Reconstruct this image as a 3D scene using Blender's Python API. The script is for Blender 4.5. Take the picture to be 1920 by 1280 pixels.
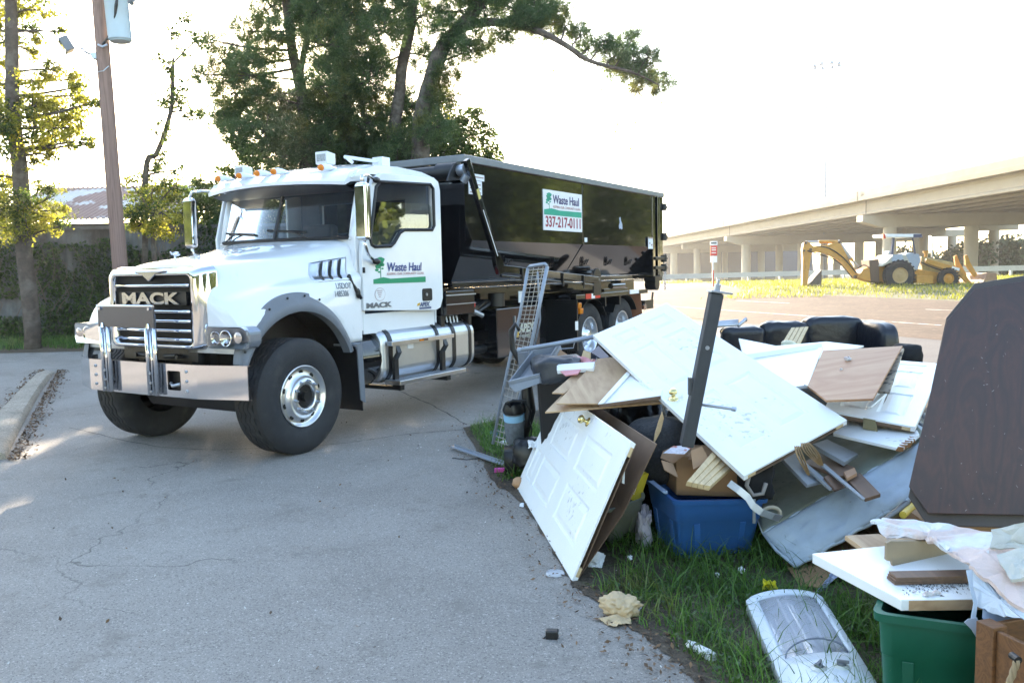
import bpy, bmesh, math, random
import numpy as np
from mathutils import Vector, Matrix, noise
from mathutils.geometry import tessellate_polygon
random.seed(7); rng = np.random.default_rng(11)
for o in list(bpy.data.objects): bpy.data.objects.remove(o)
SC = bpy.context.scene; COL = SC.collection
# ------------------------------------------------------------ camera
FPX = 1560.0; ROLL = .02; PIT = math.atan(135.5 / FPX); H = 1.75
RV = Vector((1, 0, 0)); UV_ = Vector((0, math.sin(PIT), math.cos(PIT))); FV = Vector((0, math.cos(PIT), -math.sin(PIT)))
CP = Vector((0, 0, H))
cam = bpy.data.cameras.new('camera'); camo = bpy.data.objects.new('camera', cam); COL.objects.link(camo)
cam.sensor_width = 36; cam.lens = 36 * FPX / 1920; cam.clip_end = 3000; cam.clip_start = .05
X = math.cos(ROLL) * RV - math.sin(ROLL) * UV_; Y = math.sin(ROLL) * RV + math.cos(ROLL) * UV_
M = Matrix((X, Y, -FV)).transposed().to_4x4(); M.translation = CP; camo.matrix_world = M
SC.camera = camo
# ------------------------------------------------------------ sky, sun, exposure
SUN_EL = math.radians(14.2); SUN_AZ = math.radians(-14.5)      # azimuth from +Y towards +X
W_ = bpy.data.worlds.new("World"); SC.world = W_; W_.use_nodes = True
nt = W_.node_tree; bg = nt.nodes['Background']
sky = nt.nodes.new('ShaderNodeTexSky'); sky.sky_type = 'NISHITA'; sky.sun_disc = False
sky.sun_elevation = SUN_EL; sky.sun_rotation = SUN_AZ; sky.air_density = 1.0; sky.dust_density = .7; sky.ozone_density = 1.5
nt.links.new(sky.outputs[0], bg.inputs[0]); bg.inputs[1].default_value = .15
sl = bpy.data.lights.new('sun', 'SUN'); sl.energy = 4.2; sl.angle = math.radians(.55); sl.color = (1, .87, .70)
so = bpy.data.objects.new('sun', sl); COL.objects.link(so)
sdir = Vector((math.sin(SUN_AZ) * math.cos(SUN_EL), math.cos(SUN_AZ) * math.cos(SUN_EL), math.sin(SUN_EL)))
so.rotation_euler = sdir.to_track_quat('Z', 'Y').to_euler()
SC.view_settings.view_transform = 'Standard'; SC.view_settings.look = 'None'
SC.view_settings.exposure = 2.8; SC.view_settings.gamma = 1
SC.view_settings.use_white_balance = True; SC.view_settings.white_balance_temperature = 7150; SC.view_settings.white_balance_tint = 11
# ------------------------------------------------------------ pixel helpers: a pixel plus a distance or a height gives a world point
def ray(px, py):
    dx = px - 960; dy = 640 - py
    cx = dx * math.cos(ROLL) + dy * math.sin(ROLL); cy = -dx * math.sin(ROLL) + dy * math.cos(ROLL)
    return cx * RV + cy * UV_ + FPX * FV
def at(px, py, d): r = ray(float(px), float(py)); d = float(d); return CP + r * (d / r.y)
def gz(px, py, z=0): r = ray(float(px), float(py)); z = float(z); return CP + r * ((z - H) / r.z)
TB = [(-600, 0), (11, 0), (39, .67), (54, .68), (72, -.9), (3000, -.9)]
def terr(y):
    for (a, za), (b, zb) in zip(TB, TB[1:]):
        if y <= b: return za + (zb - za) * (y - a) / (b - a)
    return TB[-1][1]
def gt(px, py):
    p = gz(px, py, 0)
    for _ in range(40): p = gz(px, py, terr(p.y)) if abs(terr(p.y)) < 1.7 else p
    return p
# ------------------------------------------------------------ materials
MATS = {}
def mat(name, col, rough=.6, metal=0, var=.12, vs=6, bump=0, bs=40, spec=.5, coat=0, trans=0, isl=0, col2=None, c2s=2, c2t=(.45, .6), transl=0, alpha=1, em=None, dirt=0):
    if name in MATS: return MATS[name]
    m = bpy.data.materials.new(name); m.use_nodes = True; MATS[name] = m
    n = m.node_tree.nodes; l = m.node_tree.links; b = n['Principled BSDF']
    b.inputs['Roughness'].default_value = rough; b.inputs['Metallic'].default_value = metal
    b.inputs['Specular IOR Level'].default_value = spec; b.inputs['Coat Weight'].default_value = coat
    b.inputs['Coat Roughness'].default_value = .04
    b.inputs['Transmission Weight'].default_value = trans
    tc = n.new('ShaderNodeTexCoord')
    cur = n.new('ShaderNodeRGB'); cur.outputs[0].default_value = (*col, 1); cur = cur.outputs[0]
    if col2:
        nz = n.new('ShaderNodeTexNoise'); nz.inputs['Scale'].default_value = c2s; nz.inputs['Detail'].default_value = 6
        l.new(tc.outputs['Object'], nz.inputs['Vector'])
        mr = n.new('ShaderNodeMapRange'); mr.inputs[1].default_value = c2t[0]; mr.inputs[2].default_value = c2t[1]
        l.new(nz.outputs[0], mr.inputs[0]); mx = n.new('ShaderNodeMix'); mx.data_type = 'RGBA'
        l.new(mr.outputs[0], mx.inputs[0]); l.new(cur, mx.inputs[6]); mx.inputs[7].default_value = (*col2, 1); cur = mx.outputs[2]
    if var:
        nz = n.new('ShaderNodeTexNoise'); nz.inputs['Scale'].default_value = vs; nz.inputs['Detail'].default_value = 8; nz.inputs['Roughness'].default_value = .65
        l.new(tc.outputs['Object'], nz.inputs['Vector'])
        mr = n.new('ShaderNodeMapRange'); mr.inputs[1].default_value = .25; mr.inputs[2].default_value = .75; mr.inputs[3].default_value = 1 - var; mr.inputs[4].default_value = 1 + var
        l.new(nz.outputs[0], mr.inputs[0]); mm = n.new('ShaderNodeVectorMath'); mm.operation = 'SCALE'
        l.new(cur, mm.inputs[0]); l.new(mr.outputs[0], mm.inputs['Scale']); cur = mm.outputs[0]
    if isl:
        g = n.new('ShaderNodeNewGeometry'); mr = n.new('ShaderNodeMapRange'); mr.inputs[3].default_value = 1 - isl; mr.inputs[4].default_value = 1 + isl
        l.new(g.outputs['Random Per Island'], mr.inputs[0]); mm = n.new('ShaderNodeVectorMath'); mm.operation = 'SCALE'
        l.new(cur, mm.inputs[0]); l.new(mr.outputs[0], mm.inputs['Scale']); cur = mm.outputs[0]
    if dirt:
        nz = n.new('ShaderNodeTexNoise'); nz.inputs['Scale'].default_value = 28; nz.inputs['Detail'].default_value = 5
        l.new(tc.outputs['Object'], nz.inputs['Vector'])
        n2 = n.new('ShaderNodeTexNoise'); n2.inputs['Scale'].default_value = 2.3; n2.inputs['Detail'].default_value = 4
        l.new(tc.outputs['Object'], n2.inputs['Vector'])
        ad = n.new('ShaderNodeMath'); ad.operation = 'MULTIPLY'; l.new(nz.outputs[0], ad.inputs[0]); l.new(n2.outputs[0], ad.inputs[1])
        mr = n.new('ShaderNodeMapRange'); mr.inputs[1].default_value = .375; mr.inputs[2].default_value = .44; mr.inputs[4].default_value = dirt * .7
        l.new(ad.outputs[0], mr.inputs[0]); mx = n.new('ShaderNodeMix'); mx.data_type = 'RGBA'
        l.new(mr.outputs[0], mx.inputs[0]); l.new(cur, mx.inputs[6]); mx.inputs[7].default_value = (.09, .075, .05, 1); cur = mx.outputs[2]
    l.new(cur, b.inputs['Base Color'])
    if bump:
        nz = n.new('ShaderNodeTexNoise'); nz.inputs['Scale'].default_value = bs; nz.inputs['Detail'].default_value = 6
        l.new(tc.outputs['Object'], nz.inputs['Vector']); bp = n.new('ShaderNodeBump'); bp.inputs['Strength'].default_value = bump; bp.inputs['Distance'].default_value = .02
        l.new(nz.outputs[0], bp.inputs['Height']); l.new(bp.outputs[0], b.inputs['Normal'])
    if em: b.inputs['Emission Color'].default_value = (*em, 1); b.inputs['Emission Strength'].default_value = 1
    if transl:
        tr = n.new('ShaderNodeBsdfTranslucent'); l.new(cur, tr.inputs[0]); ms = n.new('ShaderNodeMixShader'); ms.inputs[0].default_value = transl
        l.new(b.outputs[0], ms.inputs[1]); l.new(tr.outputs[0], ms.inputs[2]); l.new(ms.outputs[0], n['Material Output'].inputs[0])
    return m
def wood(name, c1, c2, scale=3, axis=(1, .06, 1), rough=.6, rot=(0, 0, 0)):
    if name in MATS: return MATS[name]
    m = mat(name, c1, rough, var=0); n = m.node_tree.nodes; l = m.node_tree.links; b = n['Principled BSDF']
    tc = n.new('ShaderNodeTexCoord'); mp = n.new('ShaderNodeMapping'); mp.inputs['Scale'].default_value = axis; mp.inputs['Rotation'].default_value = rot
    l.new(tc.outputs['Object'], mp.inputs[0])
    nz = n.new('ShaderNodeTexNoise'); nz.inputs['Scale'].default_value = scale; nz.inputs['Detail'].default_value = 9; nz.inputs['Distortion'].default_value = 1.2
    l.new(mp.outputs[0], nz.inputs['Vector']); wv = n.new('ShaderNodeMath'); wv.operation = 'MULTIPLY'; wv.inputs[1].default_value = 14
    l.new(nz.outputs[0], wv.inputs[0]); fr = n.new('ShaderNodeMath'); fr.operation = 'PINGPONG'; fr.inputs[1].default_value = 1; l.new(wv.outputs[0], fr.inputs[0])
    n2 = n.new('ShaderNodeTexNoise'); n2.inputs['Scale'].default_value = scale * 14; l.new(mp.outputs[0], n2.inputs['Vector'])
    mu = n.new('ShaderNodeMath'); mu.operation = 'MULTIPLY'; l.new(fr.outputs[0], mu.inputs[0]); l.new(n2.outputs[0], mu.inputs[1])
    mx = n.new('ShaderNodeMix'); mx.data_type = 'RGBA'; l.new(mu.outputs[0], mx.inputs[0]); mx.inputs[6].default_value = (*c1, 1); mx.inputs[7].default_value = (*c2, 1)
    l.new(mx.outputs[2], b.inputs['Base Color'])
    return m
WHITE = mat('white_truck_paint', (.76, .78, .80), .25, coat=.8, var=.035, vs=4, dirt=.10)
CHROME = mat('chrome', (.72, .72, .74), .06, 1, var=.05, vs=3, bump=.02, bs=3)
BRASS = mat('brass', (.75, .62, .3), .15, 1, var=.05)
ALU = mat('aluminium', (.72, .73, .75), .28, 1, var=.08, vs=9)
TANKM = mat('brushed_tank', (.62, .64, .67), .38, 1, var=.06, vs=5, bump=.03, bs=6)
BLACK = mat('black_gloss_paint', (.006, .006, .007), .10, coat=.6, var=.1, bump=.035, bs=1.1)
BLACKM = mat('black_satin', (.007, .007, .008), .4, var=.25, vs=8)
RUB = mat('tyre_rubber', (.017, .018, .021), .75, var=.25, vs=10, bump=.1, bs=60, col2=(.04, .039, .038), c2s=5, c2t=(.55, .8))
PLG = mat('grey_plastic', (.14, .155, .18), .5, var=.08)
PLB = mat('black_plastic', (.009, .009, .010), .4)
AMBER = mat('amber_lens', (.85, .27, .02), .15, var=.1, transl=.3)
RED = mat('red_reflector', (.6, .02, .015), .3)
REFW = mat('white_reflector', (.8, .8, .8), .3, var=.02)
GLASS = mat('tinted_glass', (.72, .82, .84), .0, trans=1, var=0)
bs = GLASS.node_tree
def thin_glass(name, tint, refl=.12, ior=1.5):
    m = bpy.data.materials.new(name); m.use_nodes = True; n = m.node_tree.nodes; l = m.node_tree.links; n.remove(n['Principled BSDF'])
    t = n.new('ShaderNodeBsdfTransparent'); t.inputs[0].default_value = (*tint, 1); g = n.new('ShaderNodeBsdfGlossy'); g.inputs['Roughness'].default_value = .02
    f = n.new('ShaderNodeFresnel'); f.inputs[0].default_value = ior; a = n.new('ShaderNodeMath'); a.operation = 'ADD'; a.inputs[1].default_value = refl; l.new(f.outputs[0], a.inputs[0])
    mx = n.new('ShaderNodeMixShader'); l.new(a.outputs[0], mx.inputs[0]); l.new(t.outputs[0], mx.inputs[1]); l.new(g.outputs[0], mx.inputs[2]); l.new(mx.outputs[0], n['Material Output'].inputs[0])
    MATS[name] = m; return m
GLS = thin_glass('windscreen_glass', (.42, .50, .55), .0, 1.22)
LENS = thin_glass('headlight_glass', (.9, .93, .95), .05)
DWHITE = mat('white_door_paint', (.78, .80, .80), .42, var=.03, dirt=.5)
DWHITE2 = mat('white_panel_paint', (.76, .78, .78), .45, var=.04, dirt=.25)
PLY = wood('plywood_pale', (.50, .34, .20), (.28, .15, .075), 2.2, (1, .12, 1), rot=(0, 0, .5))
PLYR = wood('plywood_reddish', (.36, .17, .085), (.50, .31, .18), 1.6, (.2, 1, 1), rot=(0, 0, .3))
PINEW = wood('pine_board', (.58, .43, .24), (.42, .29, .15), 5, (1, .1, 1), rot=(0, 0, -.6))
OLDW = wood('old_board', (.16, .09, .055), (.08, .05, .035), 5, (1, .1, 1), rot=(0, 0, .8))
TABLEW = wood('dark_table_wood', (.060, .038, .036), (.105, .052, .042), 5, (1, 1, .04), rough=.38)
FIBRE = mat('fibreboard', (.17, .105, .065), .8, var=.2)
CARD = mat('cardboard', (.33, .19, .10), .85, var=.1, bump=.1, bs=20)
GREYB = mat('grey_painted_board', (.24, .26, .28), .6, var=.12, dirt=.3)
BLUEP = mat('blue_bin_plastic', (.025, .12, .36), .42, var=.07, vs=4)
GREENP = mat('green_bin_plastic', (.005, .10, .06), .45, var=.1)
OLIVEP = mat('grey_green_bin_plastic', (.17, .19, .16), .55, var=.1)
LBLUEP = mat('pale_blue_plastic', (.2, .28, .42), .5)
LEATHER = mat('black_leather', (.008, .009, .015), .34, var=.2, bump=.3, bs=14)
CLOTHB = mat('black_fabric', (.007, .007, .009), .85, var=.3, vs=30)
STEEL = mat('galvanised_steel', (.42, .45, .5), .4, .8, var=.1)
WIREP = mat('grey_wire_coating', (.27, .31, .37), .45, .3, var=.08)
DSTEEL = mat('dark_grey_post_paint', (.055, .06, .07), .5, .2, var=.15, vs=12)
PLASTER = mat('broken_plaster', (.58, .47, .43), .9, var=.12, vs=8, col2=(.60, .62, .64), c2s=3.5, c2t=(.45, .52), bump=.5, bs=25, dirt=.3)
PLASTERG = mat('greyish_plaster_board', (.45, .46, .42), .9, var=.14, vs=8, bump=.3, bs=20, dirt=.5)
PAPERW = mat('white_paper', (.74, .76, .78), .7, var=.05, bump=.2, bs=30)
PAPERT = mat('tan_paper', (.5, .37, .22), .8, var=.15, bump=.3, bs=30)
MATTF = mat('mattress_ticking', (.24, .27, .22), .85, var=.18, vs=6, dirt=.95, col2=(.19, .19, .13), c2s=1.6, bump=.15, bs=12)
MATTB = mat('pale_blue_cloth', (.40, .48, .56), .8, var=.10, vs=10, dirt=.7, bump=.3, bs=14)
CONC = mat('overpass_concrete', (.36, .315, .25), .85, var=.08, vs=.6, bump=.05, bs=4)
YEL = mat('weathered_yellow_paint', (.52, .25, .045), .55, var=.2, vs=4, col2=(.20, .11, .05), c2s=3, c2t=(.6, .75))
BARK = mat('bark', (.075, .056, .044), .95, var=.4, vs=9, bump=1, bs=22, col2=(.12, .10, .08), c2s=4)
PARAP = mat('toned_down_parapet_concrete', (.24, .215, .17), .9, var=.15, vs=.5)  # tone lowered so the sunlit parapet does not burn out to white
POLEW = wood('pole_wood', (.27, .165, .13), (.13, .075, .06), 4, (1, 1, .06), rough=.85)
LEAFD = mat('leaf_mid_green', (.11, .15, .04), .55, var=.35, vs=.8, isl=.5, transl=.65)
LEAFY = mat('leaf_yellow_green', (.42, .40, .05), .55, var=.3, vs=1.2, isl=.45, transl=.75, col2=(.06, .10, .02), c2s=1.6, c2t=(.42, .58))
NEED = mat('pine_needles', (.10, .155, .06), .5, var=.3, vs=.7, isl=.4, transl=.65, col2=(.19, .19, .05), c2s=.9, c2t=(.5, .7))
IVY = mat('ivy_leaf', (.05, .09, .02), .5, var=.35, vs=1.5, isl=.5, transl=.35)
FARL = mat('far_leaf', (.08, .11, .05), .6, var=.3, vs=.3, isl=.4, transl=.3)
TWIG = mat('twig', (.14, .11, .09), .9, var=.2)
# ------------------------------------------------------------ mesh builder
WM = {}
def tag(o, label, cat, group=None):
    if label: o['label'] = label
    if cat: o['category'] = cat
    if group: o['group'] = group
    return o
def thing(name, label, cat, loc=(0, 0, 0), rz=0, group=None):
    o = bpy.data.objects.new(name, None); COL.objects.link(o); o.empty_display_size = .1
    o.location = loc; o.rotation_euler = (0, 0, rz)
    WM[o] = Matrix.Translation(Vector(loc)) @ Matrix.Rotation(rz, 4, 'Z')
    return tag(o, label, cat, group)
class MB:
    def __init__(s): s.v = []; s.f = []; s.mi = []; s.cur = 0
    def add(s, vs, fs):
        k = len(s.v); s.v += [Vector(v) for v in vs]; s.f += [tuple(i + k for i in f) for f in fs]; s.mi += [s.cur] * len(fs); return s
    def hexa(s, p):  # bottom 4 then top 4
        return s.add(p, [(3, 2, 1, 0), (4, 5, 6, 7), (0, 1, 5, 4), (1, 2, 6, 5), (2, 3, 7, 6), (3, 0, 4, 7)])
    def box(s, x0, x1, y0, y1, z0, z1):
        return s.hexa([(x0, y0, z0), (x1, y0, z0), (x1, y1, z0), (x0, y1, z0), (x0, y0, z1), (x1, y0, z1), (x1, y1, z1), (x0, y1, z1)])
    def slab(s, pts, t):  # polygon thickened against its normal by t (downwards)
        pts = [Vector(p) for p in pts]; n = Vector((0, 0, 0))
        for i in range(len(pts)): n += pts[i].cross(pts[(i + 1) % len(pts)])
        n = n.normalized()
        return s.prism(pts, -n * t)
    def prism(s, pts, vec, holes=()):
        vec = Vector(vec); loops = [[Vector(p) for p in pts]] + [[Vector(p) for p in h] for h in holes]
        tri = tessellate_polygon(loops); allp = [p for L in loops for p in L]; N = len(allp)
        fs = [tuple(t) for t in tri]
        nrm = Vector((0, 0, 0))
        for t in tri: nrm += (allp[t[1]] - allp[t[0]]).cross(allp[t[2]] - allp[t[0]])
        flip = nrm.dot(vec) > 0
        f1 = [t[::-1] if flip else t for t in fs]; f2 = [tuple(i + N for i in (t if flip else t[::-1])) for t in fs]
        if not holes and len(pts) > 4:
            a = tuple(range(N)); pn = Vector((0, 0, 0))
            for i in range(N): pn += allp[i].cross(allp[(i + 1) % N])
            if pn.dot(vec) > 0: a = a[::-1]
            f1 = [a]; f2 = [tuple(i + N for i in a[::-1])]
        side = []; k = 0
        for L in loops:
            n = len(L)
            for i in range(n): side.append((k + i, k + (i + 1) % n, k + (i + 1) % n + N, k + i + N))
            k += n
        return s.add(allp + [p + vec for p in allp], f1 + f2 + side)
    def cyl(s, a, b, r0, r1=None, n=16, caps=True):
        a = Vector(a); b = Vector(b); r1 = r0 if r1 is None else r1; d = (b - a).normalized()
        x = d.orthogonal().normalized(); y = d.cross(x); vs = []
        for c, r in ((a, r0), (b, r1)):
            for i in range(n):
                t = 2 * math.pi * i / n; vs.append(c + r * (math.cos(t) * x + math.sin(t) * y))
        fs = [(i, (i + 1) % n, n + (i + 1) % n, n + i) for i in range(n)]
        if caps: fs += [tuple(range(n))[::-1], tuple(range(n, 2 * n))]
        return s.add(vs, fs)
    def tube(s, pts, r, n=8, closed=False):
        pts = [Vector(p) for p in pts]; rs = [float(q) for q in r] if hasattr(r, '__len__') else [float(r)] * len(pts); vs = []; up = None; m = len(pts)
        for i, p in enumerate(pts):
            if closed: d = (pts[(i + 1) % m] - pts[i - 1]).normalized()
            else: d = (pts[min(i + 1, m - 1)] - pts[max(i - 1, 0)]).normalized()
            if up is None: up = d.orthogonal().normalized()
            x = (up - d * up.dot(d)); x = x.normalized() if x.length > 1e-6 else d.orthogonal().normalized(); up = x; y = d.cross(x)
            for k in range(n):
                t = 2 * math.pi * k / n; vs.append(p + rs[i] * (math.cos(t) * x + math.sin(t) * y))
        fs = []
        for i in range(m if closed else m - 1):
            j = (i + 1) % m
            for k in range(n): fs.append((i * n + k, i * n + (k + 1) % n, j * n + (k + 1) % n, j * n + k))
        if not closed: fs += [tuple(range(n))[::-1], tuple(range((m - 1) * n, m * n))]
        return s.add(vs, fs)
    def lathe(s, prof, c, ax, n=48, wob=None):  # prof list of (r, h) along axis
        c = Vector(c); ax = Vector(ax).normalized(); x = ax.orthogonal().normalized(); y = ax.cross(x); vs = []
        for j, (r, h) in enumerate(prof):
            for i in range(n):
                t = 2 * math.pi * i / n; hh = h + (wob(i, j) if wob else 0); vs.append(c + ax * hh + r * (math.cos(t) * x + math.sin(t) * y))
        fs = []
        for j in range(len(prof) - 1):
            for i in range(n): fs.append((j * n + i, j * n + (i + 1) % n, (j + 1) * n + (i + 1) % n, (j + 1) * n + i))
        return s.add(vs, fs)
    def arcshell(s, cx, cz, r, y0, y1, a0, a1, n=30, t=.012):
        A = [math.radians(a0 + (a1 - a0) * i / n) for i in range(n + 1)]; vs = []
        for a in A: vs += [(cx + q * math.cos(a), y, cz + q * math.sin(a)) for q, y in ((r, y0), (r, y1), (r + t, y1), (r + t, y0))]
        return s.add(vs, [(4 * i + j, 4 * i + (j + 1) % 4, 4 * i + 4 + (j + 1) % 4, 4 * i + 4 + j) for i in range(n) for j in range(4)] + [(0, 1, 2, 3), (4 * n, 4 * n + 1, 4 * n + 2, 4 * n + 3)])
    def ball(s, c, r, n=12, sc=(1, 1, 1), rough=0):
        c = Vector(c); vs = []; fs = []; m = n // 2 + 1
        for j in range(m + 1):
            ph = math.pi * j / m
            for i in range(n):
                t = 2 * math.pi * i / n; d = Vector((math.sin(ph) * math.cos(t), math.sin(ph) * math.sin(t), math.cos(ph)))
                k = r * (1 + (rough * noise.noise(d * 2.3 + c * 3) if rough else 0)); vs.append(c + Vector((d.x * sc[0], d.y * sc[1], d.z * sc[2])) * k)
        for j in range(m):
            for i in range(n): fs.append((j * n + i, (j + 1) * n + i, (j + 1) * n + (i + 1) % n, j * n + (i + 1) % n))
        return s.add(vs, fs)
    def build(s, name, m, parent=None, smooth=False, bevel=0, local=False, seg=2, sub=0, fix=True, solid=0):
        me = bpy.data.meshes.new(name); ms = m if isinstance(m, (list, tuple)) else [m]
        if parent is not None:
            if local: vs = s.v
            else: inv = WM[parent].inverted(); vs = [inv @ v for v in s.v]
            loc = None
        else:
            lo = Vector((min(v.x for v in s.v), min(v.y for v in s.v), min(v.z for v in s.v))); hi = Vector((max(v.x for v in s.v), max(v.y for v in s.v), 0))
            loc = Vector(((lo.x + hi.x) / 2, (lo.y + hi.y) / 2, lo.z)); vs = [v - loc for v in s.v]
        me.from_pydata([tuple(v) for v in vs], [], s.f)
        for mm in ms: me.materials.append(mm)
        if len(ms) > 1: me.polygons.foreach_set('material_index', s.mi)
        if fix:
            b = bmesh.new(); b.from_mesh(me)
            bmesh.ops.remove_doubles(b, verts=b.verts, dist=1e-5)
            bmesh.ops.recalc_face_normals(b, faces=b.faces); b.to_mesh(me); b.free()
        o = bpy.data.objects.new(name, me); COL.objects.link(o)
        if parent is not None: o.parent = parent; WM[o] = WM[parent]
        else: o.location = loc; WM[o] = Matrix.Translation(loc)
        if smooth:
            me.polygons.foreach_set('use_smooth', [True] * len(me.polygons))
            if smooth != 'all':
                b = bmesh.new(); b.from_mesh(me)
                for e in b.edges:
                    if len(e.link_faces) == 2 and e.calc_face_angle(0) > .7: e.smooth = False
                b.to_mesh(me); b.free()
        if solid: x = o.modifiers.new('s', 'SOLIDIFY'); x.thickness = solid
        if bevel: x = o.modifiers.new('b', 'BEVEL'); x.width = bevel; x.segments = seg; x.limit_method = 'ANGLE'; x.harden_normals = False
        if sub: x = o.modifiers.new('u', 'SUBSURF'); x.levels = x.render_levels = sub
        return o
def npmesh(name, V, Fq, m, parent=None, smooth=False, kind=None):
    """big meshes from numpy arrays in world space; Fq is (n,3) or (n,4)"""
    me = bpy.data.meshes.new(name); V = np.asarray(V, float); k = Fq.shape[1]
    if parent is not None:
        inv = np.array(WM[parent].inverted()); V = V @ inv[:3, :3].T + inv[:3, 3]; loc = None
    else:
        loc = np.array([(V[:, 0].min() + V[:, 0].max()) / 2, (V[:, 1].min() + V[:, 1].max()) / 2, V[:, 2].min()]); V = V - loc
    me.vertices.add(len(V)); me.vertices.foreach_set('co', V.ravel())
    me.loops.add(Fq.size); me.loops.foreach_set('vertex_index', Fq.ravel().astype(np.int32))
    me.polygons.add(len(Fq)); me.polygons.foreach_set('loop_start', np.arange(0, Fq.size, k, dtype=np.int32))
    me.polygons.foreach_set('loop_total', np.full(len(Fq), k, np.int32)); me.update(); me.validate(); me.materials.append(m)
    o = bpy.data.objects.new(name, me); COL.objects.link(o)
    if parent is not None: o.parent = parent; WM[o] = WM[parent]
    else: o.location = loc; WM[o] = Matrix.Translation(Vector(loc))
    return o
def fix_struct(o): o['kind'] = 'structure'; return o
def text(s_, name, size, org, ex, ez, m, parent, depth=.003, bold=0, local=False, sx=1, align='LEFT', shear=0):
    """lettering as real mesh: org = baseline point, ex / ez = reading and up directions"""
    c = bpy.data.curves.new(name, 'FONT'); c.body = s_; c.size = size; c.extrude = depth / 2; c.offset = bold; c.align_x = align; c.shear = shear
    t = bpy.data.objects.new('t', c); COL.objects.link(t); bpy.context.view_layer.update()
    me = bpy.data.meshes.new_from_object(t.evaluated_get(bpy.context.evaluated_depsgraph_get())); bpy.data.objects.remove(t)
    ex = Vector(ex).normalized(); ez = Vector(ez).normalized(); n = ex.cross(ez)
    W = Matrix.Identity(4) if local else WM[parent].inverted()
    for v in me.vertices: v.co = W @ (Vector(org) + ex * v.co.x * sx + ez * v.co.y + n * v.co.z)
    me.name = name; me.materials.clear(); me.materials.append(m)
    o = bpy.data.objects.new(name, me); COL.objects.link(o); o.parent = parent; WM[o] = WM[parent]; return o
def catmull(P, k):
    P = [np.asarray(p, float) for p in P]; out = []
    for i in range(len(P) - 1):
        p0 = P[max(i - 1, 0)]; p1 = P[i]; p2 = P[i + 1]; p3 = P[min(i + 2, len(P) - 1)]
        for j in range(k):
            t = j / k; out.append(.5 * (2 * p1 + (p2 - p0) * t + (2 * p0 - 5 * p1 + 4 * p2 - p3) * t * t + (3 * p1 - p0 - 3 * p2 + p3) * t ** 3))
    out.append(P[-1]); return out
def rrect(x0, x1, y0, y1, r, n=5):
    out = []
    for cx, cy, a in ((x1 - r, y1 - r, 0), (x0 + r, y1 - r, 90), (x0 + r, y0 + r, 180), (x1 - r, y0 + r, 270)):
        for i in range(n + 1): t = math.radians(a + 90 * i / n); out.append((cx + r * math.cos(t), cy + r * math.sin(t)))
    return out
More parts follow.
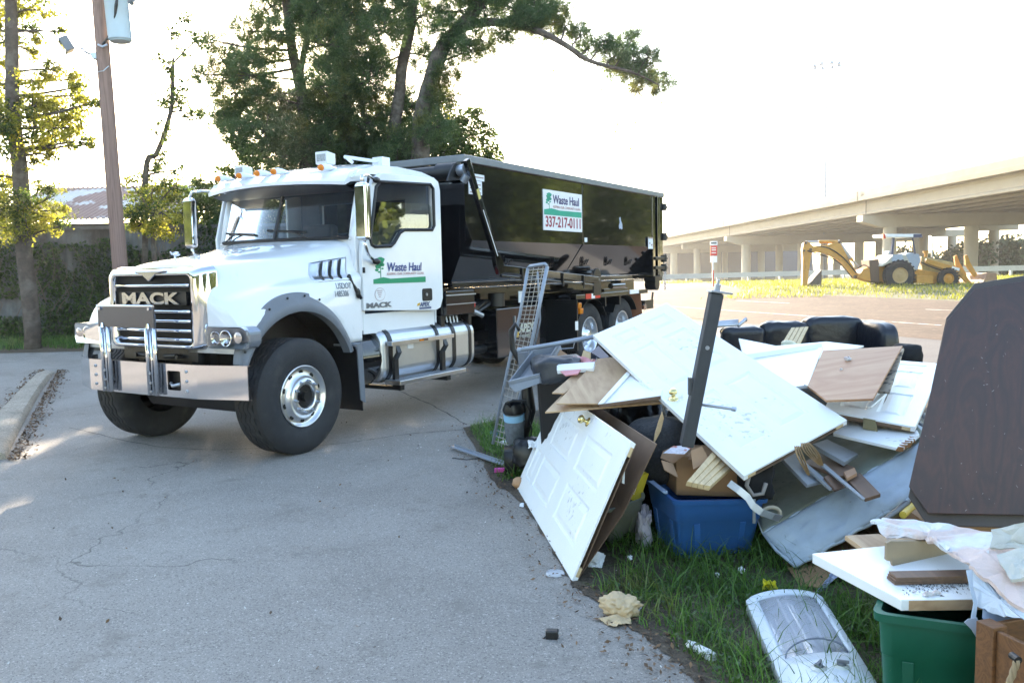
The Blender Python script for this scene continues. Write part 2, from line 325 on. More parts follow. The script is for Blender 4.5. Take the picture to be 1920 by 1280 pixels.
# ============================================================ THE GROUND
def sheet(name, poly, dz, m, kind='structure', grid=0):
    b = bmesh.new(); vs = [b.verts.new((p[0], p[1], 0)) for p in poly]; b.faces.new(vs)
    for y, _ in TB[1:-1]: bmesh.ops.bisect_plane(b, geom=b.verts[:] + b.edges[:] + b.faces[:], plane_co=(0, y, 0), plane_no=(0, 1, 0))
    for v in b.verts: v.co.z = terr(v.co.y) + dz
    bmesh.ops.recalc_face_normals(b, faces=b.faces)
    for f in b.faces:
        if f.normal.z < 0: f.normal_flip()
    me = bpy.data.meshes.new(name); b.to_mesh(me); b.free(); me.materials.append(m)
    o = bpy.data.objects.new(name, me); COL.objects.link(o); o['kind'] = kind; return o
def surf(name, c1, c2, speck, crack=0, rough=.85, big=.7, c3=None, crs=.45, bumps=.25):
    m = bpy.data.materials.new(name); m.use_nodes = True; n = m.node_tree.nodes; l = m.node_tree.links; b = n['Principled BSDF']; b.inputs['Roughness'].default_value = rough
    b.inputs['Specular IOR Level'].default_value = .3
    tc = n.new('ShaderNodeTexCoord')
    def nz(sc, det=6, ro=.6):
        t = n.new('ShaderNodeTexNoise'); t.inputs['Scale'].default_value = sc; t.inputs['Detail'].default_value = det; t.inputs['Roughness'].default_value = ro; l.new(tc.outputs['Object'], t.inputs['Vector']); return t.outputs[0]
    def mr(i, a, bb, c=0, d=1):
        t = n.new('ShaderNodeMapRange'); t.inputs[1].default_value = a; t.inputs[2].default_value = bb; t.inputs[3].default_value = c; t.inputs[4].default_value = d; l.new(i, t.inputs[0]); return t.outputs[0]
    def mix(f, a, bb):
        t = n.new('ShaderNodeMix'); t.data_type = 'RGBA'; l.new(f, t.inputs[0])
        for i, q in ((6, a), (7, bb)):
            if isinstance(q, tuple): t.inputs[i].default_value = (*q, 1)
            else: l.new(q, t.inputs[i])
        return t.outputs[2]
    base = mix(mr(nz(big, 8, .65), .35, .65), c1, c2)
    sp = nz(speck, 2, .8); dk = tuple(x * .45 for x in c1); lt = tuple(min(1, x * 1.7) for x in c2)
    base = mix(mr(sp, .36, .46, .75, 0), base, dk); base = mix(mr(nz(speck * .8, 2, .9), .58, .66, 0, .7), base, lt)
    if c3: base = mix(mr(nz(2.2, 10, .75), .56, .70, 0, .8), base, c3)
    if crack:
        w = n.new('ShaderNodeTexNoise'); w.inputs['Scale'].default_value = 1.6; w.inputs['Detail'].default_value = 7; l.new(tc.outputs['Object'], w.inputs['Vector'])
        vm = n.new('ShaderNodeVectorMath'); vm.operation = 'MULTIPLY_ADD'; vm.inputs[1].default_value = (.9, .9, .9); l.new(w.outputs['Color'], vm.inputs[0]); l.new(tc.outputs['Object'], vm.inputs[2])
        vo = n.new('ShaderNodeTexVoronoi'); vo.feature = 'DISTANCE_TO_EDGE'; vo.inputs['Scale'].default_value = crs; l.new(vm.outputs[0], vo.inputs['Vector'])
        cr = mr(vo.outputs[0], .0006, .0035, .8, 0); gate = mr(nz(.5, 3), .52, .62); mu = n.new('ShaderNodeMath'); mu.operation = 'MULTIPLY'; l.new(cr, mu.inputs[0]); l.new(gate, mu.inputs[1])
        base = mix(mu.outputs[0], base, tuple(x * .3 for x in c1))
    l.new(base, b.inputs['Base Color'])
    bp = n.new('ShaderNodeBump'); bp.inputs['Strength'].default_value = bumps; bp.inputs['Distance'].default_value = .008; l.new(sp, bp.inputs['Height']); l.new(bp.outputs[0], b.inputs['Normal'])
    MATS[name] = m; return m
ASPH = surf('driveway_asphalt', (.222, .200, .178), (.295, .270, .242), 95, 1, c3=(.165, .145, .125), crs=.3)
SHADEA = surf('shade_toned_asphalt', (.085, .082, .085), (.12, .115, .115), 80, 1, c3=(.11, .09, .07))
ROADM = surf('gravelly_road', (.055, .030, .017), (.098, .058, .035), 6, 0, big=.9, c3=(.17, .11, .068), bumps=.5)
CONCG = surf('pale_concrete_apron', (.26, .24, .22), (.33, .31, .28), 60, 0, big=.5)
SOIL = surf('bare_soil', (.055, .04, .028), (.11, .085, .06), 45, 0, big=2.5, c3=(.03, .022, .016), bumps=1)
FIELD = surf('far_ground_grass', (.11, .11, .06), (.16, .15, .08), 12, 0, big=.3, c3=(.16, .12, .07))
LITTER = surf('leaf_littered_verge', (.07, .055, .035), (.12, .085, .055), 22, 0, big=1.5, c3=(.05, .07, .02), bumps=1)
CURBM = surf('weathered_curb_concrete', (.26, .225, .18), (.36, .31, .25), 40, 0, big=1.5, c3=(.17, .15, .12), bumps=.5)
sheet('ground', [(-900, -500), (900, -500), (900, 2500), (-900, 2500)], 0, FIELD)
sheet('driveway', [(-60, -30), (30, -30), (30, 12), (16, 17.6), (9, 20.5), (4, 22.3), (-60, 40)], .004, ASPH)
sheet('apron', [(5.2, 9.0), (30, 5.5), (30, 12), (16, 17.55), (9, 20.4), (5.6, 21.6)], .006, SHADEA)  # same driveway surface, coloured darker here to stand in for shade
q = [gt(*p) for p in ((1340, 601), (1500, 614), (1630, 623), (1760, 638), (1900, 655))]
p0 = gt(1340, 601); p1 = gt(1760, 638); dr = (p1 - p0).normalized(); e0 = p0 - dr * 45; e1 = p1 + dr * 25
g0 = gt(1403, 549); gk = gt(1386, 541.5); gl_ = gt(1250, 538.5); g1 = gt(1620, 557); g2 = gt(1900, 570); dg = (g1 - g0).normalized()
sheet('road', [(e0.x, e0.y), (e1.x, e1.y), (g2.x + 30, g2.y + (g2.y - g1.y)), (g2.x, g2.y), (g1.x, g1.y), (g0.x, g0.y), (gk.x, gk.y), (gl_.x, gl_.y), (gl_.x - 60, gl_.y - 2)], .008, ROADM)
LINE = mat('worn_white_road_paint', (.55, .52, .48), .7, var=.2, vs=8, col2=(.3, .22, .16), c2s=6, c2t=(.5, .62))
def stripe(a, b, w, ext=0):
    a = gt(*a); b = gt(*b); d = (b - a); d.z = 0; d.normalize(); a = a - d * ext; nn = Vector((-d.y, d.x, 0)) * w / 2
    return [((a - nn).x, (a - nn).y), ((b - nn).x, (b - nn).y), ((b + nn).x, (b + nn).y), ((a + nn).x, (a + nn).y)]
sheet('road_line', stripe((1380, 583.5), (1765, 610.5), .11, 20), .012, LINE)
sheet('road_line', stripe((1380, 564), (1480, 569), .12), .012, LINE)
sheet('road_line', stripe((1735, 580.5), (1800, 583), .12), .012, LINE)
# grass strip the rubbish lies on: soil edge first, turf above it
GP = [gz(*p) for p in ((868, 803), (905, 868), (925, 905), (968, 935), (1010, 990), (1052, 1062), (1085, 1108), (1150, 1150), (1205, 1195), (1262, 1240), (1310, 1290), (1420, 1420))]
GB = [(3.2, 1.2), (9.5, 1.2), (9.5, 12.4), (5.5, 13.2), (2.8, 12.6), (1.2, 11.4), (.1, 9.9)]
jit = []
gpl = catmull([(p.x, p.y) for p in GP], 6)
for i, p in enumerate(gpl): jit.append((p[0] + .05 * noise.noise(Vector((i * .9, 3, 1))), p[1] + .05 * noise.noise(Vector((i * .9, 9, 4)))))
sheet('soil_strip', jit + GB, .010, SOIL)
FRONT = jit
JM = mat('dark_pavement_joint', (.05, .045, .04), .95, var=.3, vs=20)
def joint(pxs, w):
    L = catmull([tuple(gt(*p)) for p in pxs], 14); A = []; B = []
    for i, p in enumerate(L):
        q = Vector(L[min(i + 1, len(L) - 1)]) - Vector(L[max(i - 1, 0)]); q.z = 0; q.normalize(); n_ = Vector((-q.y, q.x, 0)); c = Vector(p) + n_ * .03 * noise.noise(Vector(p) * 3.1); ww = w * (.6 + abs(noise.noise(Vector(p) * 9)) * 1.6); A.append((c + n_ * ww)[:2]); B.append((c - n_ * ww)[:2])
    sheet('pavement_joint', A + B[::-1], .007, JM)
joint([(700, 712), (760, 738), (820, 765), (875, 797)], .008); joint([(130, 802), (300, 838), (480, 842), (640, 832), (760, 815), (868, 806)], .006); joint([(0, 770), (70, 778), (150, 765), (235, 752)], .004)
# left kerb, verge
ca, cb = gt(-120, 935), gt(10, 858); 
def kerb():
    P = [gt(12, 862), gt(45, 792), gt(75, 738), gt(104, 697)]; Lf = [gt(-85, 862), gt(-5, 782), gt(45, 731), gt(84, 694)]
    P = [P[0] + (P[0] - P[1]) * .0] + P[1:]; m = MB(); n = 14; A = catmull([tuple(p) for p in P], 8); B = catmull([tuple(p) for p in Lf], 8)
    prof = [(0, .0), (.03, .05), (.14, .085), (.5, .09), (.92, .085), (.98, .04), (1, 0)]; vs = []; fs = []
    for i, (a, b) in enumerate(zip(A, B)):
        a = Vector(a); b = Vector(b); k = 1 if i < len(A) - 4 else (len(A) - 1 - i) / 4
        for t, z in prof:
            p = a.lerp(b, t); p.z = terr(p.y) + z * max(k, .1) + (.01 * noise.noise(p * 7) if z else 0) + .002; vs.append(p)
    w = len(prof)
    for i in range(len(A) - 1):
        for j in range(w - 1): fs.append((i * w + j, i * w + j + 1, (i + 1) * w + j + 1, (i + 1) * w + j))
    fs.append(tuple(range(w))); m.add(vs, fs); o = m.build('kerb', CURBM, smooth=True); o['kind'] = 'structure'
kerb()
v0, v1 = gt(-60, 672), gt(160, 660)
VY = 17.6
sheet('verge', [(-60, VY + .2), (-14, VY), (-9, VY + .3), (-5, VY + 1.2), (0, VY + 3), (4, 24), (4, 34), (-60, 34)], .012, LITTER)
# ------------------------------------------------------------ scatter helpers
def blades(name, P, h, w, m, parent=None, lean=.5, seg=2, kind=None, curl=.6):
    n = len(P); P = np.asarray(P); a = rng.uniform(0, 2 * math.pi, n); hh = h * rng.uniform(.45, 1.25, n); ln = rng.uniform(.1, 1, n) * lean; ww = w * rng.uniform(.6, 1.3, n)
    fa = rng.uniform(0, 2 * math.pi, n); V = []; F_ = []
    dx = np.cos(a); dy = np.sin(a); wx = np.cos(fa) * ww / 2; wy = np.sin(fa) * ww / 2
    rows = []
    for k in range(seg + 1):
        t = k / seg; off = hh * ln * t ** 2 * (1 + curl * t); z = hh * t * (1 - .45 * ln * t); s = 1 - t ** 1.5 * .92
        c = np.stack([P[:, 0] + dx * off, P[:, 1] + dy * off, P[:, 2] + z], 1)
        rows.append(c - np.stack([wx * s, wy * s, 0 * wx], 1)); rows.append(c + np.stack([wx * s, wy * s, 0 * wx], 1))
    V = np.stack(rows, 1).reshape(-1, 3); base = np.arange(n)[:, None] * (2 * (seg + 1)); fs = []
    for k in range(seg): fs.append(base + np.array([2 * k, 2 * k + 1, 2 * k + 3, 2 * k + 2]))
    return npmesh(name, V, np.concatenate(fs, 0), m, parent)
def inpoly(x, y, poly):
    r = np.zeros(len(x), bool); j = len(poly) - 1
    for i in range(len(poly)):
        xi, yi = poly[i][:2]; xj, yj = poly[j][:2]
        c = ((yi > y) != (yj > y)) & (x < (xj - xi) * (y - yi) / (yj - yi + 1e-12) + xi); r ^= c; j = i
    return r
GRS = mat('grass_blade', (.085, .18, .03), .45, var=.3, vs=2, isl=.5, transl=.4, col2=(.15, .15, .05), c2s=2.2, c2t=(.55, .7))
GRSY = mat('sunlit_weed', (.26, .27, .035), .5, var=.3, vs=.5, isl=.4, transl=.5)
WEED = mat('low_weed', (.055, .10, .03), .5, var=.3, isl=.4, transl=.3)
def scatter_poly(poly, n, zoff=0, edge=None):
    xs = [p[0] for p in poly]; ys = [p[1] for p in poly]; x = rng.uniform(min(xs), max(xs), n); y = rng.uniform(min(ys), max(ys), n)
    k = inpoly(x, y, poly); x = x[k]; y = y[k]; return np.stack([x, y, np.array([terr(t) for t in y]) + zoff], 1)
turf = [(p[0] + .06, p[1]) for p in FRONT] + [(3.2, 1.6), (4.0, 3.0), (4.0, 6.5), (1.6, 8.8), (.4, 9.7)]
P = scatter_poly(turf, 260000, .008)
nn = np.array([noise.noise(Vector((p[0] * 2.1, p[1] * 2.1, 3))) for p in P]); fr = np.array(FRONT)
dist = np.array([np.min(np.hypot(fr[:, 0] - p[0], fr[:, 1] - p[1])) for p in P])
keep = rng.uniform(0, 1, len(P)) < np.clip((nn + .45) * 1.2, .06, 1) * np.clip(dist / .22, .05, 1); keep &= (P[:, 1] < 7.2) | (dist < .8)
keep &= ~inpoly(P[:, 0], P[:, 1], [(-.10, 6.75), (.26, 4.45), (.62, 4.45), (.40, 6.75)])
P = P[keep]; nn = nn[keep]
near = rng.uniform(0, 1, len(P)) < .35
o = blades('turf', P[~near], .075, .007, GRS, lean=1.1); o['kind'] = 'stuff'; tag(o, 'thick green lawn grass under and in front of the rubbish heap', 'grass')
o = blades('tall_grass', P[near][::2], .21, .007, GRS, lean=.9, seg=3); o['kind'] = 'stuff'; tag(o, 'longer loose grass blades standing up among the lawn by the bins', 'grass')
P2 = P[rng.uniform(0, 1, len(P)) < .05]
def leafcards(C_, size, jit=.5, asp=.6, up=0):
    C_ = np.asarray(C_); n = len(C_); a = rng.normal(size=(n, 3)); a[:, 2] += up; a /= np.linalg.norm(a, axis=1)[:, None]; b = rng.normal(size=(n, 3))
    b -= a * (a * b).sum(1)[:, None]; b /= np.linalg.norm(b, axis=1)[:, None]; c = np.cross(a, b); s = size * rng.uniform(1 - jit, 1 + jit, n)[:, None]
    V = np.stack([C_ - b * s / 2, C_ + c * s * asp / 2 + b * s * .08, C_ + b * s / 2, C_ - c * s * asp / 2 + b * s * .08], 1).reshape(-1, 3)
    return V, np.arange(4 * n).reshape(-1, 4)
Cc = np.concatenate([P2 + rng.normal(size=P2.shape) * [.03, .03, .015] + [0, 0, .03] for _ in range(6)]); Cc[:, 2] = np.abs(Cc[:, 2]) + .01
V, Fq = leafcards(Cc, .022, up=2); o = npmesh('clover', V, Fq, WEED); o['kind'] = 'stuff'; tag(o, 'low leafy weeds creeping between the grass at the driveway edge', 'weeds')
# litter on driveway edge
def debris(name, pts, size, m, label, cat):
    V, Fq = leafcards(np.asarray(pts), size, .7, .5, up=2.5); o = npmesh(name, V, Fq, m); o['kind'] = 'stuff'; return tag(o, label, cat)
DEADL = mat('dead_leaf', (.13, .075, .04), .8, var=.3, isl=.6)
pts = []
for i in range(900):
    p = FRONT[rng.integers(0, len(FRONT))]; pts.append((p[0] + rng.normal() * .09 - .04, p[1] + rng.normal() * .1, .016 + abs(rng.normal()) * .004))
for i in range(500):
    x = rng.uniform(-5, 3); y = rng.uniform(3, 16); pts.append((x, y, terr(y) + .012))
debris('leaf_litter', pts, .022, DEADL, 'small brown leaves and crumbs scattered along the driveway edge', 'leaves')
pts = []
for i in range(1500):
    t = rng.uniform(0, 1); a = gt(14, 865).lerp(gt(108, 695), t); s = abs(rng.normal()) * .10; b = Vector((1, -.1, 0)); pts.append(tuple(a + b * s + Vector((0, 0, .02))))
    if i % 2: a = gt(-90, 865).lerp(gt(84, 694), t); pts.append(tuple(a - b * s + Vector((0, 0, .02))))
debris('kerb_litter', pts, .035, DEADL, 'dark dead leaves gathered along both sides of the old kerb', 'leaves')
CRUMB = mat('plaster_crumb', (.6, .58, .54), .9, isl=.3)
pts = [(rng.uniform(-2.5, 2.2), rng.uniform(3, 10), .012) for _ in range(260)]; pts += [(-.1 + rng.normal() * .9, 8.4 + rng.normal() * .6, .012) for _ in range(140)]
debris('crumbs', pts, .012, CRUMB, 'tiny pale crumbs of plaster strewn over the grey driveway', 'debris')
# turf of the verge (left) and sunlit island under the digger
vp = [(-16, VY + .6), (-5, VY + 1.4), (1, VY + 4), (3, 25), (-16, 20.6)]
P = scatter_poly([(-16, VY + .5), (-8, VY + .8), (-3, VY + 2), (-3, 21.6), (-16, 20.6)], 16000, .01); nn = np.array([noise.noise(Vector((p[0] * .9, p[1] * 1.5, 8))) for p in P]); P = P[(nn > -.15)]
o = blades('verge_grass', P, .20, .016, GRS, lean=.8); o['kind'] = 'stuff'; tag(o, 'low green weeds growing along the foot of the metal fence', 'grass')
isl = [(gl_.x - 1, gl_.y + .3), (gk.x, gk.y + .3), (g0.x, g0.y + .3), (g1.x - 6, g1.y + .4), (g1.x, g1.y + .2), (g2.x + 1, g2.y), (g2.x + 9, g2.y + 8), (36, 52), (14, 52), (9, 50)]
P = scatter_poly([(p[0], p[1]) for p in isl], 80000, 0)
nn = np.array([noise.noise(Vector((p[0] * .35, p[1] * .5, 5))) for p in P]); P = P[(nn > -.42)]
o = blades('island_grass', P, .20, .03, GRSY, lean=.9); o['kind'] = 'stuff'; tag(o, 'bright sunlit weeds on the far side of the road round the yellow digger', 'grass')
# ============================================================ OVERPASS AND FAR THINGS
def bx(y, off=0): return 41.9 - .099 * y + off
def bz(y): return 6.6 - .0147 * (y - 58.6)
br = thing('overpass', 'long pale concrete highway overpass on round columns beyond the road', 'overpass', (bx(80), 80, terr(80)))
def strip(prof, y0, y1, name, m, z0=0, x0=0, n=18, parent=br):
    mb = MB(); w = len(prof); vs = []; fs = []
    for i in range(n + 1):
        y = y0 + (y1 - y0) * i / n
        for (x, z) in prof: vs.append((bx(y, x + x0), y, bz(y) + z + z0))
    for i in range(n):
        for j in range(w): fs.append((i * w + j, i * w + (j + 1) % w, (i + 1) * w + (j + 1) % w, (i + 1) * w + j))
    fs += [tuple(range(w)), tuple(range(n * w, (n + 1) * w))]; mb.add(vs, fs); return mb.build(name, m, parent)
for x0 in (0, 2.8, 5.6, 8.4, 11.2, 14, 16.8, 19.6, 22.4, 25.2): strip([(0, 0), (.55, 0), (.55, .15), (.3, .3), (.3, 1.0), (.55, 1.15), (.55, 1.3), (0, 1.3), (0, 1.15), (.14, 1.0), (.14, .3), (0, .15)], 30, 330, 'girder', CONC, x0=x0)
strip([(-.75, 1.304), (26.6, 1.304), (26.6, 1.55), (-.75, 1.5)], 30, 330, 'deck', CONC)
strip([(-.9, 1.24), (-.754, 1.24), (-.754, 1.5), (-.45, 1.56), (-.5, 2.15), (-.74, 2.15), (-.78, 1.65), (-.9, 1.62)], 30, 330, 'parapet', PARAP)
strip([(-.70, 2.153), (-.54, 2.153), (-.54, 2.24), (-.70, 2.24)], 30, 330, 'parapet_rail', CONC)
strip([(26.2, 1.556), (26.5, 1.556), (26.4, 2.35), (26.25, 2.35)], 30, 330, 'parapet', CONC)
cm = MB(); cm.cyl((0, 0, 0), (0, 0, 1), .62, n=28); first = None
for y in (44, 80, 116, 150, 186, 222, 258):
    zt = bz(y) - .12; zc = zt - 1.15; g = terr(y) - .2; c = MB()
    c.prism([(bx(y, -.6), y - .7, zt), (bx(y, -.6), y - .7, zc + .55), (bx(y, 1.2), y - .7, zc), (bx(y, 26.2), y - .7, zc), (bx(y, 26.2), y - .7, zt)], (0, 1.4, 0)); c.build('pier_cap', CONC, br)
    for off in (2.3, 10.1, 18, 26):
        if first is None:
            k = MB(); k.cyl((bx(y, off), y, g), (bx(y, off), y, zc - .003), .62, n=28); k.build('column', CONC, br, smooth=True); first = False
        else:
            k = MB(); k.cyl((bx(y, off), y, g), (bx(y, off), y, zc - .003), .62, n=24); k.build('column', CONC, br, smooth=True)
for px, y in ((1307, 140), (1359, 152), (1461, 130), (1545, 122), (1569, 128), (1648, 120), (1731, 108), (1784, 112), (1862, 98)):
    x = at(px, 500, y).x; k = MB(); k.cyl((x, y, terr(y) - .2), (x, y, bz(y) - .9), .55, n=24); k.build('column', CONC, br, smooth=True); k = MB(); k.box(x - 2.5, x + 2.5, y - .6, y + .6, bz(y) - .897, bz(y) - .004); k.build('pier_cap', CONC, br)
j = MB()
for y in (80, 116, 150, 186): j.box(bx(y, -.93), bx(y, -.86), y - .06, y + .06, bz(y) + 1.3, bz(y) + 2.16)
for y in (80.0, 116, 150, 186): j.box(bx(y, -.03), bx(y, .01), y - .05, y + .05, bz(y), bz(y) + 1.28)
j.build('expansion_joint', mat('joint_dark', (.1, .09, .08), .8), br)
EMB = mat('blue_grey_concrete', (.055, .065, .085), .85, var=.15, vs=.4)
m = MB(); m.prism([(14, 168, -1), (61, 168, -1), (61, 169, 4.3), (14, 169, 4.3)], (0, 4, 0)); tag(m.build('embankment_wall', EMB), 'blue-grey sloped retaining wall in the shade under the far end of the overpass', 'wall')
# guardrail
GRM = mat('guardrail_metal', (.42, .42, .40), .55, .5, var=.1)
gr = thing('guardrail', 'low galvanised guardrail running behind the weeds in front of the overpass', 'guardrail', (22, 53, .68))
A = Vector((10, 57, .4)); B = Vector((48, 50.5, .68)); m = MB(); d = (B - A)
for z0, z1 in ((.46, .58), (.66, .78)): m.prism([A + Vector((0, 0, z0)), B + Vector((0, 0, z0)), B + Vector((0, 0, z1)), A + Vector((0, 0, z1))], (0, .06, 0))
m.prism([A + Vector((0, .04, .56)), B + Vector((0, .04, .56)), B + Vector((0, .04, .68)), A + Vector((0, .04, .68))], (0, .02, 0)); m.build('rail', GRM, gr)
for i in range(20):
    p = A.lerp(B, i / 19); m = MB(); m.box(p.x - .07, p.x + .07, p.y + .07, p.y + .2, p.z - .4, p.z + .76); m.build('post', GRM, gr)
# high mast light
y = 118; p = at(1546, 480, y); x = p.x; hm = thing('high_mast_light', 'very tall thin highway light mast rising behind the overpass', 'light mast', (x, y, -.9)); MST = mat('pale_mast_metal', (.22, .24, .28), .6)
zt = at(1548, 118, y).z; m = MB(); m.cyl((x, y, -.9), (x, y, zt), .22, .10, 12); m.build('mast', MST, hm)
m = MB(); m.tube([(x + 1.5 * math.cos(t), y + 1.5 * math.sin(t), zt - .2) for t in np.linspace(0, 2 * math.pi, 25)[:-1]], .05, 6, True)
for t in range(4): a = t * math.pi / 4; m.cyl((x - 1.5 * math.cos(a), y - 1.5 * math.sin(a), zt - .2), (x + 1.5 * math.cos(a), y + 1.5 * math.sin(a), zt - .2), .035, n=6)
m.build('ring', MST, hm)
for t in range(8): a = t * math.pi / 4; m = MB(); m.cyl((x + 1.7 * math.cos(a), y + 1.7 * math.sin(a), zt - .55), (x + 1.7 * math.cos(a), y + 1.7 * math.sin(a), zt - .15), .3, .14, 10); m.build('lamp', MST, hm)
# road sign post
p = at(1337, 530, 42); x, y = p.x, 42; g = terr(42); sg = thing('road_sign', 'small red and white road sign on a thin post across the road', 'sign', (x, y, g))
m = MB(); m.box(x - .035, x + .035, y, y + .05, g, 2.95); m.build('post', STEEL, sg)
m = MB(); m.box(x - .035, x + .035, y - .012, y - .004, g, 1.5); m.build('reflector_strip', RED, sg)
def plate(n, z0, z1, w, mm): m = MB(); m.box(x - w + .02, x + w + .02, y - .05, y - .03, z0, z1); return m.build(n, mm, sg)
plate('sign_plate', 2.22, 2.72, .17, RED); plate('sign_plate', 1.88, 2.20, .17, REFW); plate('route_plate', 2.74, 2.94, .19, REFW)
m = MB()
for zz in (2.60, 2.50, 2.36): m.box(x - .09, x + .13, y - .058, y - .053, zz - .02, zz + .02)
m.build('sign_writing', REFW, sg); m = MB()
for zz in (2.84,): m.box(x - .12, x + .16, y - .058, y - .053, zz - .03, zz + .04)
m.build('sign_writing', PLB, sg)
# ------------------------------------------------------------ backhoe loader, side on at 39 m
D = 39.0
def bp(px, py, dy=0): return at(px, py, D + dy)
bh = thing('backhoe_loader', 'weathered yellow backhoe loader parked in the weeds with its long arm folded down', 'backhoe loader', (at(1700, 540, D).x, D, terr(D)))
def bpr(pts, name, m, y0, y1, parent=bh, bev=0): mb = MB(); a = [bp(*q) for q in pts]; a = [Vector((v.x, D + y0, v.z)) for v in a]; mb.prism(a, (0, y1 - y0, 0)); return mb.build(name, m, parent, bevel=bev)
bpr([(1572, 452), (1552, 459), (1524, 462), (1520, 471), (1545, 475), (1569, 486), (1582, 500), (1601, 523), (1612, 521), (1598, 500), (1585, 478), (1576, 465), (1590, 462)][0:11], 'boom', YEL, -.16, .16, bev=.02)
bpr([(1505, 457), (1512, 452), (1524, 462), (1520, 474), (1515, 510), (1512, 536), (1503, 536), (1504, 500), (1503, 470)], 'dipper_arm', YEL, -.13, .13, bev=.02)
bpr([(1513, 534), (1521, 522), (1536, 505), (1535, 537), (1514, 538)], 'digging_bucket', mat('rusty_bucket', (.10, .08, .065), .8, var=.3), -.35, .35, bev=.02)
m = MB(); 
def bc(a, b, r, dy=0): m.cyl(bp(*a, dy), bp(*b, dy), r, n=10)
bc((1511, 453), (1535, 453), .035); bc((1570, 452), (1594, 484), .10); bc((1594, 484), (1610, 500), .05); m.build('hydraulic_rod', STEEL, bh)
m = MB(); bc((1535, 453), (1573, 453), .075); bc((1508, 475), (1507, 512), .06, -.14); m.build('hydraulic_cylinder', YEL, bh)
bpr([(1574, 451), (1600, 487), (1596, 490), (1568, 455)], 'cylinder_link', YEL, -.06, .06)
bpr([(1602, 520), (1612, 505), (1625, 500), (1640, 503), (1640, 526), (1622, 527)], 'swing_frame', YEL, -.4, .4, bev=.03)
bpr([(1622, 488), (1640, 486), (1641, 530), (1626, 528)], 'rear_frame', mat('rust_dark', (.12, .075, .05), .8), -.45, .45, bev=.02)
bpr([(1640, 500), (1700, 502), (1760, 512), (1770, 528), (1735, 529), (1640, 528)], 'chassis', YEL, -.35, .35, bev=.03)
bpr([(1704, 517), (1735, 517), (1734, 531), (1704, 530)], 'side_tank', YEL, -.75, -.40, bev=.02)
bpr([(1638, 499), (1650, 489), (1660, 478), (1684, 479), (1690, 491), (1702, 506), (1692, 504), (1683, 494), (1655, 493), (1640, 500)], 'rear_fender', mat('cream_fender', (.45, .42, .34), .6), -.8, .8, bev=.02)
bpr([(1658, 478), (1675, 477), (1680, 490), (1657, 490)], 'fender_side', mat('grey_blue_panel', (.33, .38, .45), .6), -.85, -.805)
bpr([(1689, 477), (1699, 474), (1714, 477), (1717, 488), (1711, 506), (1697, 505)], 'cab_panel', mat('grey_blue_panel', (.33, .38, .45), .6), -.5, .5, bev=.02)
bpr([(1648, 440), (1712, 440), (1716, 446), (1650, 446)], 'canopy_roof', REFW, -.75, .75, bev=.02)
bpr([(1698, 440.5), (1713, 440.5), (1715, 446.5), (1698, 446.5)], 'canopy_end', mat('dark_blue_paint', (.04, .055, .11), .5), -.77, .77)
m = MB()
for dy in (-.6, .6): m.tube([bp(1675, 446, dy), bp(1672, 478, dy)], .07, 6); m.tube([bp(1711, 446, dy), bp(1716, 476, dy)], .035, 6)
m.build('canopy_post', mat('dark_blue_paint', (.04, .055, .11), .5), bh)
bpr([(1660, 474), (1664, 470), (1669, 478), (1682, 480), (1695, 492), (1680, 492), (1664, 484)], 'seat', mat('worn_seat', (.3, .36, .42), .7), -.3, .3, bev=.03)
m = MB(); m.tube([bp(1697, 478), bp(1704, 473), bp(1712, 472)], .03, 6); m.cyl(bp(1698, 472), bp(1708, 475), .03, n=6); m.build('steering_wheel', PLB, bh)
bpr([(1722, 481), (1740, 484), (1782, 492), (1787, 507), (1760, 512), (1724, 510)], 'engine_hood', mat('dusty_yellow', (.42, .30, .12), .6, var=.3, vs=5), -.3, .3, bev=.04)
bpr([(1725, 485), (1790, 503), (1803, 523), (1816, 538), (1808, 540), (1794, 524), (1782, 514), (1724, 493)], 'loader_arm', YEL, -.62, -.46, bev=.02)
bpr([(1725, 485), (1790, 503), (1803, 523), (1816, 538), (1808, 540), (1794, 524), (1782, 514), (1724, 493)], 'loader_arm', YEL, .46, .62, bev=.02)
bpr([(1772, 499), (1786, 503), (1785, 508), (1771, 504)], 'decal', REFW, -.63, -.622)
bpr([(1798, 480), (1803, 478), (1808, 492), (1822, 515), (1816, 520), (1800, 497)], 'bucket_link', YEL, -.5, -.4); bpr([(1798, 480), (1803, 478), (1808, 492), (1822, 515), (1816, 520), (1800, 497)], 'bucket_link', YEL, .4, .5)
bpr([(1811, 540), (1822, 522), (1826, 511), (1843, 512), (1845, 526), (1832, 530), (1820, 542)], 'loader_bucket', mat('rusty_loader_bucket', (.32, .19, .12), .7, var=.3, vs=4), -1.1, 1.1, bev=.02)
for L in ([(1514, 470, -.2), (1540, 478, -.22), (1570, 490, -.2), (1598, 520, -.2)], [(1532, 461, -.18), (1556, 466, -.2), (1582, 484, -.2), (1606, 512, -.2)], [(1606, 505, -.3), (1620, 497, -.35), (1634, 505, -.4)], [(1728, 492, -.66), (1750, 502, -.66), (1775, 510, -.66), (1792, 518, -.66)]):
    m = MB(); m.tube(catmull([tuple(bp(*q)) for q in L], 5), .028, 6); m.build('hydraulic_hose', PLB, bh, smooth='all')
for px, py, r in ((1511, 455, .07), (1520, 468, .07), (1508, 470, .05), (1574, 454, .06), (1603, 519, .08), (1797, 523, .06), (1729, 489, .06)): m = MB(); m.cyl(bp(px, py, -.22), bp(px, py, -.14), r, n=12); m.build('pivot_pin', mat('rust_dark', (.12, .075, .05), .8), bh)
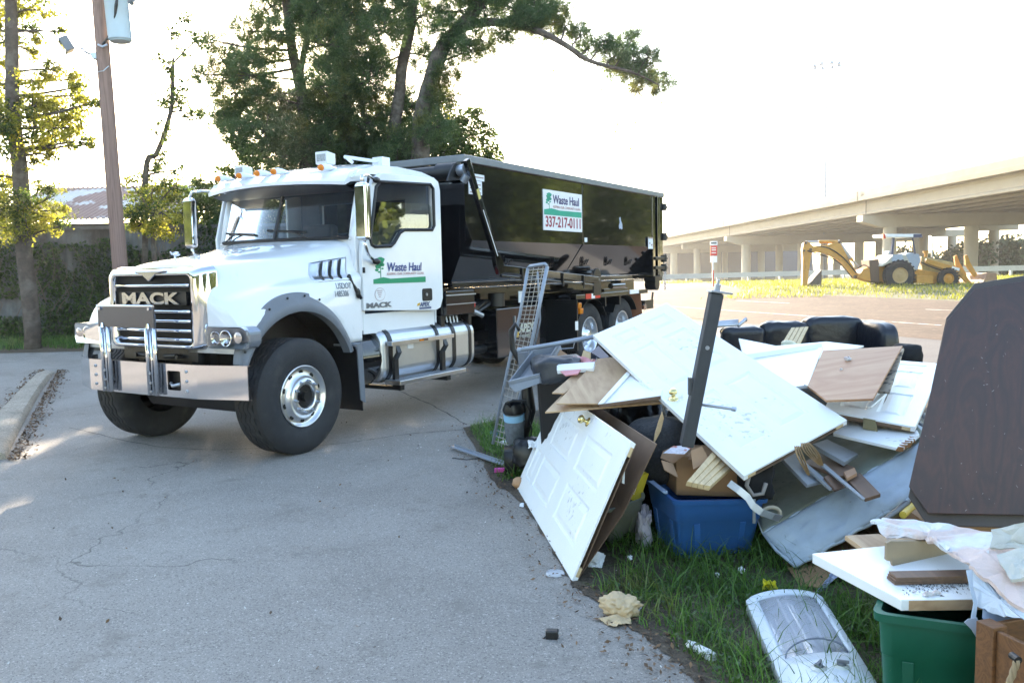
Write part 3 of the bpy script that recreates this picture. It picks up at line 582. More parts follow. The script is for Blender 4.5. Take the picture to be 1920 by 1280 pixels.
m = MB(); m.cyl(bp(1747, 482), bp(1749, 445), .035, n=8); m.build('exhaust_stack', STEEL, bh); m = MB(); m.cyl(bp(1736, 482), bp(1736, 474), .08, n=10); m.cyl(bp(1736, 474), bp(1736, 470), .13, n=10); m.build('air_cleaner', YEL, bh)
m = MB(); m.box(bp(1650, 441).x - .12, bp(1650, 441).x, D - .6, D - .45, bp(1650, 448).z, bp(1650, 440).z); m.build('work_lamp', RED, bh)
for (px, py, r, w, y0, hub) in ((1671, 516, .69, .42, -.95, .36), (1671, 516, .69, .42, .53, .36), (1762, 522, .47, .28, -.85, .24), (1762, 522, .47, .28, .57, .24)):
    c = bp(px, py); c.y = D + y0; m = MB(); m.lathe([(hub * .98, .04), (r * .8, .0), (r * .96, .03), (r, .08), (r, w - .08), (r * .96, w - .03), (r * .8, w), (hub * .98, w - .04)], c, (0, 1, 0), 36)
    for i in range(22):
        a = i * 2 * math.pi / 22; d = Vector((math.cos(a), 0, math.sin(a))); t = Vector((-d.z, 0, d.x)) * .03; h0 = c + d * (r - .01); h1 = c + d * (r + .035)
        m.hexa([h0 - t, h0 + t, h0 + t + Vector((0, w * .5, 0)), h0 - t + Vector((0, w * .5, 0)), h1 - t, h1 + t, h1 + t + Vector((0, w * .5, 0)), h1 - t + Vector((0, w * .5, 0))])
    wh = m.build('wheel', RUB, bh); m = MB(); m.lathe([(0, .03), (.08, .03), (.1, .08), (hub * .8, .10), (hub, .03), (hub, .2)], c, (0, 1, 0), 28); m.build('rim', YEL if r < .6 else mat('tan_rim', (.42, .28, .13), .6), wh)
# ------------------------------------------------------------ leaves / trees
def tree(name, label, cat, group, loc, trunks, blobs, leafm, dens, size, needles=False, stemm=BARK, twigs=True, squash=.85, spread=1.35):
    """trunks: list of (points, radii); blobs: (px,py,D,rpx)"""
    t = thing(name, label, cat, loc, 0, group); m = MB(); tp = []
    for pts, rs in trunks:
        k = 5; P = catmull([tuple(p) for p in pts], k); R_ = np.interp(np.linspace(0, 1, len(P)), np.linspace(0, 1, len(rs)), rs)
        P = [Vector(p) + Vector((noise.noise(Vector(p) * .7), 0, 0)) * .12 * (1 if 0 < i < len(P) - 1 else 0) for i, p in enumerate(P)]
        m.tube(P, [float(q) * .85 for q in R_], 12); tp += [(Vector(p), r) for p, r in zip(P, R_)]
    m.build('trunk', stemm, t, smooth='all'); lm = MB(); Cs = []; Ds = []
    for (px, py, D, r) in blobs:
        c = at(px, py, D); R_ = r / FPX * D * (1.3 if needles else spread)
        best = min(tp, key=lambda q: (q[0] - c).length + (3 if q[0].z > c.z + .2 * R_ else 0) + max(0, (c.z - q[0].z) - 2)) if tp else None
        if best:
            a = best[0]; mid = a.lerp(c, .5) + Vector((0, 0, -.08 * (c - a).length + .1)); pth = catmull([tuple(a), tuple(mid), tuple(c)], 4); rr = min(best[1] * .35, .016 + .012 * (c - a).length)
            lm.tube(pth, list(np.linspace(rr, .018, len(pth))), 6)
        n = max(6, int(dens * R_ ** 2.0 * (4.8 if needles else 11)))
        nt_ = max(3, n) if needles else max(6, int(30 * R_ ** 1.6) + 4)
        sub = []
        for i in range(nt_):
            v = Vector(rng.normal(size=3)); v.normalize(); v = v * R_ * (rng.uniform(.25, 1) ** .6); v.z *= squash; p = c + v
            if twigs and i % (9 if needles else 3) == 0: q_ = c.lerp(p, .5) + Vector((0, 0, -.04)); lm.tube([c.lerp(p, .05), q_, p], [.016, .012, .006], 4)
            sub.append(p); Ds.append(v)
        if needles: Cs += sub
        else:
            for p in sub:
                k = int(n / nt_) + 1; q_ = rng.normal(size=(k, 3)) * R_ * .24 * [1, 1, .7]; Cs.append(np.array(p) + q_)
    if lm.v: lm.build('limb', stemm, t, smooth='all')
    if needles:
        C_ = np.array([list(c) for c in Cs]); Dd = np.array([list(d.normalized()) for d in Ds]); K = 26; n = len(C_)
        base = np.repeat(C_, K, 0); dd = np.repeat(Dd, K, 0) * .45 + [0, 0, .35]; w = rng.normal(size=(n * K, 3)); w /= np.linalg.norm(w, axis=1)[:, None]; d = dd + w; d /= np.linalg.norm(d, axis=1)[:, None]
        s = rng.normal(size=(n * K, 3)); s -= d * (s * d).sum(1)[:, None]; s /= np.linalg.norm(s, axis=1)[:, None]; L = (size * rng.uniform(.6, 1.2, n * K))[:, None]; wd = size * .05
        base = base + rng.normal(size=base.shape) * size * .25
        V = np.stack([base - s * wd, base + s * wd, base + d * L], 1).reshape(-1, 3); npmesh('crown', V, np.arange(3 * n * K).reshape(-1, 3), leafm, t)
    else:
        V, Fq = leafcards(np.concatenate(Cs), size); npmesh('crown', V, Fq, leafm, t)
    return t
def line(pxs, D): return [at(x, y, D) for x, y in pxs]
def gl(x, y): return Vector((x, y, terr(y)))
def tr(pxs, D, rs): L = line(pxs, D); L[0].z = terr(D) - .1; return (L, rs)
D = 24.0
def J(bl, D, dj=1.3, sc=1): return [(x, y, D + rng.uniform(-dj, dj), r * sc) for x, y, r in bl]
tree('pine_tree', 'pine with a straight trunk directly behind the truck cab, the sun shining past it', 'pine tree', 'pines behind the truck', gl(at(575, 500, D).x, D),
     [tr([(585, 500), (575, 300), (558, 150), (540, 60), (532, -60), (520, -260)], D, [.24, .21, .18, .15, .13, .06]), tr([(560, 160), (580, 60), (590, -20)], D, [.12, .1, .08])][0:1] + [([at(560, 150, D), at(582, 50, D), at(595, -30, D)], [.11, .09, .07])],
     J([(395, 75, 20), (420, 115, 24), (385, 140, 20), (470, 60, 32), (500, 95, 30), (440, 175, 36), (410, 215, 28), (470, 140, 38), (465, 215, 40), (440, 255, 26), (498, 245, 38), (500, 180, 30), (575, 240, 36), (600, 160, 40), (560, 200, 30), (610, 85, 44), (560, 20, 36), (500, 20, 26), (600, 20, 40), (520, 290, 34), (570, 290, 36), (480, 300, 26), (455, 120, 30), (530, 200, 34), (430, 230, 22), (540, 250, 34), (590, 40, 36), (525, 60, 26), (540, -60, 60), (600, -90, 60), (470, -60, 40), (520, -180, 80), (590, -220, 70)], D), NEED, 60, .19, True)
tree('pine_tree', 'densest middle pine behind the truck, crown down to the roof lights', 'pine tree', 'pines behind the truck', gl(at(655, 500, D + 1).x, D + 1),
     [tr([(655, 500), (650, 300), (645, 150), (640, 0), (640, -260)], D + 1, [.26, .23, .2, .17, .07])],
     J([(640, 40, 50), (680, 20, 44), (665, 100, 48), (640, 150, 46), (690, 150, 44), (650, 200, 48), (690, 230, 44), (640, 255, 44), (610, 215, 34), (700, 290, 44), (650, 300, 44), (605, 270, 32), (660, -60, 70), (700, -150, 80), (640, -240, 70)], D + 1), NEED, 62, .19, True)
tree('pine_tree', 'vine-wrapped straight pine trunk between the middle pine and the big leaning one', 'pine tree', 'pines behind the truck', gl(at(735, 500, D).x, D),
     [tr([(735, 500), (735, 310), (750, 170), (768, 60), (775, -40), (780, -240)], D, [.24, .21, .19, .17, .15, .07])],
     J([(720, 60, 36), (735, 20, 36), (790, 30, 36), (710, 120, 30), (795, 105, 30), (740, 200, 32), (780, 200, 36), (720, 250, 36), (770, 270, 40), (745, 300, 36), (780, -60, 70), (730, -140, 70), (800, -220, 80)], D), NEED, 56, .19, True)
tree('pine_tree', 'big leaning pine whose long branch reaches out over the black container', 'pine tree', 'pines behind the truck', gl(at(780, 500, D - 1).x, D - 1),
     [tr([(770, 500), (785, 310), (800, 190), (825, 105), (862, 50), (905, -10), (940, -120)], D - 1, [.34, .30, .27, .25, .2, .16, .08]), ([at(862, 52, D - 1), at(910, 42, D - 1.4), at(960, 46, D - 1.6), at(1010, 60, D - 2), at(1060, 85, D - 2), at(1110, 115, D - 2), at(1180, 135, D - 2.3), at(1235, 160, D - 2.3)], [.15, .13, .12, .10, .085, .065, .04, .015])],
     J([(860, 20, 30), (838, 60, 26), (900, 75, 28), (880, 95, 22), (840, 140, 24), (905, 10, 32), (960, 15, 32), (955, 60, 24), (1000, 20, 34), (1040, 18, 28), (1020, 48, 28), (985, 40, 26), (1060, 50, 18), (1090, 66, 20), (1105, 92, 18), (1135, 78, 18), (1150, 108, 26), (1175, 84, 20), (1192, 62, 10), (1188, 118, 26), (1215, 108, 18), (1160, 135, 20), (1205, 145, 20), (1232, 145, 16), (1252, 152, 12), (1235, 168, 12), (1190, 165, 14), (830, 180, 26), (815, 240, 32), (850, 90, 26), (920, -60, 60), (1000, -70, 50), (860, -80, 60)], D - 1.4, .7), NEED, 85, .17, True)
lp = [o for o in bpy.data.objects if o.get('label', '').startswith('big leaning')][0]
m = MB(); vl = []
for pts in ([(1062, 88), (1098, 122), (1120, 160), (1138, 192), (1150, 225), (1158, 255), (1172, 280)], [(1025, 62), (1027, 95), (1030, 118)], [(1120, 165), (1165, 182), (1205, 198), (1228, 205)]):
    L = [at(x, y, 22.2) for x, y in pts]; m.tube(catmull([tuple(p) for p in L], 5), .012, 5); vl += [p + Vector(rng.normal(size=3) * .16) for p in L[2:] for _ in range(9)]
m.build('hanging_vine', TWIG, lp, smooth='all'); V, Fq = leafcards(np.array([list(p) for p in vl]), .08); npmesh('vine_leaves', V, Fq, LEAFD, lp)
# broadleaf growth under the pines
def und(label, bl, D, m, dens=330, size=.085, name='understory_tree', cat='tree', stem=None, grp='leafy trees under the pines', sq=.85, spread=1.35):
    x = sum(b[0] for b in bl) / len(bl); base = stem or [(x, 480), (x, 300)]
    return tree(name, label, cat, grp, gl(at(base[0][0], 500, D).x, D), [tr(base, D, [.09, .05])], J(bl, D, .8), m, dens, size, squash=sq, spread=spread)
und('leafy green tree filling the gap right of the leaning pine behind the container', [(880, 225, 26), (905, 250, 22), (870, 265, 30), (840, 280, 34), (900, 290, 24), (925, 290, 18), (860, 310, 30), (850, 235, 20), (925, 300, 14)], 25, LEAFD, stem=[(860, 490), (865, 260)])
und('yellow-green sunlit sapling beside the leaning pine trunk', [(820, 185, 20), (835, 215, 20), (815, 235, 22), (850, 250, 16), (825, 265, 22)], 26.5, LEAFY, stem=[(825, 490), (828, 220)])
und('dark leafy tree low behind the truck cab roof', [(560, 310, 40), (610, 320, 40), (660, 315, 40), (700, 320, 36), (640, 280, 34), (590, 285, 30), (560, 360, 60), (640, 380, 70), (720, 380, 60), (530, 270, 26), (440, 470, 60), (530, 450, 70), (620, 450, 70), (700, 450, 60), (480, 400, 50)], 26, LEAFD, dens=300, stem=[(620, 490), (620, 320)])
und('shady leafy tree behind the front of the black container', [(760, 320, 40), (810, 320, 38), (850, 330, 34), (800, 380, 60), (880, 380, 60), (745, 270, 30), (790, 250, 34), (900, 430, 60), (820, 450, 60), (750, 440, 60), (960, 450, 50)], 26, LEAFD, stem=[(800, 490), (800, 320)])
und('dark bushy tree standing left behind the truck bonnet and mirror', [(440, 330, 26), (470, 300, 22), (410, 380, 24), (385, 430, 34), (350, 450, 30), (330, 420, 24), (420, 420, 34), (470, 360, 26), (455, 275, 18), (400, 350, 14), (450, 420, 40), (520, 420, 50), (360, 390, 26), (395, 400, 30), (340, 440, 34), (375, 350, 18), (320, 450, 26)], 22.3, LEAFD, dens=520, size=.075, stem=[(430, 490), (440, 340)])
und('slim young tree with sparse leaves between the utility pole and the truck', [(315, 125, 9), (325, 160, 14), (318, 185, 16), (335, 195, 13), (360, 215, 12), (310, 240, 9), (305, 255, 10), (295, 300, 13), (280, 320, 14), (330, 320, 9), (345, 100, 8), (370, 75, 13), (340, 40, 11), (320, 60, 8), (300, 110, 7), (300, 350, 24), (285, 380, 22), (330, 365, 10)], 20.5, LEAFD, dens=260, size=.07, spread=1.7, stem=[(262, 500), (272, 330), (290, 290), (312, 240), (325, 190), (325, 120)])
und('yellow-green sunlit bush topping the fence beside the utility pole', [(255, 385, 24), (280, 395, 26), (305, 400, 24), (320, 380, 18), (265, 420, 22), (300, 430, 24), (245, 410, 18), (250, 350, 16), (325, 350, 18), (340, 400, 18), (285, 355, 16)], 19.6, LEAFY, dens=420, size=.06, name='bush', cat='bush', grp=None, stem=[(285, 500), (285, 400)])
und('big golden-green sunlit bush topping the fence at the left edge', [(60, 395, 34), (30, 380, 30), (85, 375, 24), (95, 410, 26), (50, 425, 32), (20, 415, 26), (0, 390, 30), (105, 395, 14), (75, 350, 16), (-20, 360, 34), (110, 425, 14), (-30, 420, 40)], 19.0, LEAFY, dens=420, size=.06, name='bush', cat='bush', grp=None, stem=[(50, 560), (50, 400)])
tree('oak_tree', 'tall ivy-flecked tree with a bare dark trunk at the left edge', 'tree', None, gl(at(45, 600, 18.6).x, 18.6),
     [([Vector((at(50, 500, 18.6).x, 18.6, .1)), at(38, 370, 18.6), at(30, 280, 18.6), at(22, 180, 18.6), at(20, 60, 18.6), at(18, -120, 18.6), at(10, -300, 18.6)], [.21, .20, .185, .17, .155, .12, .06])],
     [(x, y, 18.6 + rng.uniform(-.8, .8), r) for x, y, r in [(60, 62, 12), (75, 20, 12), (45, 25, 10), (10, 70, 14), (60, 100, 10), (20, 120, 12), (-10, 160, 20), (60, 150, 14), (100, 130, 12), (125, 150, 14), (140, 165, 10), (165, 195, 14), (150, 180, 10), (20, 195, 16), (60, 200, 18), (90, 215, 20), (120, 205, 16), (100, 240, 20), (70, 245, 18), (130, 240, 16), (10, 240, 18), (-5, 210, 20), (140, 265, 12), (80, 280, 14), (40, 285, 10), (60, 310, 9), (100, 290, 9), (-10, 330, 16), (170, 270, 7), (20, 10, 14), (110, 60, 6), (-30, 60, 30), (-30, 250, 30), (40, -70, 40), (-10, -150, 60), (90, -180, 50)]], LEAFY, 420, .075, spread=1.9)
for k, (bl, lab) in enumerate((([(1800, 490, 26), (1830, 480, 26), (1860, 476, 26), (1890, 478, 28), (1925, 482, 30), (1850, 500, 20), (1900, 500, 24)], 'hazy green trees in the sunlight under the right side of the overpass'), ([(1690, 480, 16), (1720, 486, 14), (1745, 488, 14)], 'small hazy tree seen between the columns behind the yellow digger'))):
    tree('far_tree', lab, 'tree', None, gl(at(bl[0][0], 500, 100 + 20 * k).x, 100 + 20 * k), [tr([(bl[0][0], 510), (bl[0][0], 480)], 100 + 20 * k, [.3, .15])], J(bl, 100 + 20 * k, 3), FARL, 22, .45, twigs=False)
# unseen trees added behind and beside the photographer for reflections in paint and chrome
for k, (x, y, h, r) in enumerate(((16, -9, 9, 4.5), (25, 24, 8, 4.6), (6, -14, 10, 5), (-8, -13, 9, 5), (29, 34, 10, 5.5), (24, 13, 7, 4.2), (-20, -16, 11, 6), (-26, 4, 9, 5), (-24, -6, 8, 5))):
    t = thing('reflection_tree', 'unseen round leafy tree added for reflections off to the %s of the driveway entrance' % ['near right', 'far right', 'rear', 'rear left', 'distant right', 'middle right', 'distant rear left', 'far left', 'near left'][k], 'tree', gl(x, y)); m = MB(); m.tube([(x, y, 0), (x + .1, y, h * .4), (x, y, h * .8)], [.28, .22, .1], 10); m.build('trunk', BARK, t)
    C_ = rng.normal(size=(6000, 3)); C_ = C_ / np.linalg.norm(C_, axis=1)[:, None] * (rng.uniform(.3, 1, (6000, 1)) ** .5) * [r, r, r * .8] + [x, y, h * .62]; V, Fq = leafcards(C_, .5); npmesh('crown', V, Fq, LEAFD, t)
# ------------------------------------------------------------ fence, shed, pole
def corr(name, A, B, z0, z1, pitch, depth, m, parent=None, top=None):
    A = Vector(A); B = Vector(B); L = (B - A).length; n = int(L / pitch * 4); d = (B - A).normalized(); nn = Vector((-d.y, d.x, 0)); mb = MB(); vs = []; fs = []
    for i in range(n + 1):
        p = A + d * (L * i / n); o = nn * (depth * math.sin(i * math.pi / 2 + .4)); g = terr(p.y); vs += [p + o + Vector((0, 0, g + z0)), p + o + Vector((0, 0, g + z1)) + (top or Vector((0, 0, 0)))]
    for i in range(n): fs.append((2 * i, 2 * i + 2, 2 * i + 3, 2 * i + 1))
    mb.add(vs, fs); return mb.build(name, m, parent, solid=.004)
FENM = mat('weathered_fence_metal', (.15, .16, .165), .6, .3, var=.25, vs=2, col2=(.09, .08, .07), c2s=1.2)
fe = thing('metal_fence', 'tall grey corrugated metal fence overgrown with vines behind the truck front', 'fence', (-11, 20.4, terr(20.4)))
corr('panel', (-19, 20.2, 0), (-4.2, 21.6, 0), 0, 2.75, .20, .02, FENM, fe)
m = MB(); m.prism([(-19, 20.13, .23 + 2.7), (-4.2, 21.53, .25 + 2.7), (-4.2, 21.53, .25 + 2.78), (-19, 20.13, .23 + 2.78)], (0, -.05, 0)); m.build('top_rail', FENM, fe)
# vines on the fence
vn = []
for i in range(30000):
    x = rng.uniform(-17, -5); s = noise.noise(Vector((x * .7, 0, 2))) ; zt = 1.5 + 1.5 * noise.noise(Vector((x * .5, 5, 1))) + 1.0 ; z = rng.uniform(0, 1) ** 1.25 * max(zt, .5)
    if noise.noise(Vector((x * 1.1, z * .8, 7))) < -.18 and z > .6: continue
    vn.append((x, 20.3 + (x + 17) * .094 - abs(rng.normal()) * (.10 + .35 * max(0, 1 - z)), terr(20.5) + z))
vt = thing('climbing_vine', 'dark green vine and brush climbing over the corrugated metal fence', 'vine', (-11, 20.0, terr(20)))
V, Fq = leafcards(np.array(vn), .085); npmesh('foliage', V, Fq, IVY, vt); m = MB()
for i in range(46):
    x = rng.uniform(-14.5, -5.5); z = rng.uniform(0, 1.2); p = Vector((x, 20.15 + (x + 17) * .094 - .1, terr(20) + z)); pts = [p]
    for k in range(6): p = p + Vector((rng.uniform(-.3, .3), rng.uniform(-.06, .05), rng.uniform(.1, .42))); pts.append(p)
    m.tube(pts, list(np.linspace(.014, .005, 7)), 4)
m.build('stem', TWIG, vt)
sh = thing('shed', 'old shed behind the fence with a rusty corrugated metal roof', 'shed', (at(230, 500, 27).x, 27, terr(27)))
x0 = at(-40, 400, 26).x; x1 = at(345, 400, 26).x; za = at(200, 411, 26).z; zb = at(200, 350, 30).z
m = MB(); m.box(x0 + .3, x1 - .3, 26.3, 31, terr(27), za - .1); m.build('wall', mat('dark_shed_wall', (.06, .055, .05), .8), sh)
ROOFM = mat('rusty_tin_roof', (.50, .49, .47), .5, .4, var=.15, vs=2, col2=(.23, .13, .10), c2s=.55, c2t=(.46, .5))
m = MB(); vs = []; fs = []; n = 110
for i in range(n + 1):
    x = x0 + (x1 - x0) * i / n; w = .03 * math.sin(i * math.pi / 1.5)
    vs += [(x, 25.8, za + w), (x, 30, zb + w)]
for i in range(n): fs.append((2 * i, 2 * i + 2, 2 * i + 3, 2 * i + 1))
m.add(vs, fs); m.build('roof', ROOFM, sh, solid=.01)
# utility pole
DP = 17.9; up = thing('utility_pole', 'leaning brown wooden utility pole with a grey transformer near its top', 'utility pole', (at(236, 500, DP).x, DP, terr(DP)))
m = MB(); a = at(232, 560, DP); a.z = terr(DP) - .1; a.x = at(243, 640, DP).x; P_ = [a, at(226, 510, DP), at(212, 340, DP), at(199, 170, DP), at(185, 0, DP), at(172, -160, DP)]
m.tube(P_, [.165, .155, .147, .14, .134, .13], 20); m.build('shaft', POLEW, up, smooth='all')
c = at(233, 74, DP - .1); m = MB(); m.lathe([(0, .0), (.2, .0), (.215, .03), (.235, .04), (.235, 1.0), (.25, 1.02), (.25, 1.06), (0, 1.1)], at(226, 79, DP - .1), (-.045, 0, 1), 32)
tf = m.build('transformer', mat('transformer_grey', (.40, .48, .52), .45, var=.04), up, smooth=True); m = MB(); m.cyl(at(243, 4, DP - .35), at(250, 0, DP - .5), .045, n=10); m.ball(at(247, 6, DP - .4), .05); m.cyl(at(196, 8, DP), at(210, 6, DP), .03, n=8); m.cyl(at(200, 34, DP), at(212, 33, DP), .02, n=8); m.build('bushing', PLG, tf)
m = MB(); m.tube([at(221, -30, DP - .3), at(219, 10, DP - .35), at(213, 45, DP - .3), at(203, 70, DP - .22), at(192, 84, DP - .2)], .022, 7); m.tube([at(223, -30, DP - .32), at(216, 12, DP - .38), at(215, 40, DP - .3), at(206, 66, DP - .25), at(195, 82, DP - .2)], .018, 7); m.build('cable', PLB, up)
m = MB(); m.tube([at(184, 84, DP - .2), at(192, 88, DP - .25), at(201, 84, DP - .2)], .022, 7); m.tube([at(184, 135, DP - .18), at(194, 133, DP - .2), at(204, 124, DP - .16)], .010, 6); m.build('band', STEEL, up)
fl = thing('floodlight', 'grey floodlight fixed to the utility pole and pointing down left', 'floodlight', tuple(at(128, 84, DP)))
m = MB(); o_ = at(125, 84, DP); ax = Vector((-.75, -.45, -.48)).normalized(); sx = ax.cross(Vector((0, 0, 1))).normalized(); sz = sx.cross(ax)
def ob(c, a, b, d, e, f, g): return [c + sx * i + sz * j_ + ax * k for k in (f, g) for i, j_ in ((a, d), (b, d), (b, e), (a, e))]
m.hexa(ob(o_, -.17, .17, -.15, .15, -.08, .10)); m.build('housing', PLG, fl, bevel=.02)
m = MB(); m.hexa(ob(o_, -.15, .15, -.13, .13, .102, .106)); m.build('lens', LENS, fl); m = MB(); m.hexa(ob(o_, -.14, .14, -.12, .12, .1005, .1015)); m.build('reflector', mat('lamp_reflector', (.55, .58, .55), .4, var=.1), fl)
m = MB(); m.tube([at(139, 82, DP), at(155, 88, DP), at(150, 96, DP), at(140, 96, DP)], .018, 6); m.tube([at(153, 90, DP), at(160, 98, DP), at(180, 106, DP)], .025, 6); m.box(at(180, 106, DP).x - .05, at(180, 106, DP).x + .05, DP - .1, DP + .1, at(180, 112, DP).z, at(180, 100, DP).z); m.build('bracket', STEEL, fl)
# ============================================================ TRUCK  (local axes: x = rearwards, y = across to the far side, z = up)
TO = Vector((-2.0382, 7.9217, 0)); TR = math.radians(90 - 30.65)
tk = thing('roll_off_truck', 'white roll-off truck with chrome bumper and grey wheel arches on the driveway', 'truck', TO, TR)
def tb(mb, name, m, par=None, **k): return mb.build(name, m, par or tk, local=True, **k)
# ---- body: bonnet and wings as one lofted skin
CV = 1.25
def sec(u, zt, wt, zs, ws, zm, wm, wo, zl):  # centre top, shoulder, side, outer, low
    return [(u, 0, zt), (u, wt * .55, zt - .008), (u, wt, zt - .035), (u, ws, zs), (u, wm, zm), (u, (wm + wo) / 2 + .04, zm - .08), (u, wo, zm - .24), (u, wo + .005, (zm - .24 + zl) / 2), (u, wo, zl)]
SEC = [sec(-.60, 1.80, .40, 1.70, .57, 1.50, .74, 1.12, 1.03), sec(-.54, 1.87, .43, 1.76, .62, 1.56, .80, 1.17, 1.02), sec(-.36, 1.91, .48, 1.81, .68, 1.62, .86, 1.185, 1.02), sec(-.05, 1.95, .54, 1.86, .76, 1.68, .92, 1.185, 1.02), sec(.35, 2.00, .62, 1.90, .86, 1.72, .98, 1.18, 1.02), sec(.75, 2.07, .72, 1.97, .95, 1.74, 1.05, 1.17, 1.02), sec(1.03, 2.14, .80, 2.03, 1.01, 1.78, 1.09, 1.15, 1.02)]
rows = catmull([np.array(s).ravel() for s in SEC], 5); grid = []
for r in rows: grid.append([tuple(p) for p in np.array(catmull(list(r.reshape(-1, 3)), 4))])
def half(sgn):
    m = MB(); w = len(grid[0]); vs = [(p[0], CV + sgn * p[1], p[2]) for r in grid for p in r]; fs = []
    for i in range(len(grid) - 1):
        for j in range(w - 1): fs.append((i * w + j, i * w + j + 1, (i + 1) * w + j + 1, (i + 1) * w + j))
    return vs, fs, w
m = MB()
va, fa, w = half(1); vb, fb, _ = half(-1); m.add(va, fa); m.add(vb, fb)
for sgn in (1, -1):
    r = grid[0]; m.add([(p[0], CV + sgn * p[1], p[2]) for p in r] + [(-.60, CV + sgn * .42, 1.03)], [tuple(range(len(r))) + (len(r),)])
    r = grid[-1]; m.add([(p[0], CV + sgn * p[1], p[2]) for p in r] + [(1.03, CV, 1.03)], [tuple(range(len(r))) + (len(r),)])
# wheel-arch openings: drop side faces inside the arch circle, refined by moving boundary points onto it
AU, AZ, AR = .10, .60, .80
def arch(mb):
    V = mb.v; nf = []
    for f in mb.f:
        c = sum((V[i] for i in f), Vector()) / len(f)
        if abs(c.y - CV) > .90 and abs(c.x + .60) > .02 and math.hypot(c.x - AU, c.z - AZ) < AR + .03: continue
        nf.append(f)
    mb.f = nf
arch(m); hood = tb(m, 'bonnet', WHITE, smooth=True, solid=.012)
for sgn in (1, -1):   # grey flared wheel arches
    y_out = CV - sgn * 1.215; m = MB(); vs = []; fs = []; N = 40
    for i in range(N + 1):
        t = i / N; a = math.radians(156 - 132 * t)
        ro = (.97 - .12 * abs(2 * t - 1) ** 3) if t < .5 else 1.0 - .03 - .07 * abs(2 * t - 1) ** 1.5; ri = .785; ca, sa = math.cos(a), math.sin(a); ex = .97 if ca < 0 else .93
        for r_, dy in ((ri, .10), (ri, .0), (ri + .03, -.012), ((ri + ro) / 2, .0), (ro - .03, .045), (ro, .055), (ro, .13)):
            vs.append((AU + r_ * ca * ex, y_out + sgn * dy, AZ + r_ * sa))
    for i in range(N):
        for j in range(6): fs.append((i * 7 + j, i * 7 + j + 1, (i + 1) * 7 + j + 1, (i + 1) * 7 + j))
    fs += [tuple(range(7)), tuple(range(N * 7, N * 7 + 7))]; m.add(vs, fs); ar_ = tb(m, 'wheel_arch', PLG, smooth=True)
    m = MB()
    for t in (.06, .18, .30, .42, .53, .63):
        a = math.radians(156 - 132 * t); ro = .935 - .09 * abs(2 * t - 1) ** 2; p = Vector((AU + ro * math.cos(a) * .96, y_out + sgn * .022, AZ + ro * math.sin(a))); m.cyl(p, p - Vector((0, sgn * .008, 0)), .013, .010, 10)
    tb(m, 'bolt', PLB, ar_)
    ya, yb = sorted((y_out + sgn * .10, y_out + sgn * .82)); m = MB(); m.arcshell(AU, AZ, AR + .02, ya, yb, 138, 18); tb(m, 'wheel_well', BLACKM)
# ---- lower apron under bonnet, front lamps
for sgn in (1, -1):
    c = CV - sgn * 1.06
    pts = rrect(-.31, .22, 1.085, 1.285, .07); 
    def hp(p, d): y = p[0]; return (-.645 + d + max(0, (y - .05)) ** 2 * 1.3, c - sgn * y, p[1])
    m = MB(); L = []; N = len(pts); vs = [hp(p, -.02) for p in pts] + [hp(p, .12) for p in pts]; m.add(vs, [tuple(range(N)), tuple(range(N, 2 * N))] + [(i, (i + 1) % N, (i + 1) % N + N, i + N) for i in range(N)])
    hl_ = tb(m, 'headlight', mat('lamp_dark', (.26, .29, .34), .25, .6)); m = MB()
    for y, r in ((-.165, .062), (-.03, .075)): p = Vector(hp((y, 1.18), -.024)); m.lathe([(r, 0), (r, -.012), (r * .92, -.012), (r * .55, .012), (.012, .022)], p, (1, 0, 0), 24)
    tb(m, 'reflector', CHROME, hl_, smooth='all')
    m = MB(); p = Vector(hp((.12, 1.19), -.03)); m.lathe([(.052, 0), (.04, -.01), (.0, -.014)], p, (1, 0, 0), 20); tb(m, 'indicator', mat('clear_orange_lamp', (.62, .50, .44), .12, .4), hl_, smooth='all')
    m = MB(); vs = [hp(p, -.05) for p in pts]; m.add(vs, [tuple(range(N))]); k = [((p[0]) * 1.03, (p[1] - 1.18) * 1.06 + 1.18) for p in pts]; m.add([hp(p, -.048) for p in pts] + [hp(p, -.01) for p in k], [(i, (i + 1) % N, (i + 1) % N + N, i + N) for i in range(N)]); tb(m, 'headlight_lens', LENS, hl_, fix=False)
# ---- grille
m = MB(); m.box(-.62, -.56, .63, 1.87, 1.06, 1.80); gr_ = tb(m, 'grille', mat('grille_black', (.008, .008, .009), .5, spec=.2))
inn = rrect(-.575, .575, 1.10, 1.755, .06); 
def ring(sc, u, dz=0): return [(u, CV + p[0] * sc[0], 1.43 + (p[1] - 1.43) * sc[1] + dz) for p in inn]
m = MB(); rs_ = [ring((1, 1), -.60), ring((1.0, 1.0), -.665), ring((1.03, 1.03), -.675), ring((1.11, 1.09), -.665, .0), ring((1.24, 1.17), -.60, .015), ring((1.30, 1.22), -.50, .02)]
for r in rs_[3:]:
    for i, p in enumerate(r):
        if p[2] < 1.10: r[i] = (p[0], p[1], max(p[2], 1.035))
N = len(inn); vs = [p for r in rs_ for p in r]; m.add(vs, [(k * N + i, k * N + (i + 1) % N, (k + 1) * N + (i + 1) % N, (k + 1) * N + i) for k in range(5) for i in range(N)]); tb(m, 'grille_surround', CHROME, gr_, smooth='all')
m = MB(); m.prism([(-.685, CV + .24, 1.80), (-.685, CV - .24, 1.80), (-.685, CV - .10, 1.765), (-.685, CV, 1.70), (-.685, CV + .10, 1.765)], (.05, 0, 0)); tb(m, 'crest', MATS['satin_chrome'] if 'satin_chrome' in MATS else mat('satin_chrome', (.42, .43, .46), .22, 1, var=.05), gr_, bevel=.008)
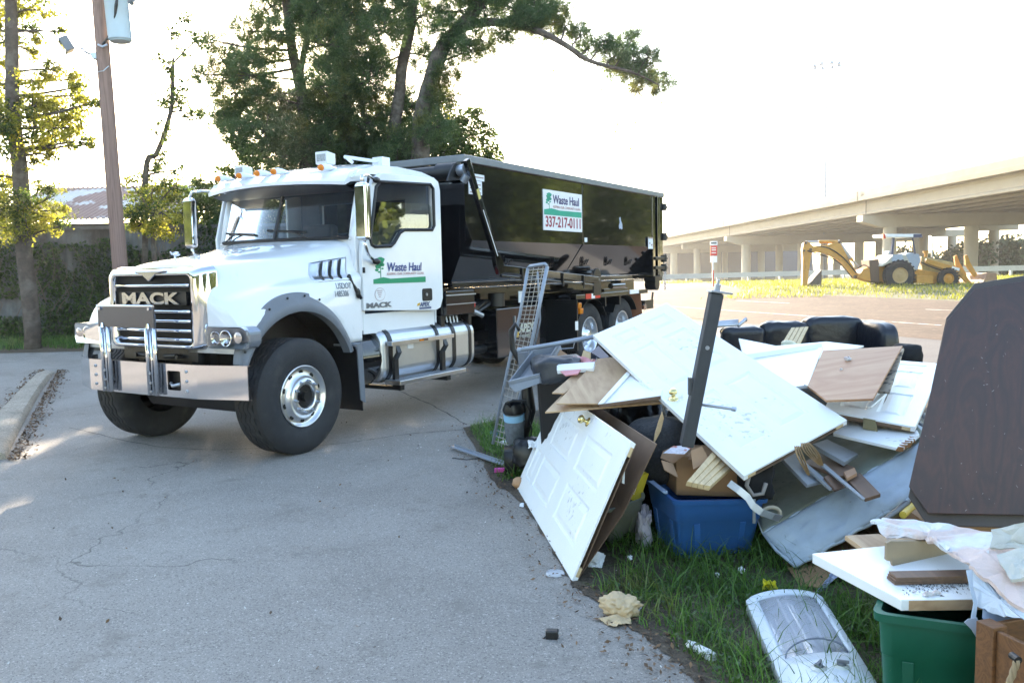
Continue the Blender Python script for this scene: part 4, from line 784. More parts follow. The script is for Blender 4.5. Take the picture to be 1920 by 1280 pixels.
for z in (1.66, 1.415, 1.325, 1.235, 1.150):
    m = MB(); m.tube([(-.648, CV - .54, z), (-.658, CV - .3, z), (-.662, CV, z), (-.658, CV + .3, z), (-.648, CV + .54, z)], .017, 10); tb(m, 'grille_bar', CHROME, gr_, smooth='all')
m = MB(); m.prism([(-.655, CV + y, z) for y, z in rrect(-.50, .50, 1.475, 1.60, .015)], (.03, 0, 0)); pl = tb(m, 'name_panel', BLACKM, gr_)
text('MACK', 'lettering', .15, (-.672, CV + .43, 1.488), (0, -1, 0), (0, 0, 1), mat('satin_chrome', (.42, .43, .46), .22, 1, var=.05), gr_, .016, .006, True, 1.98)
m = MB(); m.box(-.60, -.565, .7, 1.8, .94, 1.06); m.box(-.55, .6, .85, .93, .80, 1.05); m.box(-.55, .6, 1.57, 1.65, .80, 1.05); m.cyl((-.58, .93, .985), (-.66, .93, .985), .02); m.cyl((-.58, 1.55, .985), (-.66, 1.55, .985), .02); m.cyl((-.62, .98, .99), (-.62, 1.15, .98), .022); m.cyl((-.62, 1.4, .98), (-.62, 1.6, .99), .022); tb(m, 'front_crossmember', BLACKM)
# ---- bumper and guard
m = MB(); pl_ = [(-.685, -.05), (-.815, .46), (-.83, 1.25), (-.815, 2.06), (-.63, 2.50)]; pin = [(-.645, -.05), (-.775, .47), (-.79, 1.25), (-.775, 2.05), (-.60, 2.47)]
za, zb = .640, .940; holes = []
seg_pts = pl_; 
def bump_strip(a, b, hs):
    A = Vector((*a, 0)); B = Vector((*b, 0)); d = (B - A).normalized(); L = (B - A).length; out = Vector((d.y, -d.x, 0)); 
    if out.x > 0: out = -out
    m.prism([A + Vector((0, 0, za)), B + Vector((0, 0, za)), B + Vector((0, 0, zb)), A + Vector((0, 0, zb))], -out * .012, [[A + d * (x + A_) + Vector((0, 0, z)) for x, z in rrect(-.09, .09, .70, .88, .015, 2)] for A_ in hs])
bump_strip(pl_[0], pl_[1], []); bump_strip(pl_[1], pl_[2], [.31]); bump_strip(pl_[2], pl_[3], [.50]); bump_strip(pl_[3], pl_[4], [])
for k in range(4):
    a, b, c, d = pl_[k], pl_[k + 1], pin[k + 1], pin[k]
    for z0 in (za - .004, zb + .001): m.hexa([(*a, z0), (*b, z0), (*c, z0), (*d, z0), (*a, z0 + .004), (*b, z0 + .004), (*c, z0 + .004), (*d, z0 + .004)])
m.box(-.60, -.45, 2.478, 2.49, za, zb)
bu = tb(m, 'bumper', CHROME); m = MB()
m.box(-.76, -.70, .62, .92, .66, .92); m.box(-.76, -.70, 1.60, 1.92, .66, .92); tb(m, 'tow_pocket', BLACKM, bu); m = MB(); m.tube([(-.80, .84, .76), (-.83, .78, .74), (-.80, .71, .76)], .016, 8); m.tube([(-.80, 1.83, .76), (-.83, 1.76, .74), (-.80, 1.69, .76)], .016, 8); tb(m, 'tow_hook', STEEL, bu, smooth='all')
m = MB()
for y in (.60, 1.96):
    for z in (.70, .79, .88): u_ = -.817; m.cyl((u_, y, z), (u_ - .012, y, z), .016, .012, 8)
tb(m, 'bolt', STEEL, bu)
bg_ = None
for y in (1.01, 1.70):
    m = MB(); 
    for dy in (-.055, .0, .055): m.tube([(-.865, y + dy, .645), (-.865, y + dy, 1.40 if dy else 1.28)], .020 if dy else .012, 10)
    m.box(-.85, -.835, y - .05, y + .05, .66, 1.26); tb(m, 'guard_post', CHROME, smooth='all')
    m = MB(); 
    for z in (.68, .76, .85): m.cyl((-.866, y + .028, z), (-.878, y + .028, z), .012, n=8)
    tb(m, 'bolt', STEEL)
GP_ = mat('dark_guard_plate', (.13, .14, .16), .12, .9, var=.05)
m = MB(); m.box(-.885, -.868, .93, 1.765, 1.275, 1.475); gp = tb(m, 'guard_plate', GP_); m = MB(); m.tube([(-.882, .925, 1.478), (-.882, 1.77, 1.478)], .012, 8); m.cyl((-.88, .98, 1.45), (-.90, .98, 1.45), .015, n=8); m.cyl((-.88, 1.72, 1.45), (-.90, 1.72, 1.45), .015, n=8)
for y in (1.01, 1.70): m.cyl((-.89, y, 1.27), (-.89, y, 1.315), .018, .008, 8)
tb(m, 'guard_trim', CHROME, gp)
m = MB(); m.cyl((-.36, CV, 1.89), (-.37, CV, 1.945), .012, .01, 8); m.ball((-.35, CV, 1.965), .022, 10, (2.2, .8, 1)); m.cyl((-.40, CV, 1.96), (-.42, CV, 1.985), .012, .006, 8); tb(m, 'bonnet_ornament', CHROME, smooth='all')
# ---- bonnet vent, latch, writing, near side.  ys(z): near skin position
def side_y(u, z):
    def w_at(r):
        for p, q in zip(r[6:], r[7:]):
            if q[2] <= z <= p[2] and p[2] - q[2] > 1e-6: return q[1] + (p[1] - q[1]) * (z - q[2]) / (p[2] - q[2])
        return r[-1][1]
    for r0, r1 in zip(grid, grid[1:]):
        if r0[0][0] <= u <= r1[0][0]: t = (u - r0[0][0]) / (r1[0][0] - r0[0][0]); return CV - (w_at(r0) * (1 - t) + w_at(r1) * t)
    return CV - w_at(grid[-1])
def sp(u, z, o=0): return Vector((u, side_y(u, z) - o, z))
vq = [(.40, 1.665), (.49, 1.855), (.94, 1.915), (.87, 1.685)]
def vp(a, b, o): u = (vq[0][0] * (1 - a) + vq[3][0] * a) * (1 - b) + (vq[1][0] * (1 - a) + vq[2][0] * a) * b; z = (vq[0][1] * (1 - a) + vq[3][1] * a) * (1 - b) + (vq[1][1] * (1 - a) + vq[2][1] * a) * b; return sp(u, z, o)
m = MB(); na, nb = 16, 8; m.add([vp(i / na, j / nb, .014 + .012 * (i / 4 % 1)) for i in range(na + 1) for j in range(nb + 1)], [(i * (nb + 1) + j, (i + 1) * (nb + 1) + j, (i + 1) * (nb + 1) + j + 1, i * (nb + 1) + j + 1) for i in range(na) for j in range(nb)]); ve = tb(m, 'bonnet_vent', ALU, smooth=True, solid=.008)
for t in (.25, .50, .75): m = MB(); m.tube([vp(t - .06 * (b_ - .4) ** 2 + .07 * b_, .06 + b_ * .88, .030) for b_ in np.linspace(0, 1, 6)], .011, 6); tb(m, 'vent_slot', PLB, ve)
m = MB(); a0 = sp(.86, 1.70, .02); b0 = sp(1.0, 1.47, .03); m.tube([a0, a0.lerp(b0, .3), a0.lerp(b0, .6), b0], [.022, .012, .022, .016], 8); m.ball(a0, .028, 10, (1, .7, 1.2)); m.ball(a0.lerp(b0, .75), .03, 10, (1, .7, 1.8)); tb(m, 'bonnet_latch', PLB, smooth='all')
GTX = mat('grey_lettering', (.22, .24, .27), .6, var=0)
yy = 0
text('USDOT', 'lettering', .085, (.64, yy, 1.585), (1, 0, 0), (0, 0, 1), GTX, tk, .002, .001, True, .8); text('1485306', 'lettering', .085, (.60, yy, 1.505), (1, 0, 0), (0, 0, 1), GTX, tk, .002, .001, True, .75)
for o_ in [o for o in tk.children if o.name.startswith('lettering')]:
    for v in o_.data.vertices: v.co.y = side_y(v.co.x, v.co.z) - .005 + v.co.y
# ---- cab shell
CN, CF = .12, 2.28
m = MB()
m.prism([(1.03, CF - .02, 1.12), (2.45, CF - .02, 1.12), (2.45, CF - .02, 2.86), (1.30, CF - .02, 2.86), (1.18, CF - .02, 2.78), (1.00, CF - .02, 2.16)], (0, .03, 0), [[(1.30, CF - .02, 2.70), (1.18, CF - .02, 2.2), (2.15, CF - .02, 2.2), (2.15, CF - .02, 2.70)]])
m.prism([(2.42, CN + .02, 1.12), (2.42, CF - .021, 1.12), (2.42, CF - .021, 2.86), (2.42, CN + .02, 2.86)], (.03, 0, 0), [[(2.42, .5, 2.25), (2.42, 1.9, 2.25), (2.42, 1.9, 2.62), (2.42, .5, 2.62)]])
m.box(1.03, 2.418, CN + .04, CF - .022, 1.12, 1.20)   # floor
m.prism([(1.03, CN + .02, 1.201), (1.06, CN + .02, 1.201), (1.06, CN + .02, 2.14), (1.03, CN + .02, 2.14)], (0, CF - CN - .05, 0))
m.prism([(1.04, CN + .02, 1.12), (1.14, CN + .02, 1.12), (1.14, CN + .02, 2.14), (1.26, CN + .02, 2.80), (1.20, CN + .02, 2.80), (1.01, CN + .02, 2.14)], (0, .06, 0))
m.box(1.10, 2.40, CN + .015, CN + .05, 1.08, 1.30)
cabm = tb(m, 'cab', WHITE, bevel=.006)
m = MB(); rp = [(.98, 2.76), (1.10, 2.84), (1.35, 2.915), (1.75, 2.94), (2.2, 2.92), (2.46, 2.87), (2.46, 2.82), (1.3, 2.80)]   # crowned roof
vs = []; fs = []; nv = 15
for j in range(nv):
    t = j / (nv - 1); y = CN + .0 + (CF - CN) * t; k = 1 - (2 * t - 1) ** 4
    for i, (u_, z_) in enumerate(rp): vs.append((u_, y, z_ + (.05 * k if i < 6 else 0) - (.02 if i < 6 else 0)))
for j in range(nv - 1):
    for i in range(8): fs.append((j * 8 + i, j * 8 + (i + 1) % 8, (j + 1) * 8 + (i + 1) % 8, (j + 1) * 8 + i))
fs += [tuple(range(8)), tuple(range((nv - 1) * 8, nv * 8))]; m.add(vs, fs); roof = tb(m, 'roof', WHITE, cabm, smooth=True)
# visor
m = MB(); vs = []; fs = []
for j in range(nv):
    t = j / (nv - 1); y = CN + .03 + (CF - CN - .06) * t; c = (2 * t - 1) ** 2; uo = .74 + .16 * c; zo = 2.735 - .04 * c
    vs += [(1.16, y, 2.885 - .04 * c), (.95 + .04 * c, y, 2.83 - .03 * c), (uo, y, zo), (uo + .005, y, zo - .035), (.99, y, 2.70), (1.16, y, 2.72)]
for j in range(nv - 1):
    for i in range(6): fs.append((j * 6 + i, j * 6 + (i + 1) % 6, (j + 1) * 6 + (i + 1) % 6, (j + 1) * 6 + i))
fs += [tuple(range(6)), tuple(range((nv - 1) * 6, nv * 6))]; m.add(vs, fs); vi = tb(m, 'sun_visor', WHITE, cabm, smooth=True)
m = MB(); vs = []
for j in range(nv): t = j / (nv - 1); c = (2 * t - 1) ** 2; y = CN + .05 + (CF - CN - .1) * t; vs += [(.79 + .16 * c, y, 2.695 - .04 * c), (1.13, y, 2.695), (1.13, y, 2.60 + .015 * c), (.98 + .05 * c, y, 2.62 + .01 * c)]
fs = []
for j in range(nv - 1):
    for i in range(4): fs.append((j * 4 + i, j * 4 + (i + 1) % 4, (j + 1) * 4 + (i + 1) % 4, (j + 1) * 4 + i))
m.add(vs, fs); tb(m, 'visor_shade', mat('dark_tinted_visor', (.03, .035, .04), .3), vi, smooth=True)
# windscreen: gently wrapped two-piece
m = MB(); vs = []; nw = 25
def wsp(t, h):  # t across 0..1, h 0 bottom .. 1 top
    c = (2 * t - 1) ** 2; return ((.90 + .14 * c) * (1 - h) + (1.10 + .10 * c) * h, CN + .05 + (CF - CN - .1) * t, 2.12 * (1 - h) + 2.74 * h)
vs = [wsp(j / (nw - 1), h) for j in range(nw) for h in (0, 1)]
m.add(vs, [(2 * j, 2 * j + 2, 2 * j + 3, 2 * j + 1) for j in range(nw - 1)]); ws_ = tb(m, 'windscreen', GLS, cabm, smooth=True, fix=False)
m = MB(); a0 = Vector(wsp(.5, 0)); b0 = Vector(wsp(.5, 1)); m.tube([a0 - Vector((.01, 0, 0)), b0 - Vector((.01, 0, 0))], .022, 6)
m.tube([Vector(wsp(t, 0)) for t in np.linspace(0, 1, 13)], .022, 6); tb(m, 'windscreen_seal', PLB, ws_)
for e in (.015, .985): m = MB(); m.tube([Vector(wsp(e, 0)) + Vector((0, 0, -.03)), Vector(wsp(e, .5)), Vector(wsp(e, 1))], .035, 8); tb(m, 'pillar', WHITE, cabm, smooth='all')
for t0, t1, e in ((.27, .42, .1), (.93, .80, .1)):
    m = MB(); m.tube([Vector(wsp(t0, .02)) - Vector((.03, 0, 0)), Vector(wsp((t0 + t1) / 2, .12)) - Vector((.035, 0, 0)), Vector(wsp(t1, .16)) - Vector((.03, 0, 0))], .009, 6); m.tube([Vector(wsp(t1 - .14, .12)) - Vector((.02, 0, 0)), Vector(wsp(t1 + .14, .18)) - Vector((.02, 0, 0))], .014, 6); tb(m, 'wiper', PLB, ws_)
INT = mat('cab_interior_grey', (.20, .23, .27), .8, var=.1)
m = MB(); m.prism([(1.09, CN + .1, 2.0), (1.38, CN + .1, 1.98), (1.42, CN + .1, 1.8), (1.09, CN + .1, 1.8)], (0, CF - CN - .2, 0)); m.box(2.36, 2.41, CN + .06, .50, 1.21, 2.84); m.box(2.36, 2.41, 1.9, CF - .06, 1.21, 2.84); m.box(2.36, 2.41, .50, 1.9, 2.62, 2.84); m.box(2.36, 2.41, .50, 1.9, 1.21, 2.25); tb(m, 'interior', INT, cabm)
for y in (.55, 1.8):
    m = MB(); m.prism([(1.9, y - .25, 1.6), (2.30, y - .25, 1.62), (2.34, y - .25, 2.35), (2.2, y - .25, 2.37), (2.12, y - .25, 1.78), (1.9, y - .25, 1.75)], (0, .5, 0)); tb(m, 'seat', mat('seat_grey', (.12, .13, .15), .8), cabm, bevel=.04)
m = MB(); cs = Vector((1.55, .62, 2.12)); ax = Vector((-.55, 0, .83)); x_ = ax.orthogonal().normalized(); y_ = ax.cross(x_); m.tube([cs + .21 * (math.cos(t) * x_ + math.sin(t) * y_) for t in np.linspace(0, 2 * math.pi, 25)[:-1]], .016, 6, True); m.cyl(cs, cs - ax.normalized() * .3, .03, n=8); m.cyl(cs - x_ * .2, cs + x_ * .2, .015, n=6); tb(m, 'steering_wheel', PLB, cabm)
m = MB(); m.prism([(1.15, 1.0, 2.02), (1.20, 1.45, 2.02), (1.28, 1.45, 2.10), (1.24, 1.0, 2.09)], (0, 0, .02)); tb(m, 'papers', PAPERW, cabm)
# roof lamps
for (py_, px_) in ((2.12, .97), (1.72, .93), (1.40, .90), (1.14, .90), (.50, .96)):
    z_ = 2.865; m = MB(); m.tube([(px_ - .02, py_, z_), (px_ + .03, py_, z_ + .01), (px_ + .10, py_, z_ + .012), (px_ + .22, py_, z_ + .01)], [.036, .040, .032, .008], 12); lp_ = tb(m, 'roof_lamp', WHITE, roof, smooth='all')
    m = MB(); m.ball((px_ - .03, py_, z_), .036, 12, (1.1, 1, .95)); tb(m, 'lamp_lens', AMBER, lp_, smooth='all')
for (y_, u_, s, zb_) in ((.66, 1.16, .085, 2.95), (1.93, 1.14, .075, 2.905)):
    m = MB(); z_ = zb_ + .05; m.hexa([(u_ - .05, y_ - s, z_ - s * .8), (u_ + .10, y_ - s * .8, z_ - s * .8), (u_ + .10, y_ + s * .8, z_ - s * .8), (u_ - .05, y_ + s, z_ - s * .8), (u_ - .05, y_ - s, z_ + s * .8), (u_ + .10, y_ - s * .8, z_ + s * .6), (u_ + .10, y_ + s * .8, z_ + s * .6), (u_ - .05, y_ + s, z_ + s * .8)]); m.cyl((u_ + .05, y_, z_ - .12), (u_ + .05, y_, z_ - s * .7), .015, n=8); wl = tb(m, 'work_light', WHITE, roof, bevel=.006)
    m = MB(); m.box(u_ - .056, u_ - .0505, y_ - s * .75, y_ + s * .75, z_ - s * .45, z_ + s * .45); tb(m, 'lamp_lens', mat('clear_lamp', (.45, .48, .5), .2, .3, var=.5, vs=60), wl)
m = MB(); m.tube([(1.22, .42, 3.0), (1.7, .35, 2.99)], .02, 8); m.box(1.68, 1.82, .28, .42, 2.92, 3.04); m.tube([(1.2, .3, 2.93), (1.24, .42, 3.0)], .02, 8); tb(m, 'air_horn', WHITE, roof)
# ---- near door, slightly ajar
def dy_(u): return .085 - .035 * (u - 1.05)
def dp(u, z): return (u, dy_(u), z)
do = [(1.06, 1.34), (2.30, 1.28), (2.40, 1.31), (2.45, 1.42), (2.45, 2.70), (2.42, 2.80), (2.33, 2.845), (1.42, 2.82), (1.28, 2.76), (1.20, 2.60), (1.08, 2.10), (1.055, 1.95)]
di = [(1.37, 2.72), (1.31, 2.66), (1.19, 2.10), (1.21, 2.04), (1.26, 2.02), (1.52, 2.03), (1.58, 2.07), (1.68, 2.18), (1.76, 2.215), (2.27, 2.23), (2.31, 2.28), (2.31, 2.71), (2.26, 2.755)]
m = MB(); m.prism([dp(*p) for p in do], (0, .05, 0), [[dp(*p) for p in di]]); door = tb(m, 'cab_door', WHITE, bevel=.008)
m = MB(); m.tube([(p[0], dy_(p[0]) - .003, p[1]) for p in di], .02, 6, True); tb(m, 'window_seal', PLB, door)
m = MB(); gpts = [(1.36, 2.40), (1.20, 2.10), (1.21, 2.04), (1.26, 2.02), (1.52, 2.03), (1.58, 2.07), (1.68, 2.18), (1.76, 2.215), (2.27, 2.23), (2.30, 2.28), (2.30, 2.50), (2.24, 2.53), (1.42, 2.51)]
m.add([(u_, dy_(u_) + .025, z_) for u_, z_ in gpts], [tuple(range(len(gpts)))]); tb(m, 'door_glass', thin_glass('door_glass', (.75, .85, .86), .22), door, fix=False)
m = MB(); m.prism([(u_, dy_(u_) - .010, z_) for u_, z_ in rrect(2.05, 2.23, 1.40, 1.545, .025)], (0, .012, 0)); dh = tb(m, 'door_handle', PLB, door, bevel=.004); m = MB(); m.cyl((2.12, dy_(2.1) - .010, 1.475), (2.12, dy_(2.1) - .018, 1.475), .018); tb(m, 'lock', STEEL, dh)
m = MB(); m.box(1.045, 1.065, .055, .075, 1.74, 1.80); tb(m, 'door_hinge', PLB, door)
NAVY = mat('navy_lettering', (.03, .045, .20), .5, var=0); LGRN = mat('logo_green', (.01, .27, .12), .5, var=0); SALM = mat('salmon_lettering', (.55, .32, .30), .6, var=0); CRIM = mat('crimson_lettering', (.30, .01, .035), .5, var=0)
def tree_logo(x, z, s, yf, par, off):
    m = MB()
    def P(a, b): return (x + a * s, yf(x + a * s) - off, z + b * s)
    m.prism([P(.02, 0), P(.06, 0), P(.05, .6), P(.03, .6)], (0, .002, 0))
    for a, b, r in ((.0, .62, .17), (.05, .78, .20), (-.12, .50, .14), (.14, .58, .12), (-.1, .72, .13), (-.2, .36, .09), (-.06, .28, .06), (.16, .42, .06)):
        m.prism([P(a + r * 1.25 * math.cos(t) * (1 + .18 * math.sin(5 * t)), b + r * .62 * math.sin(t)) for t in np.linspace(0, 2 * math.pi, 15)[:-1]], (0, .0015 + .0003 * b, 0))
    return tb(m, 'tree_logo', LGRN, par)
def yd(x): return dy_(x)
text('Waste Haul', 'lettering', .135, (1.44, dy_(1.44) - .007, 1.755), (1, -.035, 0), (0, 0, 1), NAVY, door, .002, .0015, True, .93, shear=.12)
text('KEEPING OUR COMMUNITY CLEAN', 'lettering', .040, (1.44, dy_(1.44) - .007, 1.712), (1, -.035, 0), (0, 0, 1), SALM, door, .002, .0, True, 1.0)
tree_logo(1.33, 1.675, .26, yd, door, .004)
m = MB(); m.prism([(u_, dy_(u_) - .003, z_) for u_, z_ in ((1.22, 1.62), (2.12, 1.62), (2.12, 1.685), (1.5, 1.672), (1.38, 1.69), (1.22, 1.668))], (0, .0028, 0)); tb(m, 'logo_stripe', LGRN, door)
text('MACK', 'lettering', .075, (1.09, dy_(1.09) - .006, 1.365), (1, -.035, 0), (0, 0, 1), mat('dark_chrome_letter', (.2, .22, .25), .3, .5), door, .006, .003, True, 1.9)
text('APEX', 'lettering', .065, (2.0, dy_(2.0) - .004, 1.34), (1, -.035, 0), (0, 0, 1), mat('logo_blue_grey', (.10, .12, .2), .5, var=0), door, .002, .004, True, 1.1, shear=.2)
m = MB(); m.prism([(u_, dy_(u_) - .003, z_) for u_, z_ in ((1.99, 1.305), (2.21, 1.305), (2.21, 1.33), (1.99, 1.33))], (0, .0028, 0)); tb(m, 'logo_bar', mat('logo_blue_grey', (.10, .12, .2), .5), door); m = MB(); m.prism([(u_, dy_(u_) - .003, z_) for u_, z_ in ((1.95, 1.345), (2.0, 1.355), (2.01, 1.385), (1.96, 1.375))], (0, .0028, 0)); tb(m, 'logo_mark', mat('logo_gold', (.6, .36, .04), .5), door)
m = MB()
for t in np.linspace(0, 2 * math.pi, 25)[:-1]: pass
m.tube([(1.32 + .085 * math.cos(t), dy_(1.32) - .001, 1.505 + .07 * math.sin(t)) for t in np.linspace(0, 2 * math.pi, 25)[:-1]], .003, 4, True)
for k in range(4): m.box(1.27 + .01 * k, 1.36 - .01 * k, dy_(1.32) - .004, dy_(1.32) - .003 + .004, 1.54 - .022 * k, 1.549 - .022 * k)
tb(m, 'round_sticker', mat('sticker_print', (.45, .35, .36), .6), door)
# ---- mirrors
for (yc, s_) in ((-.13, 1), (2.52, -1)):
    m = MB(); m.prism([(u_, yc, z_) for u_, z_ in ()] or [(.80, yc - .07, 2.07), (.80, yc + .07, 2.07), (.80, yc + .07, 2.66), (.80, yc - .07, 2.66)], (.09, 0, 0)); mi_ = tb(m, 'mirror', CHROME, bevel=.035, seg=4)
    m = MB(); m.box(.8905, .90, yc - .06, yc + .06, 2.10, 2.63); tb(m, 'mirror_glass', PLB, mi_)
    m = MB(); yo = .05 if s_ == 1 else 2.33; m.tube([(.85, yc, 2.66), (.87, yc + s_ * .02, 2.73), (1.0, yc + s_ * .06, 2.75), (1.28, yo, 2.73)], .018, 8); m.tube([(.85, yc, 2.07), (.87, yc, 2.0), (1.0, yc + s_ * .08, 1.93), (1.22, yo, 1.86)], .018, 8); tb(m, 'mirror_arm', CHROME, mi_, smooth='all')
    for u_, z_ in ((1.28, 2.73), (1.24, 1.86)): m = MB(); m.ball((u_, yo - s_ * .01, z_), .034, 10, (2, .6, 1)); tb(m, 'arm_bracket', PLB, mi_, smooth='all')
# ---- wheels
def tire(c, r, w, hub, sgn, par=None, name='wheel', zig=True):
    """outer face towards -y when sgn = 1"""
    h = lambda y: y
    prof = [(hub, .035), (hub + .02, .018), (r * .72, .0), (r * .86, .004), (r * .95, .022), (r * .985, .045)]
    nr = 5; y = .05; rw = (w - .10) / nr
    for k in range(nr):
        prof += [(r, y + .004), (r + .003 * (1 - abs(k - 2) / 2), y + rw / 2), (r, y + rw - .010), (r - .014, y + rw - .008), (r - .014, y + rw - .001)]; y += rw
    prof = prof[:-2] + [(r * .985, w - .045), (r * .95, w - .022), (r * .86, w - .004), (r * .72, w), (hub + .02, w - .018), (hub, w - .035)]
    def wob(i, j): return (.012 if i % 4 < 2 else -.012) if zig and 9 <= j < len(prof) - 8 and r > .3 else 0
    m = MB(); m.lathe(prof, c, (0, sgn, 0), 112, wob); return tb(m, name, RUB, par, smooth=True)
for (yc, s_) in ((0.0, 1), (2.50, -1)):
    c = (.06, yc, .565); t_ = tire(c, .563, .40, .295, s_); m = MB()
    m.lathe([(.298, .03), (.305, .022), (.295, .012), (.285, .02), (.275, .05), (.262, .058), (.215, .045), (.19, .03), (.182, .004), (.178, -.012), (.125, -.016), (.118, -.01), (.115, .05), (.10, .09)], c, (0, s_, 0), 64); rim = tb(m, 'rim', ALU if s_ == 1 else BLACKM, t_, smooth='all')
    m = MB(); m.cyl((.06, yc + s_ * .02, .565), (.06, yc + s_ * .10, .565), .11, n=24); m.cyl((.06, yc - s_ * .03, .565), (.06, yc + s_ * .10, .565), .05, .055, n=16); tb(m, 'hub', BLACKM, t_)
    m = MB(); 
    for k in range(10): a = k * math.pi / 5 + .15; p = Vector((.06 + .152 * math.cos(a), yc - s_ * .013, .565 + .152 * math.sin(a))); m.cyl(p, p - Vector((0, s_ * .02, 0)), .018, .017, 6); m.cyl(p - Vector((0, s_ * .02, 0)), p - Vector((0, s_ * .045, 0)), .010, .008, 8)
    tb(m, 'lug_nuts', STEEL if s_ == 1 else BLACKM, rim)
    m = MB()
    for k in range(10):
        a = k * math.pi / 5 + .3; ca, sa = math.cos(a), math.sin(a); p = Vector((.06 + .237 * ca, yc + s_ * .052, .565 + .237 * sa)); tx = Vector((-sa, 0, ca)) * .026; rx = Vector((ca, 0, sa)) * .019; q_ = [p + tx * math.cos(t) + rx * math.sin(t) for t in np.linspace(0, 2 * math.pi, 17)[:-1]]; m.prism(q_, (0, -s_ * .004, 0))
    tb(m, 'hand_hole', BLACKM, rim)
for u_, z_ in ((6.66, .635), (8.02, .665)):
    for (yc, s_) in ((.06, 1), (2.44, -1)):
        c = (u_, yc, z_); t_ = tire(c, .535, .28, .30, s_, zig=False); tire((u_, yc + s_ * .34, z_), .535, .28, .30, s_, zig=False); m = MB()
        m.lathe([(.30, .03), (.31, .02), (.30, .015), (.285, .03), (.275, .10), (.255, .15), (.20, .17), (.15, .13), (.148, .10), (.10, .10), (.095, .04), (0, .035)], c, (0, s_, 0), 48); rim = tb(m, 'rim', ALU, t_, smooth='all')
        m = MB()
        for k in range(10): a = k * math.pi / 5 + .15; p = Vector((u_ + .172 * math.cos(a), yc + s_ * .15, z_ + .172 * math.sin(a))); m.cyl(p, p - Vector((0, s_ * .05, 0)), .018, .012, 6)
        tb(m, 'lug_nuts', STEEL, rim)
m = MB(); m.cyl((.06, .35, .50), (.06, 2.15, .50), .07, n=12); m.cyl((.06, 1.0, .47), (.06, 1.5, .47), .12, n=14); m.hexa([(-.25, .55, .42), (.3, .55, .42), (.3, 1.9, .42), (-.25, 1.9, .42), (-.3, .45, .60), (.35, .45, .60), (.35, 2.0, .60), (-.3, 2.0, .60)]); tb(m, 'front_axle', BLACKM)
for u_, z_ in ((6.66, .635), (8.02, .665)): m = MB(); m.cyl((u_, .5, z_), (u_, 2.0, z_), .09, n=12); m.ball((u_, 1.25, z_), .24, 14); tb(m, 'rear_axle', BLACKM)
# ---- frame, tank, steps
m = MB(); m.box(-.4, 8.9, .78, .88, .88, 1.15); m.box(-.4, 8.9, 1.62, 1.72, .88, 1.15); m.box(.6, 6, .6, 1.9, .75, .875); tb(m, 'chassis_rail', BLACKM)
m = MB(); m.box(-.3, .9, .55, 1.95, .65, 1.35); tb(m, 'engine_block', BLACKM)
m = MB(); m.box(2.95, 9.6, .50, .70, 1.30, 1.52); m.box(2.95, 9.6, 1.80, 2.0, 1.30, 1.52); m.box(3.0, 9.4, .78, .9, 1.16, 1.40); m.box(3, 9.4, 1.6, 1.72, 1.16, 1.40); tb(m, 'hoist_rail', BLACK)
m = MB(); m.prism([(.84, -.01, .95), (.84, .44, .95), (.87, .44, .30), (.87, -.01, .30)], (.012, 0, 0)); tb(m, 'mudflap', PLB); m = MB(); m.hexa([(.83, -.03, .42), (.90, -.03, .38), (.90, -.015, .38), (.83, -.015, .42), (.80, -.03, .98), (.88, -.03, 1.0), (.88, -.015, 1.0), (.80, -.015, .98)]); m.hexa([(.80, -.03, .98), (.88, -.03, 1.0), (.88, .3, 1.0), (.80, .3, .98), (.80, -.03, 1.0), (.88, -.03, 1.02), (.88, .3, 1.02), (.80, .3, 1.0)]); tb(m, 'mudflap_bracket', PLG)
def tankprof(): return rrect(.05, .68, .52, 1.12, .17, 7)
m = MB(); P_ = tankprof(); m.prism([(1.30, y, z) for y, z in P_], (1.86, 0, 0)); tk_ = tb(m, 'fuel_tank', TANKM, bevel=.05, seg=4)
for u_, w_ in ((1.40, .07), (2.30, .06), (2.64, .07), (3.0, .06)):
    m = MB(); m.prism([(u_, .365 + (y - .365) * 1.02, .82 + (z - .82) * 1.025) for y, z in P_], (w_, 0, 0), [[(u_, .365 + (y - .365) * .99, .82 + (z - .82) * .99) for y, z in P_]]); tb(m, 'tank_strap', BLACKM, tk_)
m = MB(); m.cyl((1.75, .30, 1.11), (1.75, .30, 1.15), .06, n=18); m.box(1.69, 1.81, .26, .34, 1.15, 1.17); m.cyl((1.55, .3, 1.11), (1.55, .3, 1.14), .02, n=8); m.cyl((1.62, .3, 1.11), (1.62, .3, 1.13), .015, n=8); tb(m, 'filler_cap', ALU, tk_)
m = MB(); m.box(1.75, 1.85, .046, .0495, .87, .93); tb(m, 'tank_label', REFW, tk_)
m = MB(); m.cyl((.93, .38, .80), (1.36, .38, .80), .31, n=36); bt = tb(m, 'air_canister', BLACK, bevel=.02, smooth=True); m = MB(); m.cyl((.91, .38, .80), (.93, .38, .80), .325, n=36); m.cyl((1.1, .38, 1.08), (1.1, .38, 1.12), .05, n=12); tb(m, 'canister_ring', BLACKM, bt)
m = MB(); m.cyl((1.03, .26, 1.10), (1.03, .26, 1.16), .05, n=14); m.box(.96, 1.12, .2, .32, 1.075, 1.10); tb(m, 'washer_cap', mat('blue_cap', (.15, .3, .7), .4), bt)
m = MB(); m.box(1.36, 2.56, -.035, .03, .935, .985); st1 = tb(m, 'step', ALU, bevel=.004); m = MB(); m.box(1.86, 2.02, -.040, -.034, .948, .972); tb(m, 'step_lamp', mat('dark_lamp', (.15, .08, .05), .4), st1); m = MB(); m.box(1.86, 1.93, -.045, -.0405, .950, .970); tb(m, 'lamp_lens', AMBER, st1)
m = MB(); m.box(1.38, 2.68, -.12, .10, .505, .552); st2 = tb(m, 'step', ALU, bevel=.004); m = MB()
